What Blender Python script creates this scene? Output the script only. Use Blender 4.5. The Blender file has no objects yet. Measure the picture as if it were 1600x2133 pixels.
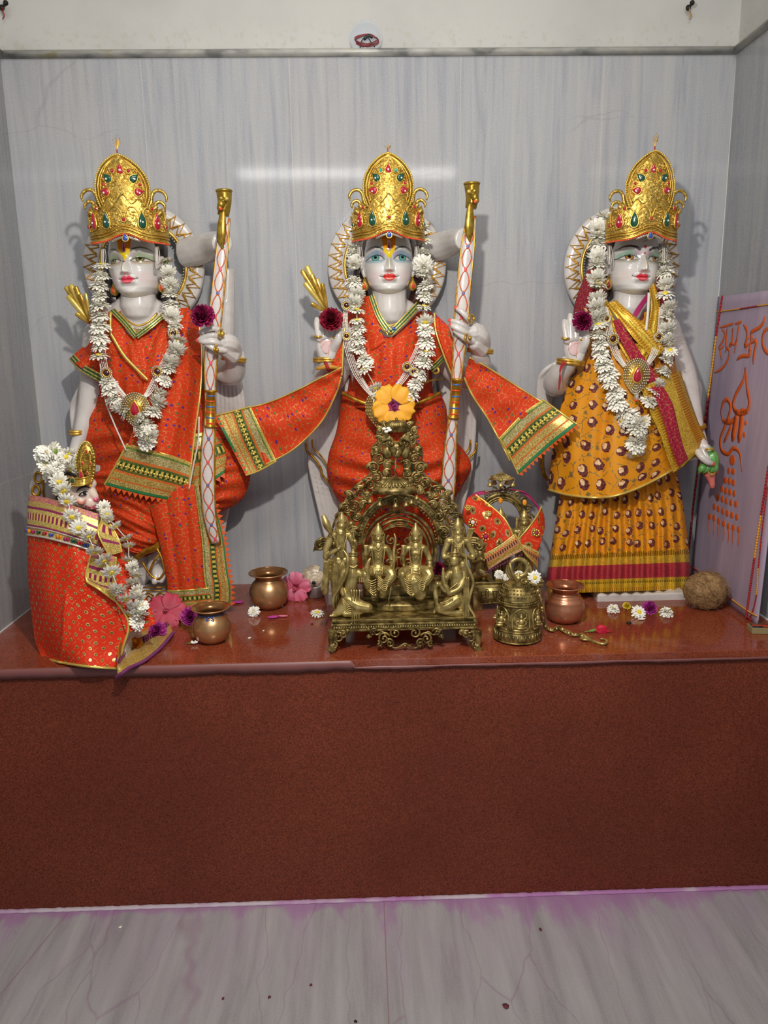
import bpy, bmesh, math, random
import numpy as np
from mathutils import Vector, Matrix, noise as mnoise
PI = math.pi
# ------------------------------------------------------------ camera, world, lights, exposure
F_PX, YAW, PITCH, ROLL = 1606.9, 0.02493, 0.2087, -0.01495
CAM = Vector((0.0, -1.9, 1.113))
XL, XR, HP, FY, ZT = -0.787, 0.861, 0.530, -0.511, 1.752   # side walls, platform top, platform front, trim
def _axes():
    cy, sy, cp, sp = math.cos(YAW), math.sin(YAW), math.cos(PITCH), math.sin(PITCH)
    fw = Vector((sy*cp, cy*cp, -sp)); r = Vector((cy, -sy, 0)); u = r.cross(fw)
    c, s = math.cos(ROLL), math.sin(ROLL)
    return (c*r + s*u, -s*r + c*u, fw)
AR, AU, AF = _axes()
sc = bpy.context.scene
COL = sc.collection
cd = bpy.data.cameras.new('camera'); cam = bpy.data.objects.new('camera', cd); COL.objects.link(cam)
M3 = Matrix((AR, AU, -AF)).transposed()
cam.matrix_world = Matrix.Translation(CAM) @ M3.to_4x4()
cd.sensor_fit = 'VERTICAL'; cd.sensor_height = 36; cd.lens = F_PX/2133*36; cd.clip_start = 0.02
sc.camera = cam
sc.view_settings.view_transform = 'Standard'; sc.view_settings.look = 'None'
sc.view_settings.gamma = 1; sc.view_settings.use_curve_mapping = False
sc.view_settings.exposure = 0.12
wd = bpy.data.worlds.new('world'); sc.world = wd; wd.use_nodes = True
wd.node_tree.nodes['Background'].inputs[0].default_value = (0.80, 0.86, 1.0, 1)
wd.node_tree.nodes['Background'].inputs[1].default_value = 0.50
def add_light(name, kind, loc, energy, color, target=None, **kw):
    l = bpy.data.lights.new(name, kind); l.energy = energy; l.color = color
    for k, v in kw.items(): setattr(l, k, v)
    o = bpy.data.objects.new(name, l); COL.objects.link(o); o.location = loc
    if target is not None:
        o.rotation_euler = (Vector(target) - Vector(loc)).to_track_quat('-Z', 'Y').to_euler()
    return o
add_light('tube_glow', 'AREA', (-0.06, -2.50, 2.03), 5, (1.0, 0.97, 0.92), (0, 0, 1.0), shape='RECTANGLE', size=1.15, size_y=0.02)
add_light('ceiling_lamp', 'SPOT', (-0.01, -1.32, 1.56), 37, (1.0, 0.96, 0.90), (0.0, -0.05, 0.98), spot_size=2.5, spot_blend=0.9, shadow_soft_size=0.02)

add_light('floor_fill', 'AREA', (0.1, -1.85, 2.70), 16, (1.0, 0.97, 0.93), (0.0, -1.35, 0), shape='RECTANGLE', size=0.9, size_y=0.5)  # added overhead fill, no real fixture: brightens the floor and platform top
# ------------------------------------------------------------ pixel -> point helpers (photo pixels, distance from the back wall)
def ray(px, py):
    return (AF + AR*((px-800)/F_PX) + AU*((1066.5-py)/F_PX))
def W(px, py, d):
    r = ray(px, py); t = (-d - CAM.y)/r.y
    return CAM + r*t
def G(px, py, z=HP):
    r = ray(px, py); t = (z - CAM.z)/r.z
    return CAM + r*t
def MPP(d): return (1.9-d)/F_PX*1.0
# ------------------------------------------------------------ object helpers
def tag(o, label=None, cat=None, group=None, kind=None):
    if label: o['label'] = label
    if cat: o['category'] = cat
    if group: o['group'] = group
    if kind: o['kind'] = kind
    return o
def thing(name, label, cat, loc, group=None):
    o = bpy.data.objects.new(name, None); COL.objects.link(o); o.location = loc
    o.empty_display_size = 0.02
    return tag(o, label, cat, group)
def adopt(o, parent):
    if parent is not None:
        o.parent = parent
        pl = Matrix.Translation(parent.location)
        if parent.parent is not None: pl = Matrix.Translation(parent['_w'][:]) if '_w' in parent else pl
        o.matrix_parent_inverse = pl.inverted()
def mesh_obj(name, V, F, mats, parent=None, midx=None, uv=None, smooth=True, uv2=None, colors=None):
    V = np.asarray(V, dtype=np.float64).reshape(-1, 3)
    c = (V.max(0)+V.min(0))/2
    me = bpy.data.meshes.new(name)
    me.from_pydata((V-c).tolist(), [], F)
    for m in (mats if isinstance(mats, (list, tuple)) else [mats]): me.materials.append(m)
    if midx is not None: me.polygons.foreach_set('material_index', np.asarray(midx, dtype=np.int32))
    if smooth: me.polygons.foreach_set('use_smooth', np.ones(len(me.polygons), dtype=bool))
    vi = None
    for nm, u in (('uv', uv), ('nrm', uv2)):
        if u is not None:
            if vi is None:
                vi = np.empty(len(me.loops), dtype=np.int32); me.loops.foreach_get('vertex_index', vi)
            l = me.uv_layers.new(name=nm); l.data.foreach_set('uv', np.asarray(u, dtype=np.float32)[vi].ravel())
    if colors is not None:
        a = me.color_attributes.new('paint', 'FLOAT_COLOR', 'POINT')
        a.data.foreach_set('color', np.asarray(colors, dtype=np.float32).ravel())
    me.update()
    o = bpy.data.objects.new(name, me); COL.objects.link(o); o.location = Vector(c)
    if parent is not None:
        o['_w'] = tuple(c)
        adopt(o, parent)
    return o
def mod(o, kind, **kw):
    m = o.modifiers.new(kind.lower(), kind)
    for k, v in kw.items(): setattr(m, k, v)
    return m
def solid(o, t, off=-1):
    mod(o, 'SOLIDIFY', thickness=t, offset=off); return o
def remesh(o, vox=0.002, it=3):
    mod(o, 'REMESH', mode='VOXEL', voxel_size=vox, use_smooth_shade=True)
    if it: mod(o, 'SMOOTH', iterations=it, factor=0.5)
    return o
def frame(t):
    t = Vector(t).normalized()
    a = Vector((0, 0, 1)) if abs(t.z) < 0.9 else Vector((1, 0, 0))
    n = t.cross(a).normalized(); return t, n, t.cross(n).normalized()
def cr(pts, n):
    """Catmull-Rom through pts (k x m) -> n samples"""
    P = np.asarray(pts, dtype=float); k = len(P)
    if k == 1: return np.repeat(P, n, 0)
    E = np.concatenate([(2*P[0]-P[1])[None], P, (2*P[-1]-P[-2])[None]])
    t = np.linspace(0, k-1, n); i = np.minimum(t.astype(int), k-2); f = (t-i).reshape((-1,)+(1,)*(P.ndim-1))
    a, b, c, d = E[i], E[i+1], E[i+2], E[i+3]
    return 0.5*((2*b)+(c-a)*f+(2*a-5*b+4*c-d)*f**2+(3*b-a-3*c+d)*f**3)
def lin(pts, n):
    P = np.asarray(pts, dtype=float); L = np.r_[0, np.cumsum(np.linalg.norm(np.diff(P, axis=0), axis=1))]
    t = np.linspace(0, L[-1], n)
    return np.stack([np.interp(t, L, P[:, j]) for j in range(P.shape[1])], 1)
def WP(pts): return [W(*p) for p in pts]
class MB:
    """collects shapes into ONE mesh"""
    def __init__(s): s.V = []; s.F = []; s.M = []; s.n = 0
    def add(s, V, F, m=0):
        s.V.extend([tuple(v) for v in V]); s.F.extend([[i+s.n for i in f] for f in F]); s.M.extend([m]*len(F)); s.n += len(V)
    def ball(s, c, r, m=0, seg=12, rings=8, ax=None):
        """r: radius or (rx,ry,rz); ax optional 3x3 (cols)"""
        rr = (r, r, r) if not hasattr(r, '__len__') else r
        c = Vector(c); V = []; F = []
        for i in range(1, rings):
            p = PI*i/rings
            for j in range(seg):
                t = 2*PI*j/seg
                v = Vector((rr[0]*math.sin(p)*math.cos(t), rr[1]*math.sin(p)*math.sin(t), rr[2]*math.cos(p)))
                V.append(c+(ax @ v if ax else v))
        a, b = len(V), len(V)+1
        for z in (rr[2], -rr[2]):
            v = Vector((0, 0, z)); V.append(c+(ax @ v if ax else v))
        for i in range(rings-2):
            for j in range(seg):
                k = (j+1) % seg; F.append([i*seg+j, (i+1)*seg+j, (i+1)*seg+k, i*seg+k])
        for j in range(seg):
            k = (j+1) % seg; F.append([a, j, k]); F.append([b, (rings-2)*seg+k, (rings-2)*seg+j])
        s.add(V, F, m)
    def tube(s, pts, r, m=0, seg=8, closed=False, cap=True, flat=None, n=None):
        """r: number or list; flat: (direction, factor) squashes the section along a world direction"""
        P = [Vector(p) for p in pts]
        if n:
            rr = r if hasattr(r, '__len__') else [r]*len(P)
            Q = cr([list(p)+[q] for p, q in zip(P, rr)], n); P = [Vector(q[:3]) for q in Q]; r = [max(1e-5, q[3]) for q in Q]
        k = len(P); rr = list(r) if hasattr(r, '__len__') else [r]*k
        V = []; nn = None
        for i, p in enumerate(P):
            if closed: t = P[(i+1) % k]-P[i-1]
            else: t = P[min(i+1, k-1)]-P[max(i-1, 0)]
            if t.length < 1e-9: t = Vector((0, 0, 1))
            t.normalize()
            if nn is None: _, nn, _ = frame(t)
            nn = (nn-t*nn.dot(t))
            if nn.length < 1e-6: _, nn, _ = frame(t)
            nn.normalize(); b = t.cross(nn)
            for j in range(seg):
                a = 2*PI*j/seg; v = (nn*math.cos(a)+b*math.sin(a))*rr[i]
                if flat is not None:
                    d = flat[0]; v = v-d*(v.dot(d))*(1-flat[1])
                V.append(p+v)
        F = []
        for i in range(k if closed else k-1):
            i2 = (i+1) % k
            for j in range(seg):
                j2 = (j+1) % seg; F.append([i*seg+j, i*seg+j2, i2*seg+j2, i2*seg+j])
        if cap and not closed:
            V.append(P[0]); V.append(P[-1])
            for j in range(seg):
                j2 = (j+1) % seg; F.append([k*seg, j2, j]); F.append([k*seg+1, (k-1)*seg+j, (k-1)*seg+j2])
        s.add(V, F, m)
    def limb(s, pts, r, m=0, seg=10, n=None, fy=None):
        """tube with rounded ends, for remeshed bodies; fy squashes it front to back"""
        s.tube(pts, r, m, seg, n=n, flat=(Vector((0, 1, 0)), fy) if fy else None)
        rr = r if hasattr(r, '__len__') else [r]*len(pts)
        for p, q in ((pts[0], rr[0]), (pts[-1], rr[-1])): s.ball(p, (q, q*(fy or 1), q), m, seg, 6)
    def box(s, c, h, m=0, ax=None):
        c = Vector(c); V = []
        for x in (-1, 1):
            for y in (-1, 1):
                for z in (-1, 1):
                    v = Vector((x*h[0], y*h[1], z*h[2])); V.append(c+(ax @ v if ax else v))
        s.add(V, [[0, 1, 3, 2], [4, 6, 7, 5], [0, 4, 5, 1], [2, 3, 7, 6], [0, 2, 6, 4], [1, 5, 7, 3]], m)
    def lathe(s, prof, c, m=0, seg=40, ax=None, closed=False, sx=1, sy=1):
        """prof: list of (r,z)"""
        c = Vector(c); V = []; F = []; k = len(prof)
        for r, z in prof:
            for j in range(seg):
                a = 2*PI*j/seg; v = Vector((r*math.cos(a)*sx, r*math.sin(a)*sy, z)); V.append(c+(ax @ v if ax else v))
        for i in range(k if closed else k-1):
            i2 = (i+1) % k
            for j in range(seg):
                j2 = (j+1) % seg; F.append([i*seg+j, i*seg+j2, i2*seg+j2, i2*seg+j])
        if not closed:
            for e, flip in ((0, True), (k-1, False)):
                if prof[e][0] > 1e-6:
                    f = [e*seg+j for j in range(seg)]; F.append(f[::-1] if flip else f)
        s.add(V, F, m)
    def plate(s, outline, thick, m=0, nrm=None):
        """polygon (list of Vectors, roughly planar) extruded by thick along nrm"""
        n = Vector(nrm if nrm is not None else (0, 1, 0)).normalized()*thick; k = len(outline)
        V = [Vector(p) for p in outline]+[Vector(p)+n for p in outline]
        F = [list(range(k)), list(range(2*k-1, k-1, -1))]
        for i in range(k):
            j = (i+1) % k; F.append([i, i+k, j+k, j])
        s.add(V, F, m)
    def strip(s, pts, w, up, m=0, lift=0.0, t=0.0004):
        """flat painted stroke of half-width w (number/list) on a surface with normal up"""
        P = [Vector(p) for p in pts]; k = len(P); ww = w if hasattr(w, '__len__') else [w]*k; V = []
        up = Vector(up).normalized()
        for i, p in enumerate(P):
            tt = (P[min(i+1, k-1)]-P[max(i-1, 0)]); sd = tt.cross(up)
            if sd.length < 1e-9: sd = Vector((1, 0, 0))
            sd.normalize()
            for q, l in ((-1, 0), (-1, t), (1, t), (1, 0)): V.append(p+sd*ww[i]*q+up*(lift+l))
        F = []
        for i in range(k-1):
            for j in range(4):
                j2 = (j+1) % 4; F.append([i*4+j, i*4+j2, i*4+4+j2, i*4+4+j])
        F.append([0, 1, 2, 3][::-1]); F.append([k*4-4, k*4-3, k*4-2, k*4-1]); s.add(V, F, m)
    def drop(s, c, w, h, ax, t, m=0, n=20, rim=None):
        """tear-drop gem: width w, height h, raised t; ax cols = right, up, out"""
        def out(a): return (w*math.sin(a)*(math.sin(a/2)**1.3), -h*math.cos(a)*0.5)
        c = Vector(c); V = []; F = []
        for ri, (k, z) in enumerate(((1, 0), (0.92, .55), (.6, .9), (.25, 1.0))):
            for j in range(n):
                x, y = out(2*PI*j/n if j <= n/2 else 2*PI-2*PI*(n-j)/n)
                a = 2*PI*j/n; x = w*0.5*math.sin(a)*abs(math.sin(a/2))**1.2*1.35; y = h*0.5*math.cos(a)
                V.append(c+ax @ Vector((x*k, y*k, t*z)))
        for i in range(3):
            for j in range(n):
                j2 = (j+1) % n; F.append([i*n+j, i*n+j2, (i+1)*n+j2, (i+1)*n+j])
        F.append([3*n+j for j in range(n)]); F.append([j for j in range(n)][::-1]); s.add(V, F, m)
        if rim is not None:
            s.tube([V[j] for j in range(n)], t*0.45, rim, 5, closed=True)
    def build(s, name, mats, parent=None, smooth=True):
        return mesh_obj(name, s.V, s.F, mats, parent, s.M, smooth=smooth)
def surf(ctrl, nu, nv, fold=None, world=False):
    """ctrl: rows x cols of (px,py,d) -> (nv,nu,3) world points; fold(U,V)-> extra distance from wall"""
    C = np.asarray(ctrl, dtype=float)
    A = cr(C, nv); B = np.transpose(cr(np.transpose(A, (1, 0, 2)), nu), (1, 0, 2))
    if fold is not None:
        U, V = np.meshgrid(np.linspace(0, 1, nu), np.linspace(0, 1, nv)); B = B.copy(); B[..., 2] += fold(U, V)
    r = (np.array(AF)[None, None]+np.array(AR)*((B[..., 0:1]-800)/F_PX)+np.array(AU)*((1066.5-B[..., 1:2])/F_PX))
    t = (-B[..., 2:3]-CAM.y)/r[..., 1:2]
    return np.array(CAM)+r*t
def grid_obj(name, P, mat, parent=None, thick=0.0015, closed=False, off=-1):
    nv, nu = P.shape[:2]
    du = np.linalg.norm(np.diff(P, axis=1), axis=2).mean(0); dv = np.linalg.norm(np.diff(P, axis=0), axis=2).mean(1)
    U = np.r_[0, np.cumsum(du)]; Vv = np.r_[0, np.cumsum(dv)]
    uu, vv = np.meshgrid(U, Vv); un, vn = np.meshgrid(np.linspace(0, 1, nu), np.linspace(0, 1, nv))
    idx = np.arange(nu*nv).reshape(nv, nu)
    a = idx[:-1, :-1].ravel(); b = idx[:-1, 1:].ravel(); c = idx[1:, 1:].ravel(); d = idx[1:, :-1].ravel()
    F = np.stack([a, d, c, b], 1).tolist()
    o = mesh_obj(name, P.reshape(-1, 3), F, mat, parent, uv=np.stack([uu.ravel(), vv.ravel()], 1), uv2=np.stack([un.ravel(), vn.ravel()], 1))
    if thick: solid(o, thick, off)
    return o
def at(P, u, v):
    nv, nu = P.shape[:2]; x = u*(nu-1); y = v*(nv-1); i = min(int(y), nv-2); j = min(int(x), nu-2); fx, fy = x-j, y-i
    return Vector(P[i, j]*(1-fx)*(1-fy)+P[i, j+1]*fx*(1-fy)+P[i+1, j]*(1-fx)*fy+P[i+1, j+1]*fx*fy)
def nrm(P, u, v):
    e = 0.02; a = at(P, min(u+e, 1), v)-at(P, max(u-e, 0), v); b = at(P, u, min(v+e, 1))-at(P, u, max(v-e, 0))
    n = a.cross(b).normalized(); return n if n.y < 0 else -n
def loft(rows, nu, nv, fold=None, name='body', mat=None, parent=None, power=1.0):
    """rows: (pxL,pyL,pxR,pyR,dback,dfront): closed oval rings, returns object and front grid"""
    R = cr(rows, nv); P = np.zeros((nv, nu, 3)); th = np.linspace(0, 2*PI, nu, endpoint=False)
    un = th/(2*PI)
    for i, (xl, yl, xr, yr, db, df) in enumerate(R):
        v = i/(nv-1)
        s = np.cos(th); f = np.sin(th)            # f>0 front
        px = (xl+xr)/2-(xr-xl)/2*s; py = (yl+yr)/2-(yr-yl)/2*s
        dm = (db+df)/2; d = dm+(df-db)/2*np.sign(f)*np.abs(f)**power
        if fold is not None:
            d = d+fold(np.where(f > 0, (1-s)/2, (1-s)/2), v, np.maximum(f, 0))
        for j in range(nu): P[i, j] = W(px[j], py[j], d[j])
    idx = np.arange(nu*nv).reshape(nv, nu); jn = np.roll(idx, -1, axis=1)
    F = np.stack([idx[:-1].ravel(), idx[1:].ravel(), jn[1:].ravel(), jn[:-1].ravel()], 1).tolist()
    F.append(idx[0].tolist()); F.append(idx[-1][::-1].tolist())
    wid = np.linalg.norm(P[:, 0]-P[:, nu//2], axis=1).mean()*1.35
    uu = np.where(th < PI, (1-np.cos(th))/2, 1+(1+np.cos(th))/2)*wid
    dv = np.r_[0, np.cumsum(np.linalg.norm(np.diff(P, axis=0), axis=2).mean(1))]
    U, V = np.meshgrid(uu, dv); UN, VN = np.meshgrid((1-np.cos(th))/2, np.linspace(0, 1, nv))
    o = mesh_obj(name, P.reshape(-1, 3), F, mat, parent, uv=np.stack([U.ravel(), V.ravel()], 1), uv2=np.stack([UN.ravel(), VN.ravel()], 1))
    return o, P
def inst(me, name, parent, M, group=None):
    o = bpy.data.objects.new(name, me); COL.objects.link(o)
    if parent is not None:
        o.parent = parent; o.matrix_parent_inverse = Matrix.Translation(parent.location).inverted()
    o.matrix_world = M
    o.matrix_basis = M
    return o
def pose(loc, zdir, s, spin=0.0):
    z, x, y = frame(zdir); m = Matrix((x, y, z)).transposed()
    if not hasattr(s, '__len__'): s = (s, s, s)
    return Matrix.Translation(Vector(loc)) @ m.to_4x4() @ Matrix.Rotation(spin, 4, 'Z') @ Matrix.Diagonal((*s, 1))
def srgb(c):
    if isinstance(c, str): c = [int(c[i:i+2], 16)/255 for i in (0, 2, 4)]
    return tuple(x/12.92 if x <= .04045 else ((x+.055)/1.055)**2.4 for x in c)
# ------------------------------------------------------------ procedural materials
class NT:
    def __init__(s, name):
        s.m = bpy.data.materials.new(name); s.m.use_nodes = True; s.t = s.m.node_tree
        s.b = s.t.nodes['Principled BSDF']; s.out = s.t.nodes['Material Output']
    def n(s, typ, props=None, **ins):
        x = s.t.nodes.new('ShaderNode'+typ)
        for k, v in (props or {}).items(): setattr(x, k, v)
        for k, v in ins.items():
            key = int(k[1:]) if k[0] == 'i' and k[1:].isdigit() else k.replace('_', ' ')
            s.set(x.inputs[key], v)
        return x
    def set(s, sock, v):
        if isinstance(v, bpy.types.NodeSocket): s.t.links.new(v, sock)
        elif isinstance(v, bpy.types.Node): s.t.links.new(v.outputs[0], sock)
        else:
            if sock.type == 'RGBA' and len(v) == 3: v = (*v, 1)
            sock.default_value = v
    def P(s, **kw):
        for k, v in kw.items(): s.set(s.b.inputs[k.replace('_', ' ')], v)
    def uv(s, nm='uv'):
        s.d2 = True; return s.n('UVMap', {'uv_map': nm}).outputs[0]
    def obj(s): return s.n('TexCoord').outputs['Object']
    def geo(s): return s.n('NewGeometry').outputs['Position']
    def mp(s, vec, scale=(1, 1, 1), rot=(0, 0, 0), loc=(0, 0, 0)): return s.n('Mapping', None, Vector=vec, Scale=scale, Rotation=rot, Location=loc).outputs[0]
    def noise(s, vec, scale, detail=3, rough=.5, dist=0): return s.n('TexNoise', None, Vector=vec, Scale=scale, Detail=detail, Roughness=rough, Distortion=dist).outputs[0]
    def vor(s, vec, scale, feat='F1', rnd=1.0, **kw):
        return s.n('TexVoronoi', {'feature': feat, **({'voronoi_dimensions': '2D'} if getattr(s, 'd2', 0) else {}), **kw}, Vector=vec, Scale=scale, Randomness=rnd)
    def math(s, op, a, b=0.0, c=0.0, clamp=False): return s.n('Math', {'operation': op, 'use_clamp': clamp}, i0=a, i1=b, i2=c).outputs[0]
    def ramp(s, fac, stops, interp='LINEAR'):
        x = s.t.nodes.new('ShaderNodeValToRGB'); s.set(x.inputs[0], fac); r = x.color_ramp; r.interpolation = interp
        while len(r.elements) > 1: r.elements.remove(r.elements[-1])
        for i, (p, c) in enumerate(stops):
            e = r.elements[0] if i == 0 else r.elements.new(p)
            e.position = p; e.color = (*c, 1) if len(c) == 3 else c
        return x.outputs[0]
    def step(s, v, lo, hi): return s.n('MapRange', {'interpolation_type': 'SMOOTHSTEP'}, i0=v, i1=lo, i2=hi, i3=0.0, i4=1.0).outputs[0]
    def mix(s, f, a, b, blend='MIX'):
        x = s.n('Mix', {'data_type': 'RGBA', 'blend_type': blend}); s.set(x.inputs[0], f); s.set(x.inputs[6], a if not isinstance(a, tuple) else (*a[:3], 1)); s.set(x.inputs[7], b if not isinstance(b, tuple) else (*b[:3], 1)); return x.outputs[2]
    def fmix(s, f, a, b):
        x = s.n('Mix', {'data_type': 'FLOAT'}); s.set(x.inputs[0], f); s.set(x.inputs[2], a); s.set(x.inputs[3], b); return x.outputs[0]
    def bump(s, h, strength=.3, dist=.001): s.set(s.b.inputs['Normal'], s.n('Bump', None, Height=h, Strength=strength, Distance=dist).outputs[0])
    def sep(s, v): return s.n('SeparateXYZ', None, Vector=v)
MAT = {}
def flat(name, col, rough=.5, metal=0.0, coat=0.0, bump=None, **kw):
    t = NT(name); t.P(Base_Color=srgb(col), Roughness=rough, Metallic=metal, Coat_Weight=coat, **kw)
    if bump: t.bump(t.noise(t.obj(), bump[0], 3), bump[1], bump[2])
    MAT[name] = t.m; return t.m
def metal(name, c1, c2, rough=.3, scale=60, bs=.25, bd=.0008, fine=900):
    t = NT(name); v = t.obj(); n = t.noise(v, scale, 4)
    f = t.noise(v, fine, 2)
    t.P(Base_Color=t.mix(t.step(n, .35, .68), srgb(c1), srgb(c2)), Metallic=.68, Roughness=t.n('MapRange', None, i0=n, i1=.3, i2=.7, i3=rough-.08, i4=rough+.12).outputs[0])
    t.bump(t.math('ADD', n, t.math('MULTIPLY', f, .4)), bs, bd); MAT[name] = t.m; return t.m
def m_wall(name, dark=1.0, vec_rot=0, seams=(), hz=()):
    t = NT(name); g = t.geo()
    v = t.mp(g, (12, 12, .8)); n = t.noise(v, 1.0, 6, .62, .8)
    v2 = t.mp(g, (55, 55, 2.6)); n2 = t.noise(v2, 1.0, 5, .65, .5)
    big = t.noise(g, 2.2, 3)
    gr = t.noise(g, 420, 2, .6)
    base = t.ramp(n, [(.28, srgb('8e9198')), (.45, srgb('a5a7ab')), (.56, srgb('a9a9ab')), (.72, srgb('b5b3ae'))])
    base = t.mix(.65, base, t.ramp(n2, [(.32, srgb('8f929a')), (.5, srgb('a8a9ac')), (.68, srgb('b6b4b0'))]))
    base = t.mix(t.math('MULTIPLY', t.step(big, .45, .7), .25), base, srgb('b4aca6'))
    base = t.mix(t.math('MULTIPLY', t.step(gr, .48, .72), .28), base, srgb('d2d0cc')); base = t.mix(t.math('MULTIPLY', t.math('SUBTRACT', 1.0, t.step(gr, .3, .48)), .22), base, srgb('85878d'))
    vein = t.vor(t.mp(t.n('VectorMath', {'operation': 'ADD'}, i0=g, i1=t.n('VectorMath', {'operation': 'SCALE'}, i0=t.n('TexNoise', None, Vector=g, Scale=5.0).outputs[1], Scale=.12).outputs[0]).outputs[0], (1.5, 1.5, 3.2), (0, .35, 0)), 1.1, 'DISTANCE_TO_EDGE').outputs[0]
    base = t.mix(t.math('MULTIPLY', t.math('MULTIPLY', t.math('SUBTRACT', 1.0, t.step(vein, 0.0, .006)), t.step(big, .5, .62)), .22), base, srgb('7e7c80'))
    s = t.sep(g); m = None
    for ax, pos in seams:
        d = t.math('ABSOLUTE', t.math('SUBTRACT', s.outputs[ax], pos)); k = t.math('SUBTRACT', 1.0, t.step(d, .0006, .0016)); m = k if m is None else t.math('MAXIMUM', m, k)
    if m is not None: base = t.mix(t.math('MULTIPLY', m, .45), base, srgb('c9c2ba'))
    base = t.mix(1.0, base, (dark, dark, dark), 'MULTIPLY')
    sp = t.vor(g, 55, 'F1', 1.0).outputs[0]
    t.P(Base_Color=base, Roughness=t.fmix(t.step(gr, .4, .7), .05, .10), Specular_IOR_Level=.16)
    t.bump(t.math('ADD', gr, t.math('MULTIPLY', n2, .4)), .05, .0004); MAT[name] = t.m; return t.m
def m_granite(name, c1, c2, c3, rough, dust=False):
    t = NT(name); g = t.geo()
    a = t.noise(g, 480, 3, .65); b = t.noise(g, 3.0, 3); sp = t.vor(g, 520, 'F1').outputs[1]
    base = t.ramp(a, [(.34, srgb(c1)), (.5, srgb(c2)), (.68, srgb(c3))])
    base = t.mix(t.math('MULTIPLY', t.step(b, .4, .65), .35), base, srgb(c1))
    dk = t.step(t.sep(sp).outputs[0], .86, .9)
    base = t.mix(t.math('MULTIPLY', dk, .45), base, srgb('2c1512'))
    if dust: # pinkish dried wipe marks
        d = t.noise(t.mp(g, (6, 6, 1)), 1.0, 6, .6, .5)
        base = t.mix(t.math('MULTIPLY', t.step(d, .5, .72), .38), base, srgb('a3716a'))
    t.P(Base_Color=base, Roughness=rough, Specular_IOR_Level=.2 if rough > .35 else .5); t.bump(a, .03, .0005); MAT[name] = t.m; return t.m
def m_floor():
    t = NT('floor_marble'); g = t.geo(); s = t.sep(g)
    v = t.mp(g, (24, 2.0, 1), (0, 0, .05)); n = t.noise(v, 1.0, 6, .65, .4); gr = t.noise(g, 350, 2)
    big = t.noise(g, 3, 3)
    base = t.ramp(n, [(.3, srgb('908d8c')), (.47, srgb('a5a2a0')), (.6, srgb('afacaa')), (.75, srgb('bbb7b1'))])
    base = t.mix(t.math('MULTIPLY', t.step(big, .4, .7), .3), base, srgb('9b9294'))
    base = t.mix(t.math('MULTIPLY', t.step(gr, .45, .7), .2), base, srgb('c6c3c0'))
    # magenta powder staining the floor next to the platform
    dist = t.math('SUBTRACT', FY, s.outputs[1])                       # 0 at the platform, grows to the viewer
    wob = t.noise(t.mp(g, (9, 3, 1)), 1.0, 5, .65, .4)
    reach = t.math('MULTIPLY', t.step(wob, .36, .72), .17)
    lane = t.step(t.noise(t.mp(g, (3.2, .5, 1)), 1.0, 2), .32, .6)
    st = t.math('MULTIPLY', t.math('SUBTRACT', 1.0, t.step(dist, .0, t.math('ADD', t.math('MULTIPLY', reach, lane), .012))), .48)
    base = t.mix(st, base, srgb('a4389c'))
    base = t.mix(t.math('MULTIPLY', t.math('SUBTRACT', 1.0, t.step(dist, .04, .34)), t.math('MULTIPLY', t.step(wob, .3, .75), .22)), base, srgb('b06ab0'))
    m = None
    for x0, k in ((0.0225, .0), (-0.62, .22)):
        d = t.math('ABSOLUTE', t.math('SUBTRACT', s.outputs[0], t.math('ADD', x0, t.math('MULTIPLY', dist, -k))))
        q = t.math('SUBTRACT', 1.0, t.step(d, .0005, .0018)); m = q if m is None else t.math('MAXIMUM', m, q)
    base = t.mix(t.math('MULTIPLY', m, .55), base, srgb('8e5f62'))
    crack = t.vor(t.mp(t.n('VectorMath', {'operation': 'ADD'}, i0=g, i1=t.n('VectorMath', {'operation': 'SCALE'}, i0=t.n('TexNoise', None, Vector=g, Scale=9.0).outputs[1], Scale=.05).outputs[0]).outputs[0], (5, 1.0, 1)), 1.6, 'DISTANCE_TO_EDGE').outputs[0]
    base = t.mix(t.math('MULTIPLY', t.math('SUBTRACT', 1.0, t.step(crack, 0.0, .012)), .3), base, srgb('8a5a78'))
    t.P(Base_Color=base, Roughness=.34); t.bump(gr, .06, .0006); MAT['floor_marble'] = t.m
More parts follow.
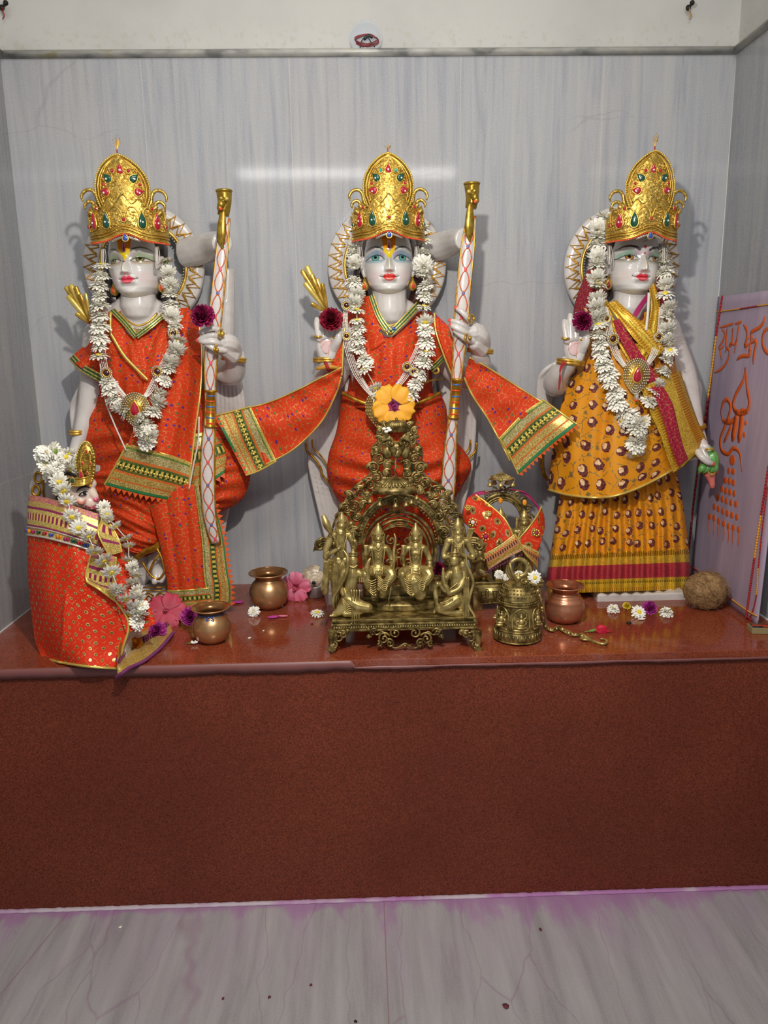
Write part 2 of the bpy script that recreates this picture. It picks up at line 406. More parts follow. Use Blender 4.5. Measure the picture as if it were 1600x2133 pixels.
def m_red(name, base='cf3a0e', line='9a7c38', cell=.0135, motif=True, alt='b82c0e'):
    """zari print: scalloped gold lattice with small green and violet motifs"""
    t = NT(name); uv = t.uv()
    wv = t.n('VectorMath', {'operation': 'ADD'}, i0=uv, i1=t.n('VectorMath', {'operation': 'SCALE'}, i0=t.n('TexNoise', None, Vector=uv, Scale=60.0).outputs[1], Scale=.004).outputs[0]).outputs[0]
    v = t.mp(wv, (1/cell, 1.35/cell, 1))
    e = t.vor(v, 1.0, 'DISTANCE_TO_EDGE', .85).outputs[0]; f = t.vor(v, 1.0, 'F1', .85)
    e2 = t.vor(t.mp(wv, (1.7/cell, 1.9/cell, 1), (0, 0, .4)), 1.0, 'DISTANCE_TO_EDGE', .9).outputs[0]
    br = t.noise(uv, 160, 2)
    ln = t.math('MULTIPLY', t.math('SUBTRACT', 1.0, t.step(e, .03, .075)), t.math('MULTIPLY', t.step(br, .40, .56), .5))
    ln2 = t.math('MULTIPLY', t.math('SUBTRACT', 1.0, t.step(e2, .02, .06)), t.step(br, .60, .66))
    ln = t.math('MAXIMUM', ln, ln2)
    base_c = t.mix(t.math('MULTIPLY', t.noise(uv, 25, 2), .6), srgb(base), srgb(alt))
    glit = t.vor(uv, 700, 'F1').outputs[1]; sep = t.sep(glit)
    goldc = t.mix(sep.outputs[0], srgb(line), srgb('e8cf7a'))
    col = t.mix(ln, base_c, goldc)
    if motif:
        cc = t.sep(f.outputs[1])
        k = t.math('SUBTRACT', 1.0, t.step(f.outputs[0], .17, .24))
        pick = t.math('GREATER_THAN', cc.outputs[0], .72)
        mc = t.mix(t.math('GREATER_THAN', cc.outputs[1], .5), srgb('4b6a33'), srgb('3d2a86'))
        col = t.mix(t.math('MULTIPLY', k, pick), col, mc)
    spark = t.math('GREATER_THAN', sep.outputs[1], .93)
    met = t.math('MULTIPLY', ln, .85)
    t.P(Base_Color=col, Metallic=met, Roughness=t.fmix(ln, .7, .3), Specular_IOR_Level=.25)
    wv2 = t.noise(t.mp(uv, (1, 1, 1)), 1300, 1)
    t.bump(t.math('ADD', t.math('MULTIPLY', ln, 1.2), t.math('ADD', t.math('MULTIPLY', sep.outputs[0], t.math('MULTIPLY', ln, .8)), t.math('MULTIPLY', wv2, .25))), .5, .0006)
    MAT[name] = t.m; return t.m
def m_lurex(name, c1, c2, c3=None, rough=.28, sc=420, pat=None):
    """metallic woven lace / tinsel"""
    sc *= 2; t = NT(name); uv = t.uv(); vo = t.vor(uv, sc, 'F1'); sp = t.sep(vo.outputs[1])
    col = t.mix(sp.outputs[0], srgb(c1), srgb(c2))
    if c3: col = t.mix(t.math('GREATER_THAN', sp.outputs[2], .8), col, srgb(c3))
    if pat:
        e = t.vor(t.mp(uv, (1/pat[0], 1/pat[0], 1)), 1.0, 'DISTANCE_TO_EDGE', .2).outputs[0]
        col = t.mix(t.math('SUBTRACT', 1.0, t.step(e, .05, .12)), col, srgb(pat[1]))
    t.P(Base_Color=col, Metallic=.5, Roughness=rough)
    t.bump(t.math('ADD', sp.outputs[1], t.math('MULTIPLY', vo.outputs[0], .5)), .7, .0009); MAT[name] = t.m; return t.m
def m_bands(name, bands, axis=1, sc=1000, uvn='nrm', along=None):
    """bands: (end 0..1, colour, metallic, secondary colour or None, motif period in m or 0)"""
    t = NT(name); s = t.sep(t.uv(uvn)); x = s.outputs[axis]; uv = t.uv()
    st = []; sm = []; s2 = []; pr = []; a = 0.0
    for e, c, m, c2, p in bands:
        st.append((a, srgb(c))); sm.append((a, (m,)*3)); s2.append((a, srgb(c2 or c))); pr.append((a, (1.0 if p else 0.0,)*3)); a = e
    C1 = t.ramp(x, st, 'CONSTANT'); C2 = t.ramp(x, s2, 'CONSTANT'); M = t.ramp(x, sm, 'CONSTANT'); D = t.ramp(x, pr, 'CONSTANT')
    vo = t.vor(uv, sc, 'F1'); sp = t.sep(vo.outputs[1])
    per = next((b[4] for b in bands if b[4]), .008)
    w = t.math('SINE', t.math('MULTIPLY', t.sep(uv).outputs[1-axis], 2*PI/per))
    pat = t.math('GREATER_THAN', w, 0.0)
    f = t.math('ADD', t.math('MULTIPLY', D, pat), t.math('MULTIPLY', t.math('SUBTRACT', 1.0, D), t.math('GREATER_THAN', sp.outputs[0], .55)))
    t.P(Base_Color=t.mix(f, C1, C2), Metallic=t.math('MULTIPLY', M, .55), Roughness=t.fmix(M, .6, .32))
    t.bump(t.math('ADD', t.math('MULTIPLY', sp.outputs[1], M), t.math('MULTIPLY', t.noise(uv, 900, 1), .3)), .65, .0009)
    MAT[name] = t.m; return t.m
def m_yellow():
    t = NT('marigold_print'); uv = t.uv()
    uv = t.n('VectorMath', {'operation': 'ADD'}, i0=uv, i1=t.n('VectorMath', {'operation': 'SCALE'}, i0=t.n('TexNoise', None, Vector=uv, Scale=90.0).outputs[1], Scale=.009).outputs[0]).outputs[0]
    b = t.mix(t.noise(uv, 14, 3), srgb('e7a01c'), srgb('c9760e'))
    v = t.mp(uv, (1/.037, 1/.037, 1)); f = t.vor(v, 1.0, 'F1', .45); d = f.outputs[0]
    n = t.noise(uv, 380, 2); n2 = t.noise(uv, 120, 3)
    dd = t.math('ADD', d, t.math('MULTIPLY', t.math('SUBTRACT', n, .5), .10))
    ring = t.math('SUBTRACT', 1.0, t.step(dd, .26, .29))
    offs = t.n('VectorMath', {'operation': 'DISTANCE'}, i0=t.n('VectorMath', {'operation': 'ADD'}, i0=v, i1=(.10, .06, 0)).outputs[0], i1=f.outputs['Position']).outputs['Value']
    cen = t.math('SUBTRACT', 1.0, t.step(t.math('ADD', offs, t.math('MULTIPLY', t.math('SUBTRACT', n2, .5), .16)), .12, .145))
    # small silver leaves and stems between the roundels
    e = t.vor(t.mp(uv, (1/.026, 1/.026, 1), (0, 0, .5)), 1.0, 'DISTANCE_TO_EDGE', 1.0).outputs[0]
    f2 = t.vor(t.mp(uv, (1/.023, 1/.023, 1), (0, 0, .9)), 1.0, 'F1', .9)
    stem = t.math('MULTIPLY', t.math('SUBTRACT', 1.0, t.step(e, .02, .05)), t.step(n2, .42, .5))
    leaf = t.math('MULTIPLY', t.math('SUBTRACT', 1.0, t.step(t.math('ADD', f2.outputs[0], t.math('MULTIPLY', t.math('SUBTRACT', n, .5), .3)), .14, .2)), t.math('GREATER_THAN', t.sep(f2.outputs[1]).outputs[0], .45))
    out = t.math('SUBTRACT', 1.0, t.step(d, .33, .37)); keep = t.math('SUBTRACT', 1.0, out)
    sl = t.math('MULTIPLY', t.math('MAXIMUM', stem, leaf), keep)
    col = t.mix(t.math('MULTIPLY', sl, .75), b, srgb('a89a63'))
    dots = t.math('GREATER_THAN', n, .5)
    col = t.mix(ring, col, t.mix(dots, srgb('4c1f26'), srgb('7b4034')))
    col = t.mix(cen, col, t.mix(t.math('GREATER_THAN', n2, .52), srgb('e9c79a'), srgb('d59a5a')))
    glit = t.sep(t.vor(uv, 620, 'F1').outputs[1])
    t.P(Base_Color=col, Metallic=t.math('MULTIPLY', sl, .7), Roughness=t.fmix(sl, .55, .3), Specular_IOR_Level=.3)
    t.bump(t.math('ADD', t.math('MULTIPLY', sl, glit.outputs[0]), t.math('MULTIPLY', n, .3)), .4, .0006)
    MAT['marigold_print'] = t.m
def m_dots(name, base, alt, cell=.0165, rot=.78, r=.2):
    t = NT(name); uv = t.uv(); v = t.mp(uv, (1/cell, 1/cell, 1), (0, 0, rot)); f = t.vor(v, 1.0, 'F1', .12); n = t.noise(uv, 420, 2)
    dd = t.math('ADD', f.outputs[0], t.math('MULTIPLY', t.math('SUBTRACT', n, .5), .22))
    k = t.math('SUBTRACT', 1.0, t.step(dd, r-.03, r+.02)); core = t.math('SUBTRACT', 1.0, t.step(dd, r*.3, r*.45))
    e = t.vor(v, 1.0, 'DISTANCE_TO_EDGE', .12).outputs[0]
    ln = t.math('MULTIPLY', t.math('SUBTRACT', 1.0, t.step(e, .01, .03)), t.math('MULTIPLY', t.step(t.noise(uv, 130, 2), .5, .56), .6))
    g = t.sep(t.vor(uv, 700, 'F1').outputs[1]); col = t.mix(t.noise(uv, 12, 2), srgb(base), srgb(alt))
    col = t.mix(t.math('MAXIMUM', k, ln), col, t.mix(g.outputs[0], srgb('a98436'), srgb('f0dc94'))); col = t.mix(core, col, srgb('8a4a1c'))
    t.P(Base_Color=col, Metallic=t.math('MULTIPLY', k, .85), Roughness=t.fmix(k, .65, .28), Specular_IOR_Level=.25)
    t.bump(t.math('ADD', t.math('MULTIPLY', k, g.outputs[1]), t.math('MULTIPLY', t.noise(uv, 1000, 1), .25)), .5, .0007); MAT[name] = t.m
def m_marble():
    t = NT('white_marble'); v = t.obj(); n = t.noise(v, 18, 5, .6, .8)
    t.P(Base_Color=t.ramp(n, [(.3, srgb('bfb8b2')), (.5, srgb('cbc5bf')), (.7, srgb('d4cfca'))]), Roughness=.22, Coat_Weight=.35, Coat_Roughness=.06, Subsurface_Weight=.12, Subsurface_Radius=(.01, .007, .005), Subsurface_Scale=.5)
    t.bump(t.noise(v, 500, 2), .03, .0004); MAT['white_marble'] = t.m
    t = NT('painted_face'); c = t.n('VertexColor', {'layer_name': 'paint'}).outputs[0]
    t.P(Base_Color=c, Roughness=.2, Coat_Weight=.6, Coat_Roughness=.04, Subsurface_Weight=.06, Subsurface_Radius=(.01, .006, .004), Subsurface_Scale=.3)
    MAT['painted_face'] = t.m
def m_glitter():
    """moulded gilt card of the crowns: raised beading plus sequin sparkle"""
    t = NT('gilt_card'); v = t.obj(); vo = t.vor(v, 640, 'F1'); s = t.sep(vo.outputs[1]); vb = t.vor(v, 150, 'SMOOTH_F1').outputs[0]
    col = t.mix(s.outputs[0], srgb('7e5c1c'), srgb('f0ce6a')); col = t.mix(t.math('MULTIPLY', t.step(t.noise(v, 60, 3), .45, .65), .6), col, srgb('c89c3c'))
    t.P(Base_Color=col, Metallic=.72, Roughness=.36)
    t.bump(t.math('ADD', s.outputs[1], t.math('MULTIPLY', vb, .8)), .9, .0016); MAT['gilt_card'] = t.m
def m_coir():
    t = NT('coconut_husk'); v = t.obj(); n = t.noise(t.mp(v, (1, 1, 1)), 35, 5, .65, 1.5); f = t.noise(v, 260, 4, .7, 1.0)
    t.P(Base_Color=t.ramp(t.math('ADD', t.math('MULTIPLY', n, .5), t.math('MULTIPLY', f, .5)), [(.32, srgb('5c4224')), (.47, srgb('967248')), (.6, srgb('c09a66'))]), Roughness=.85)
    t.bump(t.math('ADD', n, f), .9, .004); MAT['coconut_husk'] = t.m
def m_shell():
    t = NT('conch_shell'); v = t.obj(); w = t.noise(v, 40, 4, .6, 1.0)
    t.P(Base_Color=t.ramp(w, [(.35, srgb('9b8676')), (.5, srgb('c9b89d')), (.65, srgb('ded0b2'))]), Roughness=.35, Coat_Weight=.2); MAT['conch_shell'] = t.m
def m_poster():
    t = NT('poster_sheet'); v = t.obj(); n = t.noise(t.mp(v, (30, 30, 3)), 1.0, 5, .6, .5); b = t.noise(t.mp(v, (9, 9, 5)), 1.0, 4)
    c = t.ramp(n, [(.3, srgb('9c8ca0')), (.55, srgb('aa98aa')), (.75, srgb('b4a2b4'))]); c = t.mix(t.math('MULTIPLY', t.step(b, .52, .66), .35), c, srgb('8d8399'))
    t.P(Base_Color=c, Roughness=.5); t.bump(n, .1, .001); MAT['poster_sheet'] = t.m
def m_plaster():
    t = NT('white_plaster'); g = t.geo(); n = t.noise(g, 5, 4); f = t.noise(g, 90, 4)
    s = t.sep(g); low = t.math('SUBTRACT', 1.0, t.step(s.outputs[2], ZT+.02, ZT+.10))
    sp = t.vor(g, 26, 'F1'); dk = t.math('MULTIPLY', t.math('SUBTRACT', 1.0, t.step(sp.outputs[0], .03, .06)), t.math('GREATER_THAN', t.sep(sp.outputs[1]).outputs[0], .90))
    c = t.mix(t.step(n, .4, .7), srgb('c4c2bc'), srgb('bab9b4')); c = t.mix(t.math('MULTIPLY', low, t.math('MULTIPLY', t.step(f, .52, .7), .35)), c, srgb('a59f80')); c = t.mix(t.math('MULTIPLY', dk, .6), c, srgb('5c564c'))
    t.P(Base_Color=c, Roughness=.7); t.bump(f, .08, .001); MAT['white_plaster'] = t.m
    t = NT('trim_marble'); g = t.geo(); n = t.noise(t.mp(g, (14, 14, 40)), 1.0, 3)
    t.P(Base_Color=t.ramp(n, [(.35, srgb('7c7c78')), (.47, srgb('a9a8a2')), (.6, srgb('bdbbb2')), (.72, srgb('a8a27a'))]), Roughness=.3); MAT['trim_marble'] = t.m
def m_paintwood(name, c):
    t = NT(name); n = t.noise(t.obj(), 90, 3); t.P(Base_Color=t.mix(n, srgb(c), srgb('e8e2dc')), Roughness=.3, Coat_Weight=.3); MAT[name] = t.m
def m_petal(name, c1, c2, rough=.6):
    t = NT(name); n = t.noise(t.obj(), 4.5, 3); t.P(Base_Color=t.mix(t.step(n, .35, .65), srgb(c1), srgb(c2)), Roughness=rough, Subsurface_Weight=.1, Subsurface_Radius=(.003, .002, .001)); MAT[name] = t.m
m_wall('wall_marble', 1.0, seams=((0, -.150), (0, -.480), (0, .235), (0, .56)))
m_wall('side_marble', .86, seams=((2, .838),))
m_granite('red_granite_top', '6a2c18', '8a4026', 'a0543a', .10, dust=True)
m_granite('red_granite_front', '56261a', '743624', '8a4834', .42)
m_granite('red_granite_edge', '5d3630', '7c4a42', '8f5e54', .3)
m_floor(); m_marble(); m_glitter(); m_yellow(); m_coir(); m_shell(); m_poster(); m_plaster()
m_red('vermilion_zari'); m_red('maroon_leaf', 'a01836', 'b98a3a', .012, False, '8a1430')
m_dots('vermilion_dots', 'd6330f', 'c8260a'); m_dots('orange_motifs', 'd8381a', 'cc2e0c', .030, .3, .27)
m_lurex('gold_lurex', 'c99a1e', 'f2cf50', 'b06a12', .3, 380); m_lurex('gold_piping', 'c8a43a', 'f4e07e', None, .25, 900)
m_lurex('sequin_lace', '8d7434', 'e6d290', 'b8501c', .3, 430); m_lurex('green_gold_lace', '4c5a26', 'c4a24a', '2f5a2c', .35, 300)
m_lurex('silver_lace', 'b8b0a0', 'f3efe2', '9a8a5a', .2, 600)
m_petal('white_petal', 'faf7ec', 'e9e5d4'); m_petal('rose_petal', 'a81458', '4c0626'); m_petal('red_rose', 'a40c30', '480412'); m_petal('magenta_petal', 'd04aa8', '8a1a72')
m_petal('pink_petal', 'e08aa4', 'c8405c'); m_petal('hibiscus_yellow', 'efb02e', 'e29a1c'); m_petal('hibiscus_red', 'c04058', 'a02a40'); m_petal('orange_petal', 'f0a010', 'd97a08'); m_petal('scarlet_petal', 'd81e3c', 'a80f30')
flat('flower_yellow', 'e8cf3a', .7); flat('calyx_green', '6f8a3a', .6); flat('leaf_green', '3c7030', .5); flat('thread_white', 'd8d0c4', .8)
flat('red_gem', 'a8102a', .08, 0, 1.0); flat('green_gem', '0a4632', .08, 0, 1.0); flat('teal_gem', '1fae9a', .08, 0, 1.0); flat('blue_gem', '2a4a9a', .1, 0, 1.0); flat('dark_gem', '3a0c10', .1, 0, 1.0); flat('orange_gem', 'd8441a', .1, 0, 1.0)
flat('pearl', 'e8e2d6', .15, 0, .6); flat('diamante', 'e9e4d2', .08, .85, 1.0)
metal('gold_metal', 'b98a2c', 'f0cb62', .30, 40, .15); metal('gilt_paint', 'a06c1c', 'c99a34', .32, 80, .3); metal('brass', '5c4c26', 'a69056', .38, 70, .45, .0009); metal('brass_bright', '94804a', 'c6b070', .36, 60, .35)
metal('bow_gold', '8e7020', 'b0933c', .3, 60, .15)
metal('copper', '9a5638', 'c98a68', .2, 9, .06); metal('copper_gold', '8e6238', 'c4986a', .2, 8, .06); metal('steel', '8e8a8c', 'b8b4b4', .22, 10, .05); metal('dark_iron', '22201e', '3a3632', .5, 60, .3)
flat('hair_brown', '3a1c14', .28, 0, .5, (60, .6, .003)); flat('dark_hair', '1e120f', .35, 0, .4, (60, .6, .003)); flat('orange_paint', 'cf5a1c', .45); flat('red_thread', 'a01f22', .8); flat('yellow_thread', 'd8962a', .8); flat('pink_dot', 'e0506a', .4); flat('blue_dot', '3a62a8', .4)
flat('nail_polish', 'e2553a', .2, 0, .6); flat('palm_pink', 'd8bab6', .3, 0, .4); flat('wire_red', '7c1c24', .4); flat('wire_dark', '1c2422', .5); flat('purple_trim', '6e2458', .7); flat('bright_orange', 'd85a1c', .6); flat('green_trim', '1f6a3a', .5); flat('magenta_trim', 'a4235c', .6)
flat('lotus_green', '5f9a4a', .3, 0, .5); flat('lotus_pink', 'e07a70', .3, 0, .5); flat('wood_toggle', 'b8862e', .5); flat('matchbox_side', '8e8058', .6); flat('matchbox_art', '2a2222', .4); flat('matchbox_red', 'b8401c', .5); flat('black', '0c0a0a', .5); flat('plaque_dark', '4a3c14', .5, .6)
flat('pink_nose', 'd8607a', .2, 0, .6); flat('lip_red', 'a83848', .25, 0, .5); flat('magenta_powder', 'b42aa4', .9); flat('white_grout', 'c4c4c2', .8); flat('brown_petal', '6a3038', .8)
flat('monkey_skin', 'd9c4b4', .2, 0, .6); flat('blush', 'd98a76', .25, 0, .5); flat('stud', 'b8923c', .4, .8)
t = NT('clear_plastic'); t.P(Base_Color=srgb('e8ecef'), Roughness=.15, Transmission_Weight=.55, IOR=1.2, Alpha=1.0); MAT['clear_plastic'] = t.m

t = NT('grout_powder'); g = t.geo(); t.P(Base_Color=t.mix(t.math('MULTIPLY', t.step(t.math('ADD', t.noise(g, 7, 4), t.math('MULTIPLY', t.sep(g).outputs[0], .16)), .42, .60), .7), srgb('c4b4bc'), srgb('aa4ea2')), Roughness=.9); MAT['grout_powder'] = t.m
# ------------------------------------------------------------ the setting
def slab(name, x0, x1, y0, y1, z0, z1, mat, label=None, kind='structure', bevel=0, cat=None):
    b = MB(); b.box(((x0+x1)/2, (y0+y1)/2, (z0+z1)/2), ((x1-x0)/2, (y1-y0)/2, (z1-z0)/2)); o = b.build(name, MAT[mat], smooth=False)
    if bevel: mod(o, 'BEVEL', width=bevel, segments=3)
    tag(o, label, cat, None, kind); return o
ZC = 2.75
slab('wall_back', XL-.1, XR+.1, 0, .1, 0, ZT+.012, 'wall_marble')
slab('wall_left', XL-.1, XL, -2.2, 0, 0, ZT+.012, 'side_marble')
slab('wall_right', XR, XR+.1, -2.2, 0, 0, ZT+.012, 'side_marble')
slab('wall_back_upper', XL-.1, XR+.1, .006, .1, ZT+.012, ZC, 'white_plaster')
slab('wall_left_upper', XL-.1, XL-.006, -2.2, .006, ZT+.012, ZC, 'white_plaster')
slab('wall_right_upper', XR+.006, XR+.1, -2.2, .006, ZT+.012, ZC, 'white_plaster')
slab('ceiling', XL-.1, XR+.1, -2.2, .1, ZC, ZC+.1, 'white_plaster')
slab('floor', -2.2, 2.2, -3.6, FY, -.08, 0, 'floor_marble')
# half-round marble moulding that caps the tiled walls
def halfround(name, a, b, nrm_):
    m = MB(); a = Vector(a); b = Vector(b); nn = Vector(nrm_); n = 10; V = []
    for p in (a, b):
        for i in range(n+1):
            t = PI*i/n; V.append(p+nn*(.014*math.sin(t))+Vector((0, 0, .0085*math.cos(t))))
    F = [[i, i+1, n+2+i, n+1+i] for i in range(n)]+[list(range(n+1))[::-1], list(range(n+1, 2*n+2))]+[[0, n+1, 2*n+1, n]]
    m.add(V, F); return tag(m.build(name, MAT['trim_marble']), kind='structure')
halfround('trim_1', (XL, 0, ZT+.0085), (XR, 0, ZT+.0085), (0, -1, 0))
halfround('trim_2', (XL, -2.2, ZT+.0085), (XL, .0, ZT+.0085), (1, 0, 0))
halfround('trim_3', (XR, -2.2, ZT+.0085), (XR, .0, ZT+.0085), (-1, 0, 0))
# grout bead in the right corner
b = MB(); b.box((XR-.001, -.001, (HP+ZT)/2), (.0013, .0013, (ZT-HP)/2)); tag(b.build('trim_4', MAT['white_grout']), kind='structure')
b = MB(); b.box((XL+.001, -.25, HP+.001), (.0016, .25, .0012)); b.box((XR-.001, -.25, HP+.001), (.0016, .25, .0012)); tag(b.build('trim_5', MAT['white_grout']), kind='structure')
# granite platform: front slab plus polished top slab
slab('platform_front', XL, XR, FY+.006, 0, 0, HP-.016, 'red_granite_front')
slab('platform_top', XL, XR, FY, 0, HP-.016, HP, 'red_granite_top', bevel=.0015)
# smeared sealant along the front edge, wide on the left, thin on the right
rnd = random.Random(3); n = 240; V = []; F = []
for i in range(n+1):
    x = XL+.002+(XR-XL-.004)*i/n; k = i/n
    w = (.021 if k < .46 else .006)+.0035*mnoise.noise(Vector((x*9, 0, 0)))+.002*mnoise.noise(Vector((x*40, 3, 0)))
    top = HP-.0005 if k < .46 else HP-.0135+.001*mnoise.noise(Vector((x*20, 5, 0)))
    zb = min(top-.002, (HP-w) if k < .46 else HP-.0135-w)
    V += [(x, FY-.0009, top), (x, FY-.0012, (top+zb)/2), (x, FY+.0002, zb)]
for i in range(n):
    for j in (0, 1): F.append([i*3+j, i*3+j+1, i*3+4+j, i*3+3+j])
o = mesh_obj('trim_6', V, F, flat('sealant', '7a4a46', .45), None); solid(o, .001, 1); tag(o, kind='structure')
# grout and powder line where the platform meets the floor
V = []; F = []; n = 300
for i in range(n+1):
    x = XL+.002+(XR-XL-.004)*i/n; w = .0022+.0014*mnoise.noise(Vector((x*60, 1, 0)))+.0010*mnoise.noise(Vector((x*200, 8, 0)))
    V += [(x, FY+.005, .0015+w*1.2), (x, FY-w*1.3, .0008)]
for i in range(n): F.append([i*2, i*2+1, i*2+3, i*2+2])
o = mesh_obj('trim_7', V, F, MAT['grout_powder'], None); solid(o, .0008, 1); tag(o, kind='structure')
# transparent junction cover with red and dark wires on the upper wall
c = W(762, 80, .0); t_ = thing('junction_cover', 'round clear plastic cover with coiled red wire on the white upper wall', 'junction box', c)
m = MB(); R_ = 31*MPP(0); ax = Matrix(((1, 0, 0), (0, 0, -1), (0, 1, 0)))
m.lathe([(0, .006), (R_*.9, .006), (R_, .003), (R_, .0), (R_*.93, 0), (R_*.9, .004), (0, .004)], c, 0, 48, ax); o = m.build('cover_disc', MAT['clear_plastic'], t_)
m = MB()
for k in range(3):
    m.tube([W(764+(24-2*k)*math.cos(a)+3*math.sin(3*a+k), 84+(13-2*k)*math.sin(a)-k, .009+.002*k) for a in np.linspace(0, 2*PI, 26)][:-1], .0011, 0, 6, closed=True)
m.tube(WP([(742, 90, .008), (756, 96, .012), (772, 93, .012)]), .0016, 0, 6, n=10); m.build('red_wire', MAT['wire_red'], t_)
m = MB(); m.tube(WP([(750, 100, .006), (754, 84, .011), (764, 76, .014), (772, 86, .011), (781, 98, .006)]), .0011, 0, 6, n=20); m.tube(WP([(758, 82, .012), (768, 74, .012), (776, 78, .01)]), .003, 0, 6, n=8)
m.build('dark_wire', MAT['wire_dark'], t_)
for (x, y, side) in ((10, 10, 'left'), (1440, 10, 'right')):
    t_ = thing('wall_nail', 'dark bent nail with a torn string high on the %s of the upper wall' % side, 'nail', W(x, y, 0))
    m = MB(); m.tube(WP([(x-8, y+6, -.004), (x-2, y+2, .012), (x+2, y-3, .022)]), .003, 0, 8, n=8); m.ball(W(x+2, y-4, .024), .0055, 0, 10, 6); m.ball(W(x-6, y+6, .006), .006, 0, 8, 6); m.build('nail', MAT['dark_iron'], t_)
    m = MB(); m.tube(WP([(x-3, y+2, .012), (x-4, y+14, .008), (x-1, y+22, .008), (x-4, y+30, .006)]), .0012, 0, 5, n=12); m.build('string', MAT['red_thread'] if side == 'left' else MAT['wood_toggle'], t_)
# ------------------------------------------------------------ the three large marble statues
def sm(x, a, b):
    t = np.clip((x-a)/(b-a), 0, 1); return t*t*(3-2*t)
def gs(x, m, s): return np.exp(-((x-m)/s)**2)
def poly_d(x, z, pts):
    """distance to a polyline"""
    d = np.full(x.shape, 9.0)
    for (ax_, az), (bx, bz) in zip(pts[:-1], pts[1:]):
        vx, vz = bx-ax_, bz-az; L = vx*vx+vz*vz+1e-12; t = np.clip(((x-ax_)*vx+(z-az)*vz)/L, 0, 1)
        d = np.minimum(d, np.hypot(x-ax_-t*vx, z-az-t*vz))
    return d
def head(parent, px, py, d, a_px, yaw, style, tilt=0.0):
    """carved face; px,py = eye-line centre of the head, a_px half width; style = make-up"""
    nu, nv = 230, 250; nb = 26
    th = np.r_[np.radians(np.linspace(-97, 97, nu)), np.radians(np.linspace(97, 263, nb+2)[1:-1])]
    tz = np.linspace(0, 1, nv); z = 1.35-2.87*tz                    # top 1.35 .. chin -1.52
    wz = np.interp(z, [-1.52, -1.50, -1.46, -1.40, -1.28, -1.1, -.8, -.4, 0, .4, .8, 1.1, 1.3, 1.35], [.02, .2, .36, .49, .66, .80, .915, .985, 1.0, .985, .90, .70, .38, .04])
    bz = np.interp(z, [-1.52, -1.50, -1.46, -1.40, -1.28, -1.1, -.8, -.4, 0, .4, .8, 1.1, 1.3, 1.35], [.30, .52, .66, .76, .86, .93, .97, .98, .97, .99, .93, .74, .4, .04])
    k = np.ones(5)/5; wz = np.convolve(np.pad(wz, 2, 'edge'), k, 'valid'); bz = np.convolve(np.pad(bz, 2, 'edge'), k, 'valid')
    TH, Z = np.meshgrid(th, z); Wd = wz[:, None]; B = bz[:, None]
    s, c = np.sin(TH), np.cos(TH)
    X = Wd*np.sign(s)*np.abs(s)**.92; Y = np.where(c > 0, B*np.abs(c)**.86, -np.minimum(B, 1)*1.15*np.abs(c)**.9)
    Y = np.where(c > 0, Y, Y)
    x, zz = X, Z; ax_ = np.abs(x); fr = sm(c, .05, .35)
    q = 0*x
    q += fr*(-.13*gs(ax_, .50, .30)*gs(zz, .06, .20)+.075*gs(ax_, .54, .24)*gs(zz, -.02, .12)+.05*gs(ax_, .5, .35)*gs(zz, .36, .10))
    nr = sm(zz, .22, -.42)*sm(zz, -.66, -.50)                          # nose ridge
    q += fr*(.36*nr*np.exp(-(x/(.085+.055*sm(zz, -.15, -.5)))**2)+.05*gs(x, 0, .2)*gs(zz, .2, .3))
    q += fr*(.13*gs(zz, -.50, .085)*gs(ax_, .145, .062)-.05*gs(ax_, .21, .04)*gs(zz, -.48, .1))
    q += fr*(.05*gs(ax_, .52, .25)*gs(zz, -.5, .24))
    lipw = sm(ax_, .34, .16)
    q += fr*lipw*(.11*gs(zz, -.72, .065)*(1-.35*gs(x, 0, .035))+.12*gs(zz, -.885, .075)-.05*gs(zz, -.795, .018))
    q += fr*(-.05*gs(x, 0, .045)*gs(zz, -.62, .05)-.05*gs(ax_, .34, .06)*gs(zz, -.78, .06)-.06*gs(zz, -1.06, .07)*gs(x, 0, .28)+.09*gs(zz, -1.28, .14)*gs(x, 0, .26))
    lid = poly_d(ax_, zz, [(.20, -.05), (.33, .085), (.5, .135), (.7, .08), (.90, -.06)])
    q += fr*(-.022*gs(lid, 0, .022)*(zz > -.1))
    Y = Y+q
    # ---- painted colours (make-up is pigment on the stone)
    C = np.zeros(x.shape+(3,)); skin = np.array(srgb('d3cfc9')); C[:] = skin
    def paint(mask, col): C[:] = C*(1-mask[..., None])+np.array(srgb(col))*mask[..., None]
    front = fr*(c > 0)
    st = style
    paint(.30*gs(ax_, .62, .22)*gs(zz, -.72, .24)*front, st['blush']); paint(.5*gs(zz, -1.42, .10)*front, st['chin'])
    paint(.35*gs(x, 0, .06)*gs(zz, -.3, .3)*front, st['chin'])
    up = sm(zz, -.12, -.02)
    lk = style.get('open', 1.0); lidtop = np.interp(ax_, [.15, .2, .33, .5, .7, .92], [-.09, -.05, .085*lk-.03*(1-lk), .135*lk-.03*(1-lk), .08*lk-.03*(1-lk), -.07]); lidbot = np.interp(ax_, [.15, .2, .35, .55, .75, .92], [-.07, -.075, -.105, -.115, -.10, -.07])
    shade = sm(zz, lidtop-.02, lidtop+.02)*(1-sm(zz, lidtop+.12, lidtop+.26))*sm(ax_, .12, .22)*(1-sm(ax_, .88, 1.0))*front
    paint(.75*shade, st['shadow']); paint(.5*gs(ax_, .24, .13)*gs(zz, .17, .12)*front, st['inner'])
    paint(.6*gs(zz, lidbot-.05, .05)*sm(ax_, .15, .25)*(1-sm(ax_, .85, 1.0))*front, st['under'])
    # lashes painted on the lid
    lash = (np.sin(ax_*95) > .1)*sm(zz, lidtop, lidtop+.02)*(1-sm(zz, lidtop+.07, lidtop+.10))*(ax_ > .26)*(ax_ < .82)*front
    paint(.45*lash, '20302c')
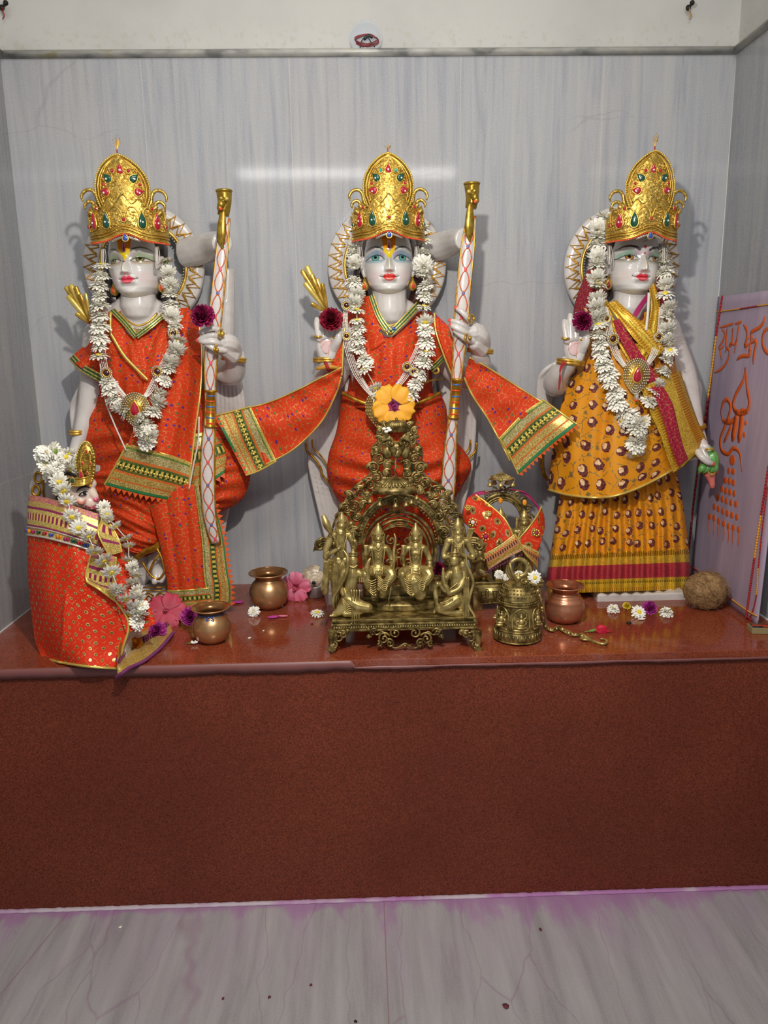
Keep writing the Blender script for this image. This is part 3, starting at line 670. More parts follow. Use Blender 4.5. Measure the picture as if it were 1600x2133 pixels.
    eye = sm(lidtop-zz, -.004, .016)*sm(zz-lidbot, -.004, .016)*(ax_ > .17)*(ax_ < .91)*front
    paint(eye, 'cfc4bd')
    gx = st.get('gaze', 0.0); ix = np.where(x > 0, x-.55-gx, x+.55-gx); rr = np.hypot(ix, (zz-.02))
    ir = (1-sm(rr, .150, .168))*eye; paint(ir, st['iris2']); paint((1-sm(rr, .122, .142))*eye, st['iris'])
    paint((1-sm(np.hypot(ix, zz-.03), .058, .072))*eye, '0c0c0c'); paint(.7*(1-sm(np.abs(np.hypot(ix, zz-.02)-.072), .0, .013))*(zz < .02)*eye, 'bcd6c6' if st['green'] else 'd8b07a')
    paint(.95*(1-sm(np.abs(zz-lidtop), .012, .03))*(ax_ > .17)*(ax_ < .96)*front, st['liner']); paint(.75*(1-sm(np.abs(zz-lidbot), .006, .022))*(ax_ > .22)*(ax_ < .94)*front, st['liner2'])
    bd = poly_d(ax_, zz, [(.215, .315), (.36, .405), (.58, .46), (.78, .42), (.95, .31)]); bw = np.interp(ax_, [.2, .4, .7, .97], [.045, .04, .028, .008]) * st.get('browk', 1)
    paint(.92*(1-sm(bd, bw*.6, bw*1.25))*front, st['brow'])
    # lips
    upt = np.interp(ax_, [0, .05, .11, .2, .28], [-.69, -.655, -.645, -.70, -.785]); lob = np.interp(ax_, [0, .1, .2, .28], [-.975, -.955, -.88, -.785])
    mid = np.interp(ax_, [0, .06, .28], [-.80, -.785, -.775])
    lp = (ax_ < .285)*sm(upt-zz, -.01, .012)*sm(zz-lob, -.01, .012)*front
    paint(lp, st['lip']); paint(lp*.55*gs(zz, -.89, .05)*gs(x, 0, .14), st['lip2']); paint(.85*(1-sm(np.abs(zz-mid), .004, .018))*(ax_ < .27)*front, st['lipd'])
    paint(.85*(1-sm(poly_d(ax_, zz, [(.26, -.785), (.33, -.775), (.385, -.74)]), .008, .022))*front, '3a3a38')
    for (tx, tz_, r_) in ((-.10, -.545, .035), (.10, -.545, .035)): paint(.55*(1-sm(np.hypot(x-tx, (zz-tz_)*1.6), r_*.4, r_))*front, '8a7a72')
    if st['mark'] == 'tilak':
        hw = np.interp(zz, [-.06, 0, .10, .22, .32, .8], [.0, .07, .10, .20, .235, .285])
        t = sm(hw-np.abs(x), -.006, .012)*(zz > -.03)*(zz < 1)*front
        g = sm(zz, .25, .5); paint(t, 'f0d21a'); paint(t*g, 'f08a14')
        gap = sm(.075-np.abs(x)*1.0, -.004, .008)*(zz > .30)*front
        dr = (1-sm(np.hypot(x/.085, np.minimum(zz-.34, 0)/.085), .9, 1.05))*(zz > .25)*(zz < .72)*front; paint(dr, '6a4a30')
        dr2 = (1-sm(np.hypot(x/.068, np.minimum(zz-.34, 0)/.068), .9, 1.05))*(zz > .25)*(zz < .71)*front; paint(dr2, 'e8c8c8' if st['green'] else 'd8a0a8')
        rw = np.interp(zz, [.28, .36, .62, .68], [.03, .042, .022, .0]); paint(sm(rw-np.abs(x), -.004, .008)*(zz > .29)*(zz < .68)*front, 'c02038')
        if not st['green']: paint((1-sm(np.hypot(x, zz+.10), .03, .045))*front, 'a01030')
    else:
        paint((1-sm(np.hypot(x, (zz-.42)/1.25), .05, .065))*front, 'c8202c'); paint((1-sm(np.hypot(x, (zz-.41)/1.4), .02, .03))*front, 'e87870'); paint((1-sm(np.hypot(x, zz-.17), .036, .05))*front, 'c81c30')
        paint(.8*(1-sm(poly_d(x, zz, [(-.09, .62), (.06, .72)]), .006, .02))*front, '9a2030')
    a = a_px*MPP(d)
    c0 = W(px, py, d); P = np.stack([X, -Y, Z*.945], -1)*a
    R = np.array(Matrix.Rotation(yaw, 3, 'Z') @ Matrix.Rotation(tilt, 3, 'Y') @ Matrix.Rotation(-.02, 3, 'X'))
    P = P @ R.T+np.array(c0)
    nuu = P.shape[1]; idx = np.arange(nv*nuu).reshape(nv, nuu); jn = np.roll(idx, -1, 1)
    F = np.stack([idx[:-1].ravel(), idx[1:].ravel(), jn[1:].ravel(), jn[:-1].ravel()], 1).tolist(); F.append(idx[-1][::-1].tolist()); F.append(idx[0].tolist())
    rgba = np.concatenate([C, np.ones(C.shape[:2]+(1,))], -1)
    o = mesh_obj('head', P.reshape(-1, 3), F, MAT['painted_face'], parent, colors=rgba.reshape(-1, 4))
    # ears
    m = MB(); Rm = Matrix(R.tolist())
    def H(v): return c0+Rm @ (Vector(v)*a)
    for sgn in (-1, 1):
        m = MB(); m.limb([H((sgn*1.0, .10, .12)), H((sgn*1.09, .12, -.02)), H((sgn*1.08, .10, -.3)), H((sgn*1.0, .06, -.62))], [.09*a, .12*a, .11*a, .07*a], n=8)
        m.limb([H((sgn*1.03, .12, .1)), H((sgn*1.04, .16, -.25))], [.12*a, .10*a])
        remesh(m.build('ear', MAT['white_marble'], parent), .0016, 3)
    for sgn in (-1, 1):
        m = MB(); e = H((sgn*1.0, -.02, -.98)); q = Rm
        up = Matrix((q @ Vector((1, 0, 0)), q @ Vector((0, 0, 1)), q @ Vector((0, -1, 0)))).transposed()
        m.lathe([(0, .30*a), (.05*a, .27*a), (.08*a, .15*a), (.16*a, 0), (.17*a, -.12*a), (.1*a, -.22*a), (0, -.25*a)], e, 0, 20)
        m.drop(e+q @ Vector((sgn*.02, -.13, -.02))*a, .15*a, .3*a, up, .06*a, 1); m.tube([e+Vector((0, 0, .3*a)), H((sgn*1.0, .02, -.6))], .02*a, 0, 6)
        m.build('earring', [MAT['gold_metal'], MAT['orange_gem' if style['mark'] == 'tilak' else 'red_gem']], parent)
    return c0, Rm, a
def gem(m, P, w, h, ax, t, mat, rim=0): m.drop(P, w, h, ax, t, mat, 18, rim)
def crown(cx, cy, hw, top, d0, yaw, label, lean=0.0, teal=False):
    """cx,cy centre of the lower front edge; hw half width px; top = pixel y of the tip; stands on the head at distance d0"""
    s = hw*MPP(d0+.04)/70.0                                        # metres per design unit (half width = 70 units)
    o0 = W(cx, cy, d0); H = (cy-top)*MPP(d0)/s
    t_ = thing('crown', label, 'crown', o0, 'gilt crowns')
    R = Matrix.Rotation(yaw, 3, 'Z')
    def Q(x, z, lift=0.0, r=72.0, back=0.0):
        a = x/r; rad = r*.75+lift
        v = Vector((math.sin(a)*(r+lift), -math.cos(a)*rad+back, z))
        return o0+R @ (v*s)
    def AX(x, r=72.0, spin=0.0):
        a = x/r; n_ = R @ Vector((math.sin(a), -math.cos(a), 0)); e = R @ Vector((math.cos(a), math.sin(a), 0)); u = Vector((0, 0, 1))
        e2 = e*math.cos(spin)+u*math.sin(spin); u2 = u*math.cos(spin)-e*math.sin(spin)
        return Matrix((e2, u2, n_)).transposed()
    def low(x): return 14*math.exp(-(x/26.0)**2)-8*(x/70.0)**2*0
    # band: wraps round the head, scalloped upper edge
    nu, nv = 120, 16; XR_ = 112; P = np.zeros((nv, nu, 3))
    for j in range(nu):
        x = -XR_+2*XR_*j/(nu-1); z0 = low(x)-3; pk = abs(((x/30.0+.5) % 1)-.5)*2
        z1 = (62 if abs(x) < 85 else 46)+7*math.cos(x/30*2*PI)*(abs(x) < 88)+14*math.exp(-(x/34)**2)
        for i in range(nv):
            f = i/(nv-1); P[i, j] = Q(x, z0+(z1-z0)*f, 3*f+4*math.sin(f*PI)*.5)
    b = grid_obj('band', P, MAT['gilt_card'], t_, .0022, off=0)
    # teardrop plaque above the band
    nu, nv = 44, 40; P = np.zeros((nv, nu, 3)); z0 = 48
    for i in range(nv):
        f = i/(nv-1); hwid = np.interp(f, [0, .12, .3, .48, .65, .8, .91, .97, 1], [35, 44, 52, 53, 47, 35, 21, 10, .6])
        for j in range(nu):
            u = -1+2*j/(nu-1); x = u*hwid; z = z0+(H-z0)*f
            P[i, j] = Q(x+lean*f*f*30, z, 2+8*(1-u*u)*(1-f*.4), 74.0, 8+18*f*f)
    dome = grid_obj('plaque', P, MAT['gilt_card'], t_, .003, off=0)
    # round dome cap behind the plaque
    m = MB(); m.lathe([(0, 96), (22, 92), (40, 80), (52, 62), (58, 44), (60, 20)], (0, 0, 0), 0, 36); m.V = [tuple(o0+R @ ((Vector(v)*1.0+Vector((0, 6, 0)))*s)) for v in m.V]
    m.build('cap', MAT['gilt_card'], t_)
    # raised beading and scrolls
    m = MB()
    for dz, r_ in ((1, 2.2), (8, 1.5), (13, 1.7)):
        m.tube([Q(x, low(x)+dz-2, 4.5) for x in np.linspace(-108, 108, 80)], r_*s, 0, 6)
    for k in np.linspace(-104, 104, 62): m.ball(Q(k, low(k)-4, 4.5), 1.9*s, 1, 6, 5)
    edge = []
    for f in np.linspace(.04, 1, 30):
        hwid = np.interp(f, [0, .12, .3, .48, .65, .8, .91, .97, 1], [35, 44, 52, 53, 47, 35, 21, 10, .6]); edge.append((hwid, f))
    for sc_, r_ in ((.97, 1.8), (.84, 1.5), (.72, 1.3)):
        pts = [Q(-w*sc_+lean*f*f*30, z0+(H-z0)*(f*(.93 if sc_ < .9 else 1)+(.02 if sc_ < .9 else 0)), 6+4*(1-sc_), 74.0, 6+18*f*f) for w, f in edge]+[Q(w*sc_+lean*f*f*30, z0+(H-z0)*(f*(.93 if sc_ < .9 else 1)+(.02 if sc_ < .9 else 0)), 6+4*(1-sc_), 74.0, 6+18*f*f) for w, f in edge[::-1]]
        m.tube(pts, r_*s, 0, 6)
        if sc_ > .9:
            for p in lin(pts, 64): m.ball(Vector(p)+Vector((0, -1.5*s, 0)), 1.9*s, 2, 6, 5)
    rnd = random.Random(5)
    for k in range(330):  # small florets and sequins
        f = rnd.uniform(.1, .78); w_ = np.interp(f, [0, .3, .6, .8], [34, 38, 34, 20]); x = rnd.uniform(-1, 1)*w_; z = z0+(H-z0)*f
        m.ball(Q(x, z, 9, 74.0, 8+18*f*f), (rnd.uniform(1.2, 2.4)*s,)*3, rnd.choice((0, 0, 2)), 6, 4)
    for k in range(240):
        x = rnd.uniform(-95, 95); m.ball(Q(x, rnd.uniform(18, 54), 5.5), rnd.uniform(1.2, 2.2)*s, rnd.choice((0, 0, 2)), 6, 4)
    for x in (-75, -45, -15, 15, 45, 75):      # arches over the band
        m.tube([Q(x+14*math.cos(a), 34+26*math.sin(a), 6) for a in np.linspace(.1, PI-.1, 12)], 1.5*s, 0, 6)
    m.build('beading', [MAT['gold_metal'], MAT['orange_gem'], MAT['gold_piping']], t_)
    # side hooks
    for sg in (-1, 1):
        m = MB()
        for (x0, z0_, sc_) in ((44, 60, .82), (52, 50, .55)):
            pts = [(x0-4, z0_-4), (x0+8*sc_, z0_+12*sc_), (x0+12*sc_, z0_+30*sc_), (x0+21*sc_, z0_+41*sc_), (x0+36*sc_, z0_+40*sc_), (x0+46*sc_, z0_+28*sc_), (x0+44*sc_, z0_+16*sc_)]
            m.tube([o0+R @ Vector((sg*p[0]*s*.98, -34*s, p[1]*s)) for p in pts], [4.6*s, 4.2*s, 3.8*s, 3.6*s, 3.4*s, 3*s, 1.6*s], 0, 8, n=26)
            m.tube([o0+R @ Vector((sg*(x0+6+k*4)*s, -36*s, (z0_-4+k*3)*s)) for k in range(4)], 4*s, 0, 8)
        m.build('side_scroll', MAT['gilt_card'], t_)
    # gems
    def G_(nm, x, z, w, h, mat, r=72., back=0., lift=6.5, spin=0.):
        g = MB(); p = Q(x, z, lift, r, back); gem(g, p, w*s, h*s, AX(x, r, spin), 4*s, 0, 1); g.ball(p+(AX(x, r) @ Vector((0, -h*.12, 4.2)))*s, 2.0*s, 2, 8, 6)
        g.build(nm, [MAT[mat], MAT['gold_metal'], MAT['pearl']], t_)
    def D_(x, z, r_, mat, r=72., back=0., lift=7):
        g = MB(); p = Q(x, z, lift, r, back); g.ball(p, (r_*s,)*3, 0, 10, 8); g.tube([p+(AX(x, r) @ Vector((math.cos(a)*r_*1.25, math.sin(a)*r_*1.25, 0)))*s for a in np.linspace(0, 2*PI, 13)[:-1]], .9*s, 1, 5, closed=True); g.build('round_gem', [MAT[mat], MAT['gold_metal']], t_)
    for x, mat in ((-62, 'red_gem'), (-32, 'green_gem'), (32, 'green_gem'), (62, 'red_gem')): G_('drop_gem', x, 36, 17, 33, mat)
    for x, z in ((0, 36), (-52, 58), (52, 58), (-88, 28), (88, 28)): D_(x, z, 3.4, 'red_gem' if abs(x) < 80 else 'green_gem' if teal else 'red_gem')
    zc = z0+(H-z0)*.36
    G_('drop_gem', lean*8, zc+42, 13, 22, 'red_gem', 74, 22, 13); G_('drop_gem', -22+lean*6, zc+26, 15, 22, 'green_gem', 74, 18, 13, .8); G_('drop_gem', 22+lean*6, zc+26, 15, 22, 'green_gem', 74, 18, 13, -.8)
    G_('drop_gem', -28+lean*2, zc, 15, 20, 'red_gem', 74, 13, 13, 1.4); G_('drop_gem', 28+lean*2, zc, 15, 20, 'red_gem', 74, 13, 13, -1.4)
    for x, z in ((0, zc+6), (-13, zc+38), (13, zc+38), (-30, zc+14), (30, zc+14)): D_(x+lean*4, z, 3.4, 'teal_gem' if teal and abs(x) < 20 else 'red_gem', 74, 17, 13)
    # tassel of gilt thread at the tip
    m = MB(); tip = Q(lean*30, H, 3, 74, 26)
    m.tube([tip, tip+Vector((.0, 0, 9*s))], 1.4*s, 1, 6)
    for k in range(9):
        e = tip+Vector((rnd.uniform(-7, 7)*s, rnd.uniform(-3, 3)*s, rnd.uniform(22, 36)*s*(.5 if teal else 1))); m.tube([tip+Vector((0, 0, 7*s)), (tip+e)/2+Vector((rnd.uniform(-1, 1)*s, 0, 4*s)), e], .45*s, 0, 4, n=6)
    m.build('tassel', [MAT['gold_metal'], MAT['red_gem']], t_)
    # front jewel under the band
    m = MB(); m.tube([Q(x, low(x)-9+abs(x)*.10, 0) for x in np.linspace(-28, 28, 14)], 2.6*s, 0, 6); p = Q(0, low(0)-10, 4); gem(m, p, 11*s, 15*s, AX(0), 3*s, 1, 2)
    m.build('brow_jewel', [MAT['diamante'], MAT['blue_gem'], MAT['gold_metal']], t_)
    return t_
def halo(parent, cx, cy, R, d, a0=0, a1=2*PI, r_in=.72):
    """ring of marble with a gilded zigzag"""
    k = MPP(d); c = W(cx, cy, d); ax = Matrix(((1, 0, 0), (0, 0, -1), (0, 1, 0))); Rm = R*k
    m = MB(); m.lathe([(Rm*r_in, -.012), (Rm*r_in, .008), (Rm*(r_in+.04), .012), (Rm*.97, .012), (Rm, .006), (Rm, -.008), (Rm*.97, -.012)], c, 0, 72, ax, closed=True)
    m.build('halo_ring', MAT['white_marble'], parent)
    m = MB(); n = 34
    for w0, w1, ph in ((r_in+.06, .985, 0), (r_in+.05, .90, .5)):
        pts = []
        for i in range(2*n):
            a = (i+ph)*PI/n; rr = Rm*(w0 if i % 2 else w1); pts.append(c+Vector((rr*math.cos(a), -.013, rr*math.sin(a))))
        m.tube(pts, .0026, 0, 6, closed=True)
    m.build('gilt_zigzag', MAT['gilt_paint'], parent)
    m = MB(); m.tube([c+Vector((Rm*r_in*.985*math.cos(a), -.010, Rm*r_in*.985*math.sin(a))) for a in np.linspace(0, 2*PI, 73)[:-1]], .0035, 0, 8, closed=True)
    for a in np.linspace(0, 2*PI, 91)[:-1]: m.ball(c+Vector((Rm*r_in*.93*math.cos(a), -.010, Rm*r_in*.93*math.sin(a))), .0021, 1, 6, 5)
    m.build('inner_moulding', [MAT['gold_metal'], MAT['diamante']], parent)
def neck_body(parent, spec, vox=.0026):
    """spec: list of (px points with d, radii in px) merged into one continuous carved body"""
    m = MB()
    for pts, rr in spec:
        P = [W(*p) for p in pts]; k = [r*MPP(p[2]) for r, p in zip(rr if hasattr(rr, '__len__') else [rr]*len(pts), pts)]
        m.limb(P, k, n=max(8, 6*len(P)) if len(P) > 2 else None, seg=18, fy=.5 if max(k) > .048 else None)
    return remesh(m.build('body', MAT['white_marble'], parent), vox, 4)
def fingers(parent, defs, palm, nails=True, vox=.0012, name='hand', extra=None):
    """defs: list of finger polylines (px,py,d) with a radius list; palm: limbs"""
    m = MB()
    for pts, rr in palm+defs:
        P = [W(*p) for p in pts]; k = [r*MPP(p[2]) for r, p in zip(rr if hasattr(rr, '__len__') else [rr]*len(pts), pts)]
        m.limb(P, k, n=10 if len(P) > 2 else None)
    o = remesh(m.build(name, MAT['white_marble'], parent), vox, 7)
    if nails:
        m = MB()
        for pts, rr in defs:
            r = (rr[-1] if hasattr(rr, '__len__') else rr)*MPP(.2); a = W(*pts[-1]); b = W(*pts[-2]); dirv = (a-b).normalized()
            z = (Vector((0, -1, 0)) if nails is True else Vector(nails)); z = (z-dirv*z.dot(dirv)).normalized(); x = dirv.cross(z)
            m.ball(a+z*r*.55+dirv*r*.35, (r*.78, r*1.15, r*.5), 0, 10, 6, Matrix((x, dirv, z)).transposed())
        m.build('fingernails', MAT['nail_polish'], parent)
    return o
def bangle(parent, px, py, d, rx, ry=None, tilt=0.0, r=2.6, mat='gold_metal'):
    c = W(px, py, d); k = MPP(d); e = Matrix.Rotation(tilt, 3, 'Y'); m = MB()
    for off in (0, r*1.6*k): m.tube([c+e @ Vector((rx*k*math.cos(a), -(ry or rx)*k*math.sin(a), off)) for a in np.linspace(0, 2*PI, 41)[:-1]], r*k, 0, 8, closed=True)
    return m.build('bangle', MAT[mat], parent)
def pinking(parent, pts, size, nrm_, mat='bright_orange', name='pinked_edge'):
    """row of small cloth triangles along an edge; pts world points"""
    P = lin(pts, max(4, int(.85*sum((Vector(b)-Vector(a)).length for a, b in zip(pts[:-1], pts[1:]))/size)+1)); m = MB()
    for a, b in zip(P[:-1], P[1:]):
        a, b = Vector(a), Vector(b); t = (b-a); o = t.cross(Vector(nrm_)).normalized(); m.plate([a, b, (a+b)/2+o*size*1.05], .0008, 0)
    return m.build(name, MAT[mat], parent, smooth=False)
def piping(parent, P, side, r=.0022, mat='gold_piping', name='piping', rng=(0, 1)):
    m = MB(); n = 60
    for s_ in side:
        f = [rng[0]+(rng[1]-rng[0])*i/(n-1) for i in range(n)]
        pts = [at(P, *{'l': (0, q), 'r': (1, q), 't': (q, 0), 'b': (q, 1)}[s_]) for q in f]
        m.tube([p+Vector((0, -.0008, 0)) for p in pts], r, 0, 6)
    return m.build(name, MAT[mat], parent)
def wr(freq, amp, seed=0, stretch=(1, 1)):
    rs = np.random.RandomState(seed); ph = rs.rand(6)*6.28; k = rs.rand(6)*.6+.7
    def f(U, V):
        a = freq; return amp*(np.sin(a*k[0]*U*stretch[0]+3*V*stretch[1]+ph[0])+.6*np.sin(a*1.9*k[1]*U*stretch[0]-4*V*stretch[1]+ph[1])+.45*np.sin(a*1.3*k[2]*V*stretch[1]+5*U*stretch[0]+ph[2])+.3*np.sin(a*2.7*k[3]*(U+V*.7)+ph[3]))
    return f
BORDER = [(.06, 'c9a43a', .9, 'f0dc80', 0), (.10, '2c6a34', .2, '8a8a3a', 0), (.26, 'a08a48', .9, 'e8dca0', 0), (.31, 'd0541c', .1, 'b8761e', 0), (.36, '2f5226', .5, '6f7a2c', 0), (.50, '2c4a1e', .7, 'e0c458', .011), (.55, '2f5226', .5, '8a7a2c', 0), (.60, 'd0541c', .1, 'c8762a', 0), (.76, 'b08a3c', .9, 'ead27c', 0), (.80, 'd0541c', .1, 'b8761e', 0), (.92, 'b0893a', .9, 'f0e090', 0), (1.0, '1f6a3a', .1, '2c8048', 0)]
m_bands('shawl_border', BORDER); m_bands('shawl_border_u', BORDER, axis=0)
m_bands('hem_border', [(.10, 'd8a82a', .8, '8a5a14', .006), (.24, 'c9951e', .8, 'f0cf50', 0), (.62, 'a3173a', .1, 'b0443a', 0), (.70, 'c9951e', .8, 'f0cf50', 0), (.76, '5a5a14', .5, 'e0b838', .006), (.88, 'd0a020', .8, 'f4d850', 0), (1.0, 'b87a14', .8, 'f0cc40', .007)])
m_bands('gold_weave', [(.12, 'c08a1a', .9, 'f0cf48', 0), (.3, 'd8a82a', .8, 'b8701a', .006), (.7, 'c9951e', .9, 'f6dc60', 0), (.88, 'd8a82a', .8, 'b8701a', .006), (1, 'c08a1a', .9, 'f0cf48', 0)], axis=0)
m_bands('neck_lace', [(.18, 'b8963c', .9, 'e8d080', 0), (.42, '3c6a30', .3, '27522a', .009), (.58, 'c8a848', .9, 'eed88a', 0), (.82, '3c6a30', .3, '27522a', .009), (1, 'b8963c', .9, 'e8d080', 0)], axis=0)
m_bands('magenta_lace', [(.14, 'a83a78', .1, 'c89a3a', 0), (.28, 'b8963c', .9, 'e8d080', 0), (.34, '8a1f50', .1, '7a1848', 0), (.44, 'c8a848', .9, 'f0dc8a', 0), (.62, '8a1f50', .3, 'e0c060', .010), (.74, 'c8a848', .9, 'f0dc8a', 0), (.80, '8a1f50', .1, '7a1848', 0), (1, 'b8963c', .9, 'ead48a', 0)])
GREEN_EYES = dict(blush='e0a8b0', chin='e0d49a', shadow='6f93ae', inner='c07aa8', under='5a9ab0', iris='4e9a8e', iris2='2a5a5a', green=True, liner='182428', liner2='2a7088', brow='4a5a50', lip='d8382c', lip2='f0a090', lipd='a8201c', mark='tilak')
OLIVE_EYES = dict(blush='e0a0a8', chin='ddd0a0', shadow='93ab78', inner='c090b0', under='a8823a', iris='7a7a44', iris2='3e3e20', green=False, liner='2a2a1a', liner2='6a4a1a', brow='5a5640', lip='e0405a', lip2='f8a0a8', lipd='a82838', mark='tilak', gaze=-.03, open=.62)
AMBER_EYES = dict(blush='e0b8ac', chin='d8bc58', shadow='7fae90', inner='c868a0', under='7a7040', iris='a8743a', iris2='5a3818', green=False, liner='12302a', liner2='3a3414', brow='2a1412', browk=1.35, lip='d83a48', lip2='f49098', lipd='a02030', mark='bindi', gaze=.02, open=.85)
def sheet(parent, ctrl, mat, name, nu=50, nv=60, fold=None, thick=.0014):
    P = surf(ctrl, nu, nv, fold); o = grid_obj(name, P, MAT[mat], parent, thick); return P, o
# ================= left statue: archer turned slightly to its right, vermilion dress
S = thing('marble_statue', 'left marble statue in vermilion dress with long striped shawl end, bow in its raised hand', 'statue', W(345, 1262, .12), 'large marble statues')
neck_body(S, [
    ([(289, 640, .14), (288, 600, .14), (286, 560, .14)], [36, 34, 40]),
    ([(289, 672, .13), (300, 760, .125), (296, 860, .12), (300, 960, .12)], [62, 88, 70, 82]),
    ([(215, 690, .12), (289, 668, .13), (385, 690, .12)], [34, 50, 36]),
    ([(250, 960, .12), (262, 1090, .13), (285, 1190, .13)], [58, 46, 34]),
    ([(350, 960, .12), (360, 1090, .11), (350, 1200, .11)], [62, 50, 36]),
    ([(205, 700, .12), (196, 760, .12), (188, 830, .13), (168, 905, .15), (150, 960, .17)], [30, 26, 23, 15, 13]),
    ([(392, 700, .12), (450, 760, .12), (484, 778, .14), (492, 745, .18)], [30, 26, 24, 20])])
# carved stone shawl ends at the side of the arms
m = MB()
for k in range(5): m.tube(WP([(205-k*9, 800+abs(k)*1, .10), (182-k*6, 812+k*3, .09), (170-k*5, 850, .08), (166-k*3, 900, .08), (176, 1010, .07)]), 4.6*MPP(.1), 0, 8, n=18)
for k in range(7): m.tube(WP([(452+k*8, 790, .07), (454+k*9, 860, .07), (450+k*8, 960, .065), (440+k*5, 1080, .06), (430+k*4, 1200, .06)]), 4.6*MPP(.1), 0, 8, n=18)
m.tube(WP([(330, 700, .05), (330, 900, .05), (330, 1230, .06)]), .085, 0, 16, flat=(Vector((0, 1, 0)), .32))
remesh(m.build('stone_drapery', MAT['white_marble'], S), .0024, 1)
halo(S, 301, 556, 118, .045)
m = MB(); m.tube(WP([(385, 528, .05), (440, 514, .10), (464, 506, .16)]), [.034, .032, .024], 0, 14, flat=(Vector((0, 1, 0)), .5), n=14)
m.tube(WP([(476, 560, .05), (470, 700, .05), (462, 900, .05)]), [.016, .02, .02], 0, 10); remesh(m.build('stone_strut', MAT['white_marble'], S), .003, 2)
m = MB(); m.box(W(300, 1240, .12), (.095, .075, .030), 0); o = m.build('plinth', MAT['white_marble'], S, smooth=False); mod(o, 'BEVEL', width=.004, segments=3); PLZ = o
m = MB()
yf = -.12-.0765
for k, x in enumerate((309, 334, 356)):
    m.tube([W(x+(12-t*.75)*math.cos(t*.8+.4), 1246-(12-t*.75)*math.sin(t*.8+.4), .1975) for t in range(14)], .0016, 0, 6, n=40)
for y in (1224, 1231): m.tube(WP([(288, y, .198), (352, y-1, .198)]), .0015, 0, 6)
m.build('gilt_scrollwork', MAT['gilt_paint'], S)
# painted foot with gilt anklet seen beside the pleated panel
fingers(S, [([(318, 1180, .17), (326, 1195, .20), (322, 1212, .215)], [12, 10, 7]), ([(334, 1180, .17), (340, 1195, .20), (336, 1210, .21)], [9, 8, 6])], [([(332, 1130, .14), (328, 1170, .15), (322, 1195, .18)], [24, 20, 17])], False, .002, 'foot')
m = MB()
m.tube(WP([(280, 1165, .185), (300, 1150, .20), (325, 1140, .205), (345, 1120, .20)]), .0075, 0, 8, flat=(Vector((0, 1, 0)), .5), n=16)
for q in ([(345, 1128, .20), (336, 1150, .205), (322, 1168, .21), (312, 1190, .212)], [(326, 1140, .205), (338, 1165, .21), (342, 1190, .212), (330, 1206, .215), (312, 1196, .215), (296, 1170, .212)]): m.tube(WP(q), .0028, 0, 8, n=20)
m.build('anklet', MAT['gilt_paint'], S)
c0, Rm, a = head(S, 283, 547, .145, 49.5, -.13, OLIVE_EYES, -.04)
m = MB()  # hair behind the face and on the shoulders
m.ball(W(290, 520, .125), (.062, .052, .062), 0, 20, 14)
for p, r in (([(238, 540, .11), (232, 580, .11), (238, 625, .115), (228, 645, .12)], [10, 14, 17, 10]), ([(340, 560, .11), (345, 600, .11), (352, 632, .115), (372, 650, .12)], [14, 16, 17, 8]), ([(262, 600, .10), (290, 620, .10), (330, 615, .10)], [24, 24, 24])):
    m.limb([W(*q) for q in p], [x*MPP(.11) for x in r], n=14)
remesh(m.build('hair', MAT['dark_hair'], S), .0028, 2)
# garments
P, o = sheet(S, [[(196, 640, .12), (232, 652, .165), (262, 690, .185), (283, 702, .198), (312, 682, .19), (345, 648, .165), (395, 640, .12)],
                 [(196, 700, .12), (228, 700, .185), (262, 715, .20), (288, 722, .205), (318, 715, .20), (365, 700, .18), (405, 690, .12)],
                 [(190, 780, .10), (222, 780, .185), (262, 785, .205), (295, 790, .21), (330, 785, .205), (375, 775, .185), (420, 760, .10)],
                 [(200, 860, .09), (228, 860, .17), (262, 860, .19), (300, 862, .195), (335, 860, .19), (370, 855, .17), (410, 850, .09)]], 'vermilion_zari', 'blouse', 60, 60, lambda U, V: .0022*np.sin(26*U+6*V)+.0012*np.sin(60*U-9*V))
Pn, o = sheet(S, [[(228, 648, .188), (240, 642, .188)], [(255, 676, .205), (266, 670, .205)], [(279, 706, .212), (285, 694, .212)]], 'neck_lace', 'neck_lace', 10, 40)
Pn, o = sheet(S, [[(283, 694, .212), (287, 706, .212)], [(312, 672, .21), (318, 683, .21)], [(344, 646, .19), (352, 654, .19)]], 'neck_lace', 'neck_lace', 10, 40)
Ps, o = sheet(S, [[(252, 648, .17), (225, 664, .17), (198, 690, .155), (180, 716, .14), (146, 747, .14)], [(262, 690, .195), (232, 705, .20), (208, 722, .19), (190, 742, .18), (170, 768, .18)], [(262, 740, .19), (246, 752, .195), (232, 765, .19), (222, 778, .185), (212, 794, .18)]], 'vermilion_zari', 'sleeve', 50, 40, lambda U, V: .004*np.sin(9*V+4*U))
sheet(S, [[(155, 738, .142), (145, 750, .14)], [(178, 760, .184), (168, 773, .182)], [(218, 782, .19), (208, 796, .184)]], 'neck_lace', 'sleeve_lace', 10, 40)
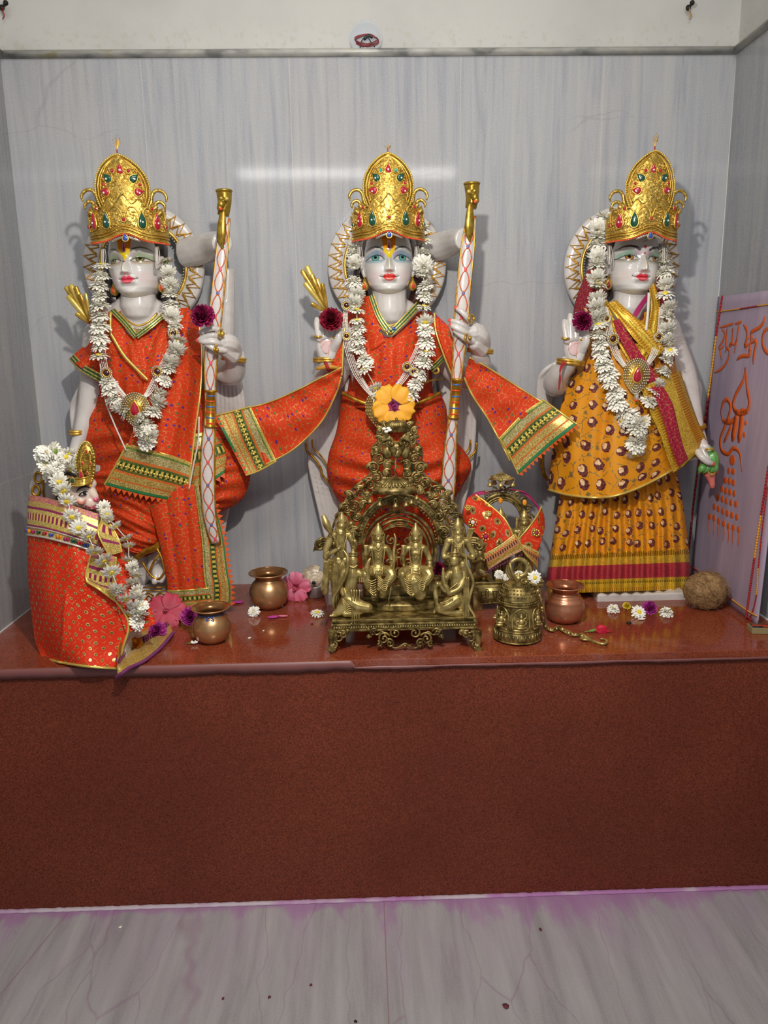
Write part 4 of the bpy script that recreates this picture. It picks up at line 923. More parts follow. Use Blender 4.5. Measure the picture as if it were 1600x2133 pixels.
# dhoti: hip drape, gathered left leg and billowing right side
o, _ = loft([(196, 820, 428, 810, .05, .175), (158, 900, 460, 880, .04, .19), (186, 960, 510, 940, .04, .19), (200, 1010, 522, 985, .04, .19), (215, 1055, 505, 1040, .05, .185), (240, 1100, 455, 1070, .06, .17)], 110, 90,
            lambda u, v, f: f*(.0055*np.sin(v*50+5*u+2*np.sin(u*9))+.003*np.sin(u*16+v*9)), 'dhoti', MAT['vermilion_zari'], S)
P, o = sheet(S, [[(180, 985, .17), (240, 980, .20), (300, 1000, .205), (345, 1030, .19)], [(205, 1030, .17), (250, 1040, .205), (300, 1060, .21), (340, 1080, .19)], [(222, 1080, .17), (262, 1095, .21), (302, 1110, .21), (335, 1120, .19)], [(240, 1120, .17), (272, 1140, .20), (304, 1145, .20), (328, 1140, .18)], [(262, 1150, .16), (280, 1158, .18), (300, 1160, .18), (318, 1152, .165)]], 'vermilion_zari', 'trouser_leg', 60, 90, lambda U, V: .0045*np.sin(V*30+3*U)+.002*np.sin(V*70-6*U))
pf = lambda U, V: .0055*np.abs(np.sin(U*PI*3.0+.3*V))-.002
PL = [[(300, 1020, .205), (340, 1015, .21), (380, 1010, .215), (408, 1008, .215)], [(318, 1080, .21), (352, 1075, .218), (388, 1070, .222), (416, 1066, .222)], [(334, 1140, .215), (362, 1138, .222), (396, 1135, .226), (424, 1130, .226)], [(346, 1200, .218), (372, 1198, .226), (402, 1196, .23), (428, 1194, .23)], [(349, 1233, .22), (375, 1232, .228), (405, 1230, .232), (432, 1227, .232)]]
P1, o = sheet(S, PL, 'vermilion_zari', 'pleated_panel', 60, 70, pf)
P2, o = sheet(S, [[(x0[-1][0]-4, x0[-1][1], x0[-1][2]+.003), (x0[-1][0]+w*.5, x0[-1][1]-2, x0[-1][2]+.003), (x0[-1][0]+w, x0[-1][1]-4, x0[-1][2]-.002)] for x0, w in zip(PL, (20, 34, 42, 46, 48))]+[[(430, 1272, .236), (455, 1268, .234), (480, 1262, .23)]], 'shawl_border_u', 'panel_border', 50, 80, lambda U, V: .003*np.sin(U*7+V*2))
P3, o = sheet(S, [[(348, 1230, .225), (390, 1228, .234), (436, 1224, .238)], [(349, 1252, .226), (392, 1250, .236), (440, 1246, .24)], [(350, 1274, .226), (394, 1272, .238), (445, 1268, .242)]], 'shawl_border', 'panel_border', 60, 30, lambda U, V: .004*np.abs(np.sin(U*PI*3)))
pinking(S, [at(P2, 1, v) for v in np.linspace(0, 1, 30)], .0105, (0, 1, 0))
pinking(S, [at(P3, v, 1) for v in np.linspace(1, 0, 12)], .0095, (0, 1, 0))
# long shawl front with striped end
SH = [[(352, 646, .18), (375, 645, .185), (396, 646, .165), (412, 655, .13)], [(318, 720, .21), (350, 715, .215), (385, 712, .20), (420, 728, .15)], [(300, 800, .22), (340, 800, .225), (385, 800, .215), (418, 812, .175)], [(284, 870, .222), (325, 878, .232), (370, 885, .225), (407, 895, .19)], [(266, 926, .222), (310, 938, .236), (356, 950, .232), (399, 966, .205)]]
P4, o = sheet(S, SH, 'vermilion_zari', 'shawl', 60, 90, lambda U, V: .0030*np.sin(U*11+2*V)*(.4+V)+.0012*np.sin(U*30-6*V))
P5, o = sheet(S, [[(266, 924, .2235), (310, 936, .2375), (356, 948, .2335), (399, 964, .2065)], [(240, 972, .222), (290, 986, .236), (342, 998, .232), (392, 1012, .21)], [(218, 1010, .22), (270, 1024, .232), (322, 1036, .228), (374, 1046, .205)]], 'shawl_border', 'shawl_border', 60, 50, lambda U, V: .0030*np.sin(U*11+2))
pinking(S, [at(P5, v, 1) for v in np.linspace(1, 0, 20)], .0105, (0, 1, 0)); piping(S, P5, 'lr', .0024); piping(S, P4, 'r', .0022)
m = MB()
for row in (.44,):
    for i in range(26):
        p = at(P5, (i+.5)/26, row); m.ball(p+Vector((0, -.0018, 0)), (.0028, .0010, .0028), 0, 8, 5)
m.build('sequins', MAT['gold_piping'], S)
m = MB(); m.tube(WP([(230, 650, .20), (230, 690, .213), (236, 704, .215), (262, 745, .222), (308, 792, .232)]), .0032, 0, 6, n=50, flat=(Vector((0, 1, 0)), .4)); m.build('gilt_edge', MAT['gold_piping'], S)
# second shawl end between bow and body
P6, o = sheet(S, [[(398, 905, .19), (422, 900, .19), (440, 896, .18)], [(404, 960, .20), (440, 950, .20), (470, 940, .18)], [(396, 1030, .205), (432, 1010, .205), (468, 985, .19)]], 'shawl_border', 'shawl_border', 30, 50, lambda U, V: .002*np.sin(U*9))
pinking(S, [at(P6, v, 1) for v in np.linspace(1, 0, 9)], .0105, (0, 1, 0))
m = MB()   # necklace close to the throat
m.tube([W(250+78*t, 652+26*math.sin(t*PI), .185+.012*math.sin(t*PI)) for t in np.linspace(0, 1, 20)], .0022, 0, 8)
for t in np.linspace(.02, .98, 26): m.ball(W(248+82*t, 656+29*math.sin(t*PI), .190+.014*math.sin(t*PI)), .0026, 1, 8, 6)
m.tube([W(254+70*t, 662+30*math.sin(t*PI), .192+.015*math.sin(t*PI)) for t in np.linspace(0, 1, 20)], .003, 0, 8); m.build('throat_necklace', [MAT['gold_metal'], MAT['diamante']], S)
# hand holding the bow, seen from its back, fingers to the left
fingers(S, [([(466, 694, .245), (446, 684, .262), (424, 690, .262), (416, 694, .258)], [6.6, 6.0, 5.6, 4.6]), ([(466, 706, .248), (444, 698, .268), (422, 704, .266), (414, 708, .262)], [6.6, 6.0, 5.6, 4.6]), ([(466, 718, .248), (446, 712, .268), (426, 712, .268), (417, 711, .262)], [6.6, 6.0, 5.6, 4.6]), ([(468, 730, .244), (450, 728, .262), (432, 718, .264), (421, 712, .26)], [6.6, 6.0, 5.6, 4.6])],
        [([(488, 730, .20), (478, 716, .225), (462, 712, .24)], [17, 20, 19]), ([(484, 740, .21), (466, 728, .235)], [17, 14])])
bangle(S, 487, 750, .19, 23, 20, .15, 3); bangle(S, 160, 903, .155, 13, 13, 0, 3)
m = MB(); m.tube([W(461+5*math.cos(t), 695+9*math.sin(t), .262-.02*math.cos(t)) for t in np.linspace(0, 2*PI, 16)[:-1]], .0022, 0, 6, closed=True); m.ball(W(463, 695, .27), .0055, 0, 10, 8)
m.tube([W(452+5*math.cos(t), 728+9*math.sin(t), .262-.02*math.cos(t)) for t in np.linspace(0, 2*PI, 16)[:-1]], .0022, 0, 6, closed=True); m.ball(W(452, 729, .276), .0045, 0, 10, 8); m.build('finger_rings', MAT['gold_metal'], S)
S_L = S
# ================= centre statue
S = thing('marble_statue', 'middle marble statue in vermilion dress behind the brass throne, facing straight ahead', 'statue', W(815, 1215, .10), 'large marble statues')
neck_body(S, [
    ([(812, 650, .14), (811, 610, .14), (810, 570, .14)], [36, 35, 42]),
    ([(812, 675, .13), (812, 760, .125), (815, 850, .12), (820, 960, .11)], [60, 80, 78, 95]),
    ([(738, 690, .12), (812, 668, .13), (888, 690, .12)], [34, 50, 34]),
    ([(765, 960, .10), (775, 1090, .10), (780, 1200, .10)], [62, 48, 36]), ([(870, 960, .10), (865, 1090, .10), (862, 1200, .10)], [62, 48, 36]),
    ([(730, 700, .12), (700, 780, .11), (672, 812, .13), (674, 780, .17), (680, 752, .2)], [30, 26, 24, 20, 17]),
    ([(892, 700, .12), (945, 770, .11), (985, 790, .13), (1003, 760, .17), (998, 736, .2)], [30, 26, 24, 20, 18])])
m = MB()
for k in range(9):
    x = 642+k*8; m.tube(WP([(x+24, 770-k*2, .055), (x+6, 850, .06), (x+2, 950, .06), (x+14+k*2, 1020, .06), (x+40, 1130, .055)]), 4.4*MPP(.1), 0, 8, n=20)
    x = 992-k*8; m.tube(WP([(x-24, 740, .055), (x-4, 850, .06), (x-8, 950, .06), (x-20-k*2, 1020, .06), (x-50, 1130, .055)]), 4.4*MPP(.1), 0, 8, n=20)
for k in range(6):
    m.tube(WP([(715+k*7, 740, .09), (722+k*6, 800, .10), (716+k*5, 860, .10)]), 4.2*MPP(.1), 0, 8, n=12)
    m.tube(WP([(935-k*7, 740+k*5, .09), (905-k*5, 790+k*5, .10), (880-k*3, 840+k*3, .10)]), 4.2*MPP(.1), 0, 8, n=12)
m.tube(WP([(815, 720, .04), (815, 900, .04), (815, 1200, .05)]), [.10, .12, .12], 0, 16, flat=(Vector((0, 1, 0)), .25))
remesh(m.build('stone_drapery', MAT['white_marble'], S), .0024, 1)
m = MB()
for sg, xs in ((1, (637, 640, 655, 668, 672, 690, 705, 722)), (-1, (993, 990, 976, 962, 958, 940, 924, 905))):
    q = [(x, y, .085) for x, y in zip(xs, (922, 940, 955, 975, 990, 1010, 1022, 1045))]; m.tube(WP(q), .0030, 0, 8, n=40)
    q = [(x+sg*13, y-6, .085) for x, y in zip(xs, (922, 940, 955, 975, 990, 1010, 1022, 1045))]; m.tube(WP(q), .0022, 0, 8, n=40)
m.build('gilt_hem', MAT['gilt_paint'], S)
halo(S, 806, 554, 118, .045)
m = MB(); m.tube(WP([(900, 518, .05), (945, 506, .10), (970, 498, .16)]), [.032, .031, .024], 0, 14, flat=(Vector((0, 1, 0)), .5), n=14); remesh(m.build('stone_strut', MAT['white_marble'], S), .003, 2)
m = MB(); m.box(W(815, 1236, .10), (.15, .08, .030), 0); o = m.build('plinth', MAT['white_marble'], S, smooth=False); mod(o, 'BEVEL', width=.004, segments=3)
head(S, 809, 543, .145, 48, .0, GREEN_EYES)
m = MB(); m.ball(W(810, 520, .125), (.062, .052, .062), 0, 20, 14)
for p, r in (([(752, 540, .11), (748, 590, .11), (752, 625, .115), (742, 640, .12)], [12, 15, 17, 9]), ([(868, 550, .11), (872, 600, .11), (866, 628, .115), (850, 640, .12)], [12, 16, 17, 10])):
    m.limb([W(*q) for q in p], [x*MPP(.11) for x in r], n=14)
for k in range(4): m.limb(WP([(862+k*5, 590, .125), (868+k*5, 612, .13), (858+k*6, 634, .13)]), [.006, .008, .004], n=8)
remesh(m.build('hair', MAT['hair_brown'], S), .0028, 2)
sheet(S, [[(715, 648, .12), (756, 650, .165), (785, 690, .19), (812, 702, .20), (838, 685, .19), (872, 650, .165), (900, 650, .12)], [(715, 710, .12), (752, 705, .185), (785, 720, .205), (812, 726, .21), (842, 720, .205), (875, 705, .18), (915, 700, .12)], [(728, 780, .11), (752, 780, .185), (785, 785, .205), (814, 790, .21), (845, 785, .205), (872, 780, .185), (900, 770, .11)], [(716, 850, .10), (748, 850, .18), (782, 852, .20), (815, 855, .205), (848, 852, .20), (878, 850, .18), (905, 845, .10)]], 'vermilion_zari', 'blouse', 60, 60, lambda U, V: .0025*np.sin(22*U-5*V)+.0012*np.sin(55*U+8*V))
sheet(S, [[(768, 618, .19), (778, 610, .19)], [(784, 662, .208), (794, 654, .208)], [(808, 700, .214), (816, 686, .214)]], 'neck_lace', 'neck_lace', 10, 40)
sheet(S, [[(813, 686, .214), (818, 700, .214)], [(838, 660, .21), (846, 672, .21)], [(868, 628, .19), (878, 638, .19)]], 'neck_lace', 'neck_lace', 10, 40)
sheet(S, [[(752, 620, .16), (760, 618, .18), (768, 616, .19)], [(735, 680, .16), (765, 670, .195), (785, 662, .203)], [(752, 735, .18), (778, 728, .205), (802, 712, .212)]], 'vermilion_zari', 'collar', 20, 30)
Ps, o = sheet(S, [[(905, 655, .15), (918, 680, .155), (925, 720, .16), (922, 748, .165)], [(880, 690, .19), (890, 710, .19), (900, 730, .19), (912, 752, .185)], [(862, 720, .20), (878, 740, .20), (892, 756, .195), (900, 768, .19)]], 'vermilion_zari', 'sleeve', 40, 30)
sheet(S, [[(922, 738, .172), (925, 752, .172)], [(908, 752, .198), (912, 766, .196)], [(896, 762, .205), (900, 776, .203)]], 'neck_lace', 'sleeve_lace', 10, 30)
m = MB(); m.tube(WP([(900, 770, .19), (906, 778, .195), (914, 774, .20), (912, 766, .20)]), .0025, 0, 8, n=14); m.tube(WP([(880, 800, .19), (900, 792, .17), (925, 790, .14)]), .002, 0, 6, n=14); m.build('gilt_hook', MAT['gold_metal'], S)
o, _ = loft([(712, 815, 918, 820, .05, .175), (708, 850, 930, 850, .04, .185), (700, 900, 935, 900, .04, .19), (685, 945, 968, 940, .03, .195), (682, 985, 982, 975, .03, .195), (692, 1020, 962, 1015, .03, .185), (712, 1060, 935, 1060, .04, .17), (735, 1150, 905, 1150, .04, .15), (745, 1230, 890, 1230, .04, .14)], 120, 120,
            lambda u, v, f: f*(.0085*np.sin(v*40*(1+.2*np.abs(u-.5))+9*np.abs(u-.5))*(v > .22)*np.minimum(1, (v-.22)*4)+.003*np.sin(u*22+v*5)), 'dhoti', MAT['vermilion_zari'], S)
P, o = sheet(S, [[(800, 835, .20), (822, 832, .20), (845, 835, .20)], [(795, 930, .205), (822, 928, .21), (852, 930, .205)], [(785, 1040, .205), (822, 1040, .21), (860, 1040, .205)], [(775, 1180, .19), (818, 1180, .195), (862, 1180, .19)]], 'vermilion_zari', 'front_pleat', 40, 60, lambda U, V: .005*np.abs(np.sin(U*PI*2.5)))
m = MB(); m.tube(WP([(712, 818, .175), (740, 832, .19), (780, 846, .20), (815, 850, .205), (850, 846, .20), (890, 832, .19), (918, 818, .17)]), .0042, 0, 8, n=50, flat=(Vector((0, 1, 0)), .5)); m.tube(WP([(855, 850, .21), (860, 930, .212), (858, 1040, .212)]), .003, 1, 6); m.build('waist_band', [MAT['gilt_paint'], MAT['green_trim']], S)
m = MB()
m.tube([W(775+74*t, 652+26*math.sin(t*PI), .185+.012*math.sin(t*PI)) for t in np.linspace(0, 1, 20)], .0022, 0, 8)
for t in np.linspace(.02, .98, 24): m.ball(W(773+78*t, 656+26*math.sin(t*PI), .190+.014*math.sin(t*PI)), .0026, 1, 8, 6)
m.tube([W(780+66*t, 664+30*math.sin(t*PI), .192+.015*math.sin(t*PI)) for t in np.linspace(0, 1, 20)], .0042, 0, 8); m.ball(W(820, 685, .212), .005, 2, 10, 8); m.ball(W(806, 688, .212), .004, 1, 10, 8); m.build('throat_necklace', [MAT['gold_metal'], MAT['diamante'], MAT['blue_gem']], S)
# raised open hand, palm forward
def open_hand(S, cx, cy, d, s=1.0, fl=1):
    F = [([(-15, -6), (-18, -24), (-20, -38), (-20, -47)], 6.9), ([(-6, -10), (-7, -32), (-8, -48), (-8, -59)], 7.4), ([(4, -12), (5, -34), (6, -50), (6, -61)], 7.4), ([(14, -8), (17, -30), (18, -44), (18, -54)], 7.0)]
    D = [([(cx+fl*x*s, cy+y*s, d+.012-.004*i) for i, (x, y) in enumerate(p)], [r*s, r*s*.95, r*s*.9, r*s*.72]) for p, r in F]
    D.append(([(cx+fl*16*s, cy+12*s, d+.008), (cx+fl*25*s, cy-6*s, d+.022), (cx+fl*26*s, cy-26*s, d+.02)], [11*s, 8.5*s, 6*s]))
    pal = [([(cx-10*s, cy-8*s, d), (cx-8*s, cy+14*s, d), (cx-3*s, cy+34*s, d-.004)], [13*s, 14*s, 13*s]), ([(cx+6*s, cy-8*s, d), (cx+5*s, cy+14*s, d), (cx+2*s, cy+34*s, d-.004)], [13*s, 14*s, 13*s]), ([(cx+16*s, cy+10*s, d+.004), (cx+8*s, cy+30*s, d+.002)], [12*s, 12*s])]
    fingers(S, D, pal, False, .0012)
    m = MB(); k = MPP(d)*s
    m.ball(W(cx, cy+8, d+.0135*s), (12*k, 2*k, 16*k), 0, 14, 10)
    for q in ([(-12, 12), (-2, 2), (10, -2)], [(14, -6), (6, 10), (4, 28)], [(-14, 2), (-4, -6), (6, -8)]): m.tube([W(cx+fl*x*s, cy+y*s, d+.0150*s) for x, y in q], .0006, 1, 6, n=10)
    m.build('palm_tint', [MAT['palm_pink'], MAT['blush']], S)
    m = MB()
    for x, y in ((-17, -12), (20, -10)): m.tube([W(cx+fl*(x+8*math.cos(t))*s, cy+y*s+2*math.sin(t), d+.012+.010*math.sin(t)) for t in np.linspace(0, 2*PI, 18)[:-1]], .0024*s, 0, 8, closed=True)
    m.build('finger_rings', MAT['gold_metal'], S)
open_hand(S, 680, 712, .205, 1.0)
bangle(S, 680, 752, .195, 25, 20, 0, 3)
m = MB(); m.limb(WP([(660, 768, .222), (682, 764, .228), (705, 766, .224)]), [.003, .0055, .003], n=10); m.tube(WP([(678, 755, .22), (682, 764, .235), (686, 772, .225)]), .004, 1, 8); m.build('wooden_toggle', [MAT['wood_toggle'], MAT['red_thread']], S)
fingers(S, [([(984, 676, .245), (972, 660, .262), (960, 648, .262), (952, 643, .256)], [6.6, 6.0, 5.6, 4.6]), ([(980, 688, .248), (962, 676, .268), (948, 670, .266), (940, 668, .262)], [6.6, 6.0, 5.6, 4.6]), ([(982, 700, .248), (964, 690, .268), (948, 682, .268), (941, 678, .262)], [6.6, 6.0, 5.6, 4.6]), ([(986, 712, .244), (970, 706, .262), (954, 694, .264), (946, 688, .26)], [6.6, 6.0, 5.6, 4.6])],
        [([(1004, 720, .20), (998, 700, .225), (984, 690, .24)], [19, 22, 20]), ([(1002, 728, .21), (988, 716, .235)], [17, 14])])
bangle(S, 1000, 733, .20, 25, 20, .1, 3)
m = MB()
for x, y in ((982, 664), (974, 704)): m.tube([W(x+5*math.cos(t), y+9*math.sin(t), .262-.02*math.cos(t)) for t in np.linspace(0, 2*PI, 16)[:-1]], .0026, 0, 6, closed=True); m.ball(W(x+5, y, .268), .0042, 0, 8, 6)
m.build('finger_rings', MAT['gold_metal'], S)
S_M = S
# ================= right statue in marigold sari
S = thing('marble_statue', 'right marble statue wrapped in marigold sari with gold lace edges, lotus in lowered hand', 'statue', W(1300, 1245, .12), 'large marble statues')
neck_body(S, [
    ([(1312, 645, .14), (1314, 610, .14), (1316, 570, .14)], [36, 34, 40]),
    ([(1310, 675, .13), (1305, 760, .125), (1300, 850, .12), (1295, 960, .12), (1290, 1080, .115), (1290, 1225, .11)], [62, 84, 72, 84, 84, 84]),
    ([(1235, 690, .12), (1310, 668, .13), (1385, 690, .12)], [34, 50, 34]),
    ([(1232, 700, .12), (1205, 780, .11), (1160, 800, .13), (1165, 780, .17), (1185, 755, .2)], [30, 28, 27, 22, 18]),
    ([(1390, 700, .12), (1425, 780, .12), (1437, 840, .13), (1450, 895, .15), (1462, 935, .17)], [30, 25, 22, 17, 15])])
m = MB()
for k in range(6): m.tube(WP([(1205-k*11, 735+k*5, .085), (1172-k*8, 750+k*5, .08), (1152-k*6, 800, .07), (1150-k*5, 880, .065), (1165-k*4, 1010, .06)]), 5.2*MPP(.1), 0, 8, n=18)
for k in range(5): m.tube(WP([(1405+k*7, 785-k*1, .09), (1425+k*8, 790+k*3, .08), (1432+k*6, 850, .07), (1436+k*3, 960, .06)]), 4.6*MPP(.1), 0, 8, n=18)
m.tube(WP([(1295, 720, .04), (1292, 900, .045), (1290, 1225, .05)]), [.10, .115, .12], 0, 16, flat=(Vector((0, 1, 0)), .28))
remesh(m.build('stone_drapery', MAT['white_marble'], S), .0024, 1)
m = MB()
for k in range(2): m.tube(WP([(1136-k*4, 930, .09), (1130-k*3, 960, .095), (1134-k*4, 985, .095), (1142-k*2, 1000, .09)]), .0026, 0, 8, n=16)
m.build('gilt_hem', MAT['gilt_paint'], S); m = MB()
for k in range(2): m.tube(WP([(1428+k*8, 900, .09), (1434+k*6, 945, .095), (1420+k*6, 970, .09)]), .0026, 0, 8, n=16)
m.build('gilt_hem', MAT['gilt_paint'], S)
halo(S, 1294, 556, 116, .045)
m = MB(); m.box(W(1312, 1236, .12), (.105, .083, .026), 0); o = m.build('plinth', MAT['white_marble'], S, smooth=False); mod(o, 'BEVEL', width=.004, segments=3)
head(S, 1319, 543, .145, 49, .10, AMBER_EYES, .06)
m = MB(); m.ball(W(1312, 520, .125), (.062, .052, .062), 0, 20, 14); m.limb(WP([(1262, 530, .13), (1258, 560, .12), (1262, 610, .12)]), [.012, .014, .012], n=10); m.limb(WP([(1350, 600, .11), (1352, 625, .115), (1345, 650, .12)]), [.012, .014, .010], n=10)
remesh(m.build('hair', MAT['hair_brown'], S), .0028, 2)
# veil behind the head, skirt, cape, lace bands
sheet(S, [[(1232, 545, .09), (1250, 530, .12), (1262, 540, .14)], [(1212, 590, .09), (1235, 590, .14), (1262, 600, .155)], [(1196, 640, .08), (1228, 640, .15), (1265, 640, .17)], [(1196, 690, .07), (1230, 690, .16), (1275, 690, .185)]], 'maroon_leaf', 'veil', 30, 60)
sheet(S, [[(1352, 560, .12), (1365, 560, .11)], [(1362, 620, .14), (1392, 620, .09)], [(1380, 690, .17), (1412, 690, .08)]], 'maroon_leaf', 'veil', 20, 40)
sk = lambda u, v, f: f*(.0125*np.sin(u*PI*25+.5*np.sin(v*6+u*9))*(.35+.65*v)+.002*np.sin(u*60+v*10))
o, Psk = loft([(1172, 985, 1405, 960, .05, .19), (1165, 1040, 1418, 1020, .045, .195), (1155, 1100, 1428, 1085, .04, .20), (1146, 1160, 1436, 1150, .035, .205)], 260, 60, sk, 'skirt', MAT['marigold_print'], S)
o, Psk = loft([(1147, 1155, 1435, 1143, .035, .206), (1141, 1190, 1438, 1180, .035, .208), (1140, 1213, 1438, 1204, .035, .208), (1140, 1237, 1437, 1228, .035, .206)], 260, 44, lambda u, v, f: f*(.0125*np.sin(u*PI*25+.5*np.sin(6+u*9))), 'skirt_hem', MAT['hem_border'], S)
sheet(S, [[(1215, 640, .14), (1262, 660, .19), (1310, 690, .21), (1345, 650, .20), (1395, 640, .14)], [(1225, 720, .15), (1265, 720, .20), (1310, 730, .215), (1360, 720, .20), (1405, 710, .12)], [(1225, 800, .15), (1265, 800, .20), (1310, 805, .215), (1360, 800, .20), (1412, 790, .10)]], 'marigold_print', 'blouse', 50, 50)
CP = [[(1246, 640, .17), (1262, 655, .19), (1285, 680, .215), (1320, 715, .225), (1360, 700, .21), (1385, 660, .18), (1402, 645, .13)],
      [(1222, 720, .17), (1250, 725, .205), (1290, 735, .225), (1330, 745, .23), (1370, 740, .215), (1395, 730, .18), (1414, 730, .10)],
      [(1184, 800, .15), (1225, 805, .205), (1275, 812, .23), (1325, 822, .235), (1375, 825, .22), (1405, 820, .18), (1419, 810, .10)],
      [(1160, 880, .15), (1205, 890, .20), (1265, 900, .235), (1325, 905, .24), (1385, 905, .225), (1425, 900, .19), (1446, 880, .12)],
      [(1148, 960, .13), (1195, 975, .20), (1258, 985, .24), (1320, 978, .245), (1385, 960, .23), (1432, 942, .20), (1462, 918, .15)],
      [(1142, 1020, .12), (1190, 1032, .195), (1258, 1036, .24), (1315, 1022, .245), (1378, 992, .23), (1432, 958, .20), (1474, 932, .15)]]
Pc, o = sheet(S, CP, 'marigold_print', 'cape', 110, 120, lambda U, V: .006*np.sin(U*15+1.5*V)*V+.010*np.exp(-((U-.31+.0*V)/.03)**2)*np.minimum(1, V*1.5)*-1+.0015*np.sin(U*50-8*V))
piping(S, Pc, 'b', .0028)
g1 = wr(10, .0012, 8)
sheet(S, [[(1262, 632, .20), (1284, 625, .195)], [(1290, 668, .222), (1318, 655, .222)], [(1325, 710, .236), (1358, 690, .236)], [(1362, 748, .24), (1385, 728, .238)]], 'gold_weave', 'gold_lace', 24, 70, g1)
sheet(S, [[(1350, 590, .18), (1364, 588, .172)], [(1356, 640, .205), (1376, 640, .195)], [(1344, 690, .228), (1372, 700, .222)], [(1318, 735, .242), (1345, 752, .242)]], 'gold_weave', 'gold_lace', 24, 70, g1)
sheet(S, [[(1244, 620, .19), (1266, 625, .195)], [(1262, 670, .215), (1284, 672, .217)], [(1290, 720, .236), (1312, 716, .238)], [(1325, 775, .245), (1350, 765, .245)], [(1352, 820, .25), (1378, 812, .247)]], 'gold_lurex', 'gold_trim', 20, 70, g1)
sheet(S, [[(1277, 668, .228), (1290, 664, .228)], [(1290, 705, .24), (1312, 700, .24)], [(1318, 755, .249), (1342, 745, .249)], [(1345, 800, .252), (1375, 790, .25)]], 'maroon_leaf', 'maroon_band', 20, 60, g1)
sheet(S, [[(1330, 795, .245), (1352, 790, .245), (1395, 780, .235), (1417, 772, .20)], [(1350, 850, .248), (1372, 842, .248), (1412, 832, .232), (1434, 822, .195)], [(1375, 905, .25), (1395, 895, .245), (1432, 885, .222), (1452, 872, .185)], [(1392, 955, .245), (1412, 945, .24), (1448, 922, .21), (1470, 912, .18)], [(1403, 985, .24), (1422, 972, .235), (1452, 945, .20), (1475, 930, .17)]], 'gold_weave', 'gold_lace', 30, 80, g1)
sheet(S, [[(1355, 808, .25), (1378, 800, .248)], [(1372, 848, .253), (1400, 838, .248)], [(1388, 895, .254), (1412, 885, .246)], [(1402, 940, .25), (1422, 925, .24)], [(1415, 972, .244), (1434, 955, .232)]], 'maroon_leaf', 'maroon_band', 20, 70, g1)
sheet(S, [[(1318, 672, .222), (1312, 666, .222)], [(1332, 652, .22), (1326, 642, .22)], [(1350, 624, .20), (1348, 612, .20)]], 'magenta_trim', 'neck_lace', 10, 30)
m = MB(); m.tube(WP([(1352, 610, .21), (1350, 650, .222), (1346, 688, .235)]), .0032, 0, 6, n=20, flat=(Vector((0, 1, 0)), .4)); m.build('white_edge', MAT['thread_white'], S)
open_hand(S, 1196, 716, .21, 1.0); bangle(S, 1188, 757, .20, 26, 21, .12, 3.4)
m = MB()
for k in range(4): m.tube(WP([(1172+k*3, 752, .228), (1166+k, 770, .232), (1168-k, 790, .228), (1164, 812, .222)]), .0010, 0, 5, n=16)
m.build('wrist_thread', MAT['red_thread'], S)
bangle(S, 1452, 893, .16, 17, 15, -.3, 2.6, 'gilt_paint')
fingers(S, [([(1470, 930, .195), (1482, 948, .20), (1490, 966, .196), (1492, 980, .19)], [7, 6.5, 6, 4.6]), ([(1464, 938, .20), (1474, 958, .21), (1482, 974, .205)], [7, 6.5, 5]), ([(1455, 942, .21), (1462, 952, .225), (1474, 962, .228), (1482, 965, .225)], [8, 7.5, 7, 5.5])],
        [([(1458, 925, .18), (1466, 938, .19)], [15, 14]), ([(1462, 930, .18), (1472, 936, .185)], [13, 11])])
m = MB()
for x, y in ((1478, 938), (1458, 950)): m.tube([W(x+8*math.cos(t), y+3*math.sin(t), .205-.016*math.sin(t)) for t in np.linspace(0, 2*PI, 16)[:-1]], .0024, 0, 6, closed=True)
m.build('finger_rings', MAT['gold_metal'], S)
S_R = S
# lotus bud held by the right statue
t_ = thing('lotus_bud', 'painted pink and green lotus bud hanging from the right statue lowered hand', 'lotus', W(1478, 975, .20))
m = MB(); m.limb(WP([(1478, 938, .195), (1482, 955, .20), (1480, 975, .20)]), [.010, .017, .016], n=12); remesh(m.build('bud', MAT['lotus_green'], t_), .0014, 2)
m = MB()
for x0, x1 in ((1456, 1470), (1464, 1484), (1476, 1492), (1484, 1494)): m.limb(WP([(1478, 960, .20), ((x0+x1)/2, 975, .212), (x0, 985, .21)]), [.010, .009, .002], n=10)
m.build('sepal', MAT['lotus_green'], t_)
m = MB(); m.tube(WP([(1458, 984, .214), (1470, 978, .216), (1482, 990, .216), (1492, 982, .212)]), .0018, 0, 6, n=20); m.build('gilt_rim', MAT['gold_metal'], t_)
m = MB(); m.limb(WP([(1478, 985, .20), (1482, 1000, .20), (1484, 1012, .198)]), [.013, .008, .006], n=10); m.build('tip', MAT['lotus_pink'], t_)
# ================= crowns
crown(273, 507, 70, 352, .20, .10, 'gilt crown with red and green drop gems on the left statue head', -.22)
crown(809, 500, 67, 347, .20, .0, 'gilt crown with extra turquoise stones on the middle statue head', 0, True)
crown(1333, 502, 67, 342, .20, .02, 'gilt crown with all round stones red on the right statue head', .3)
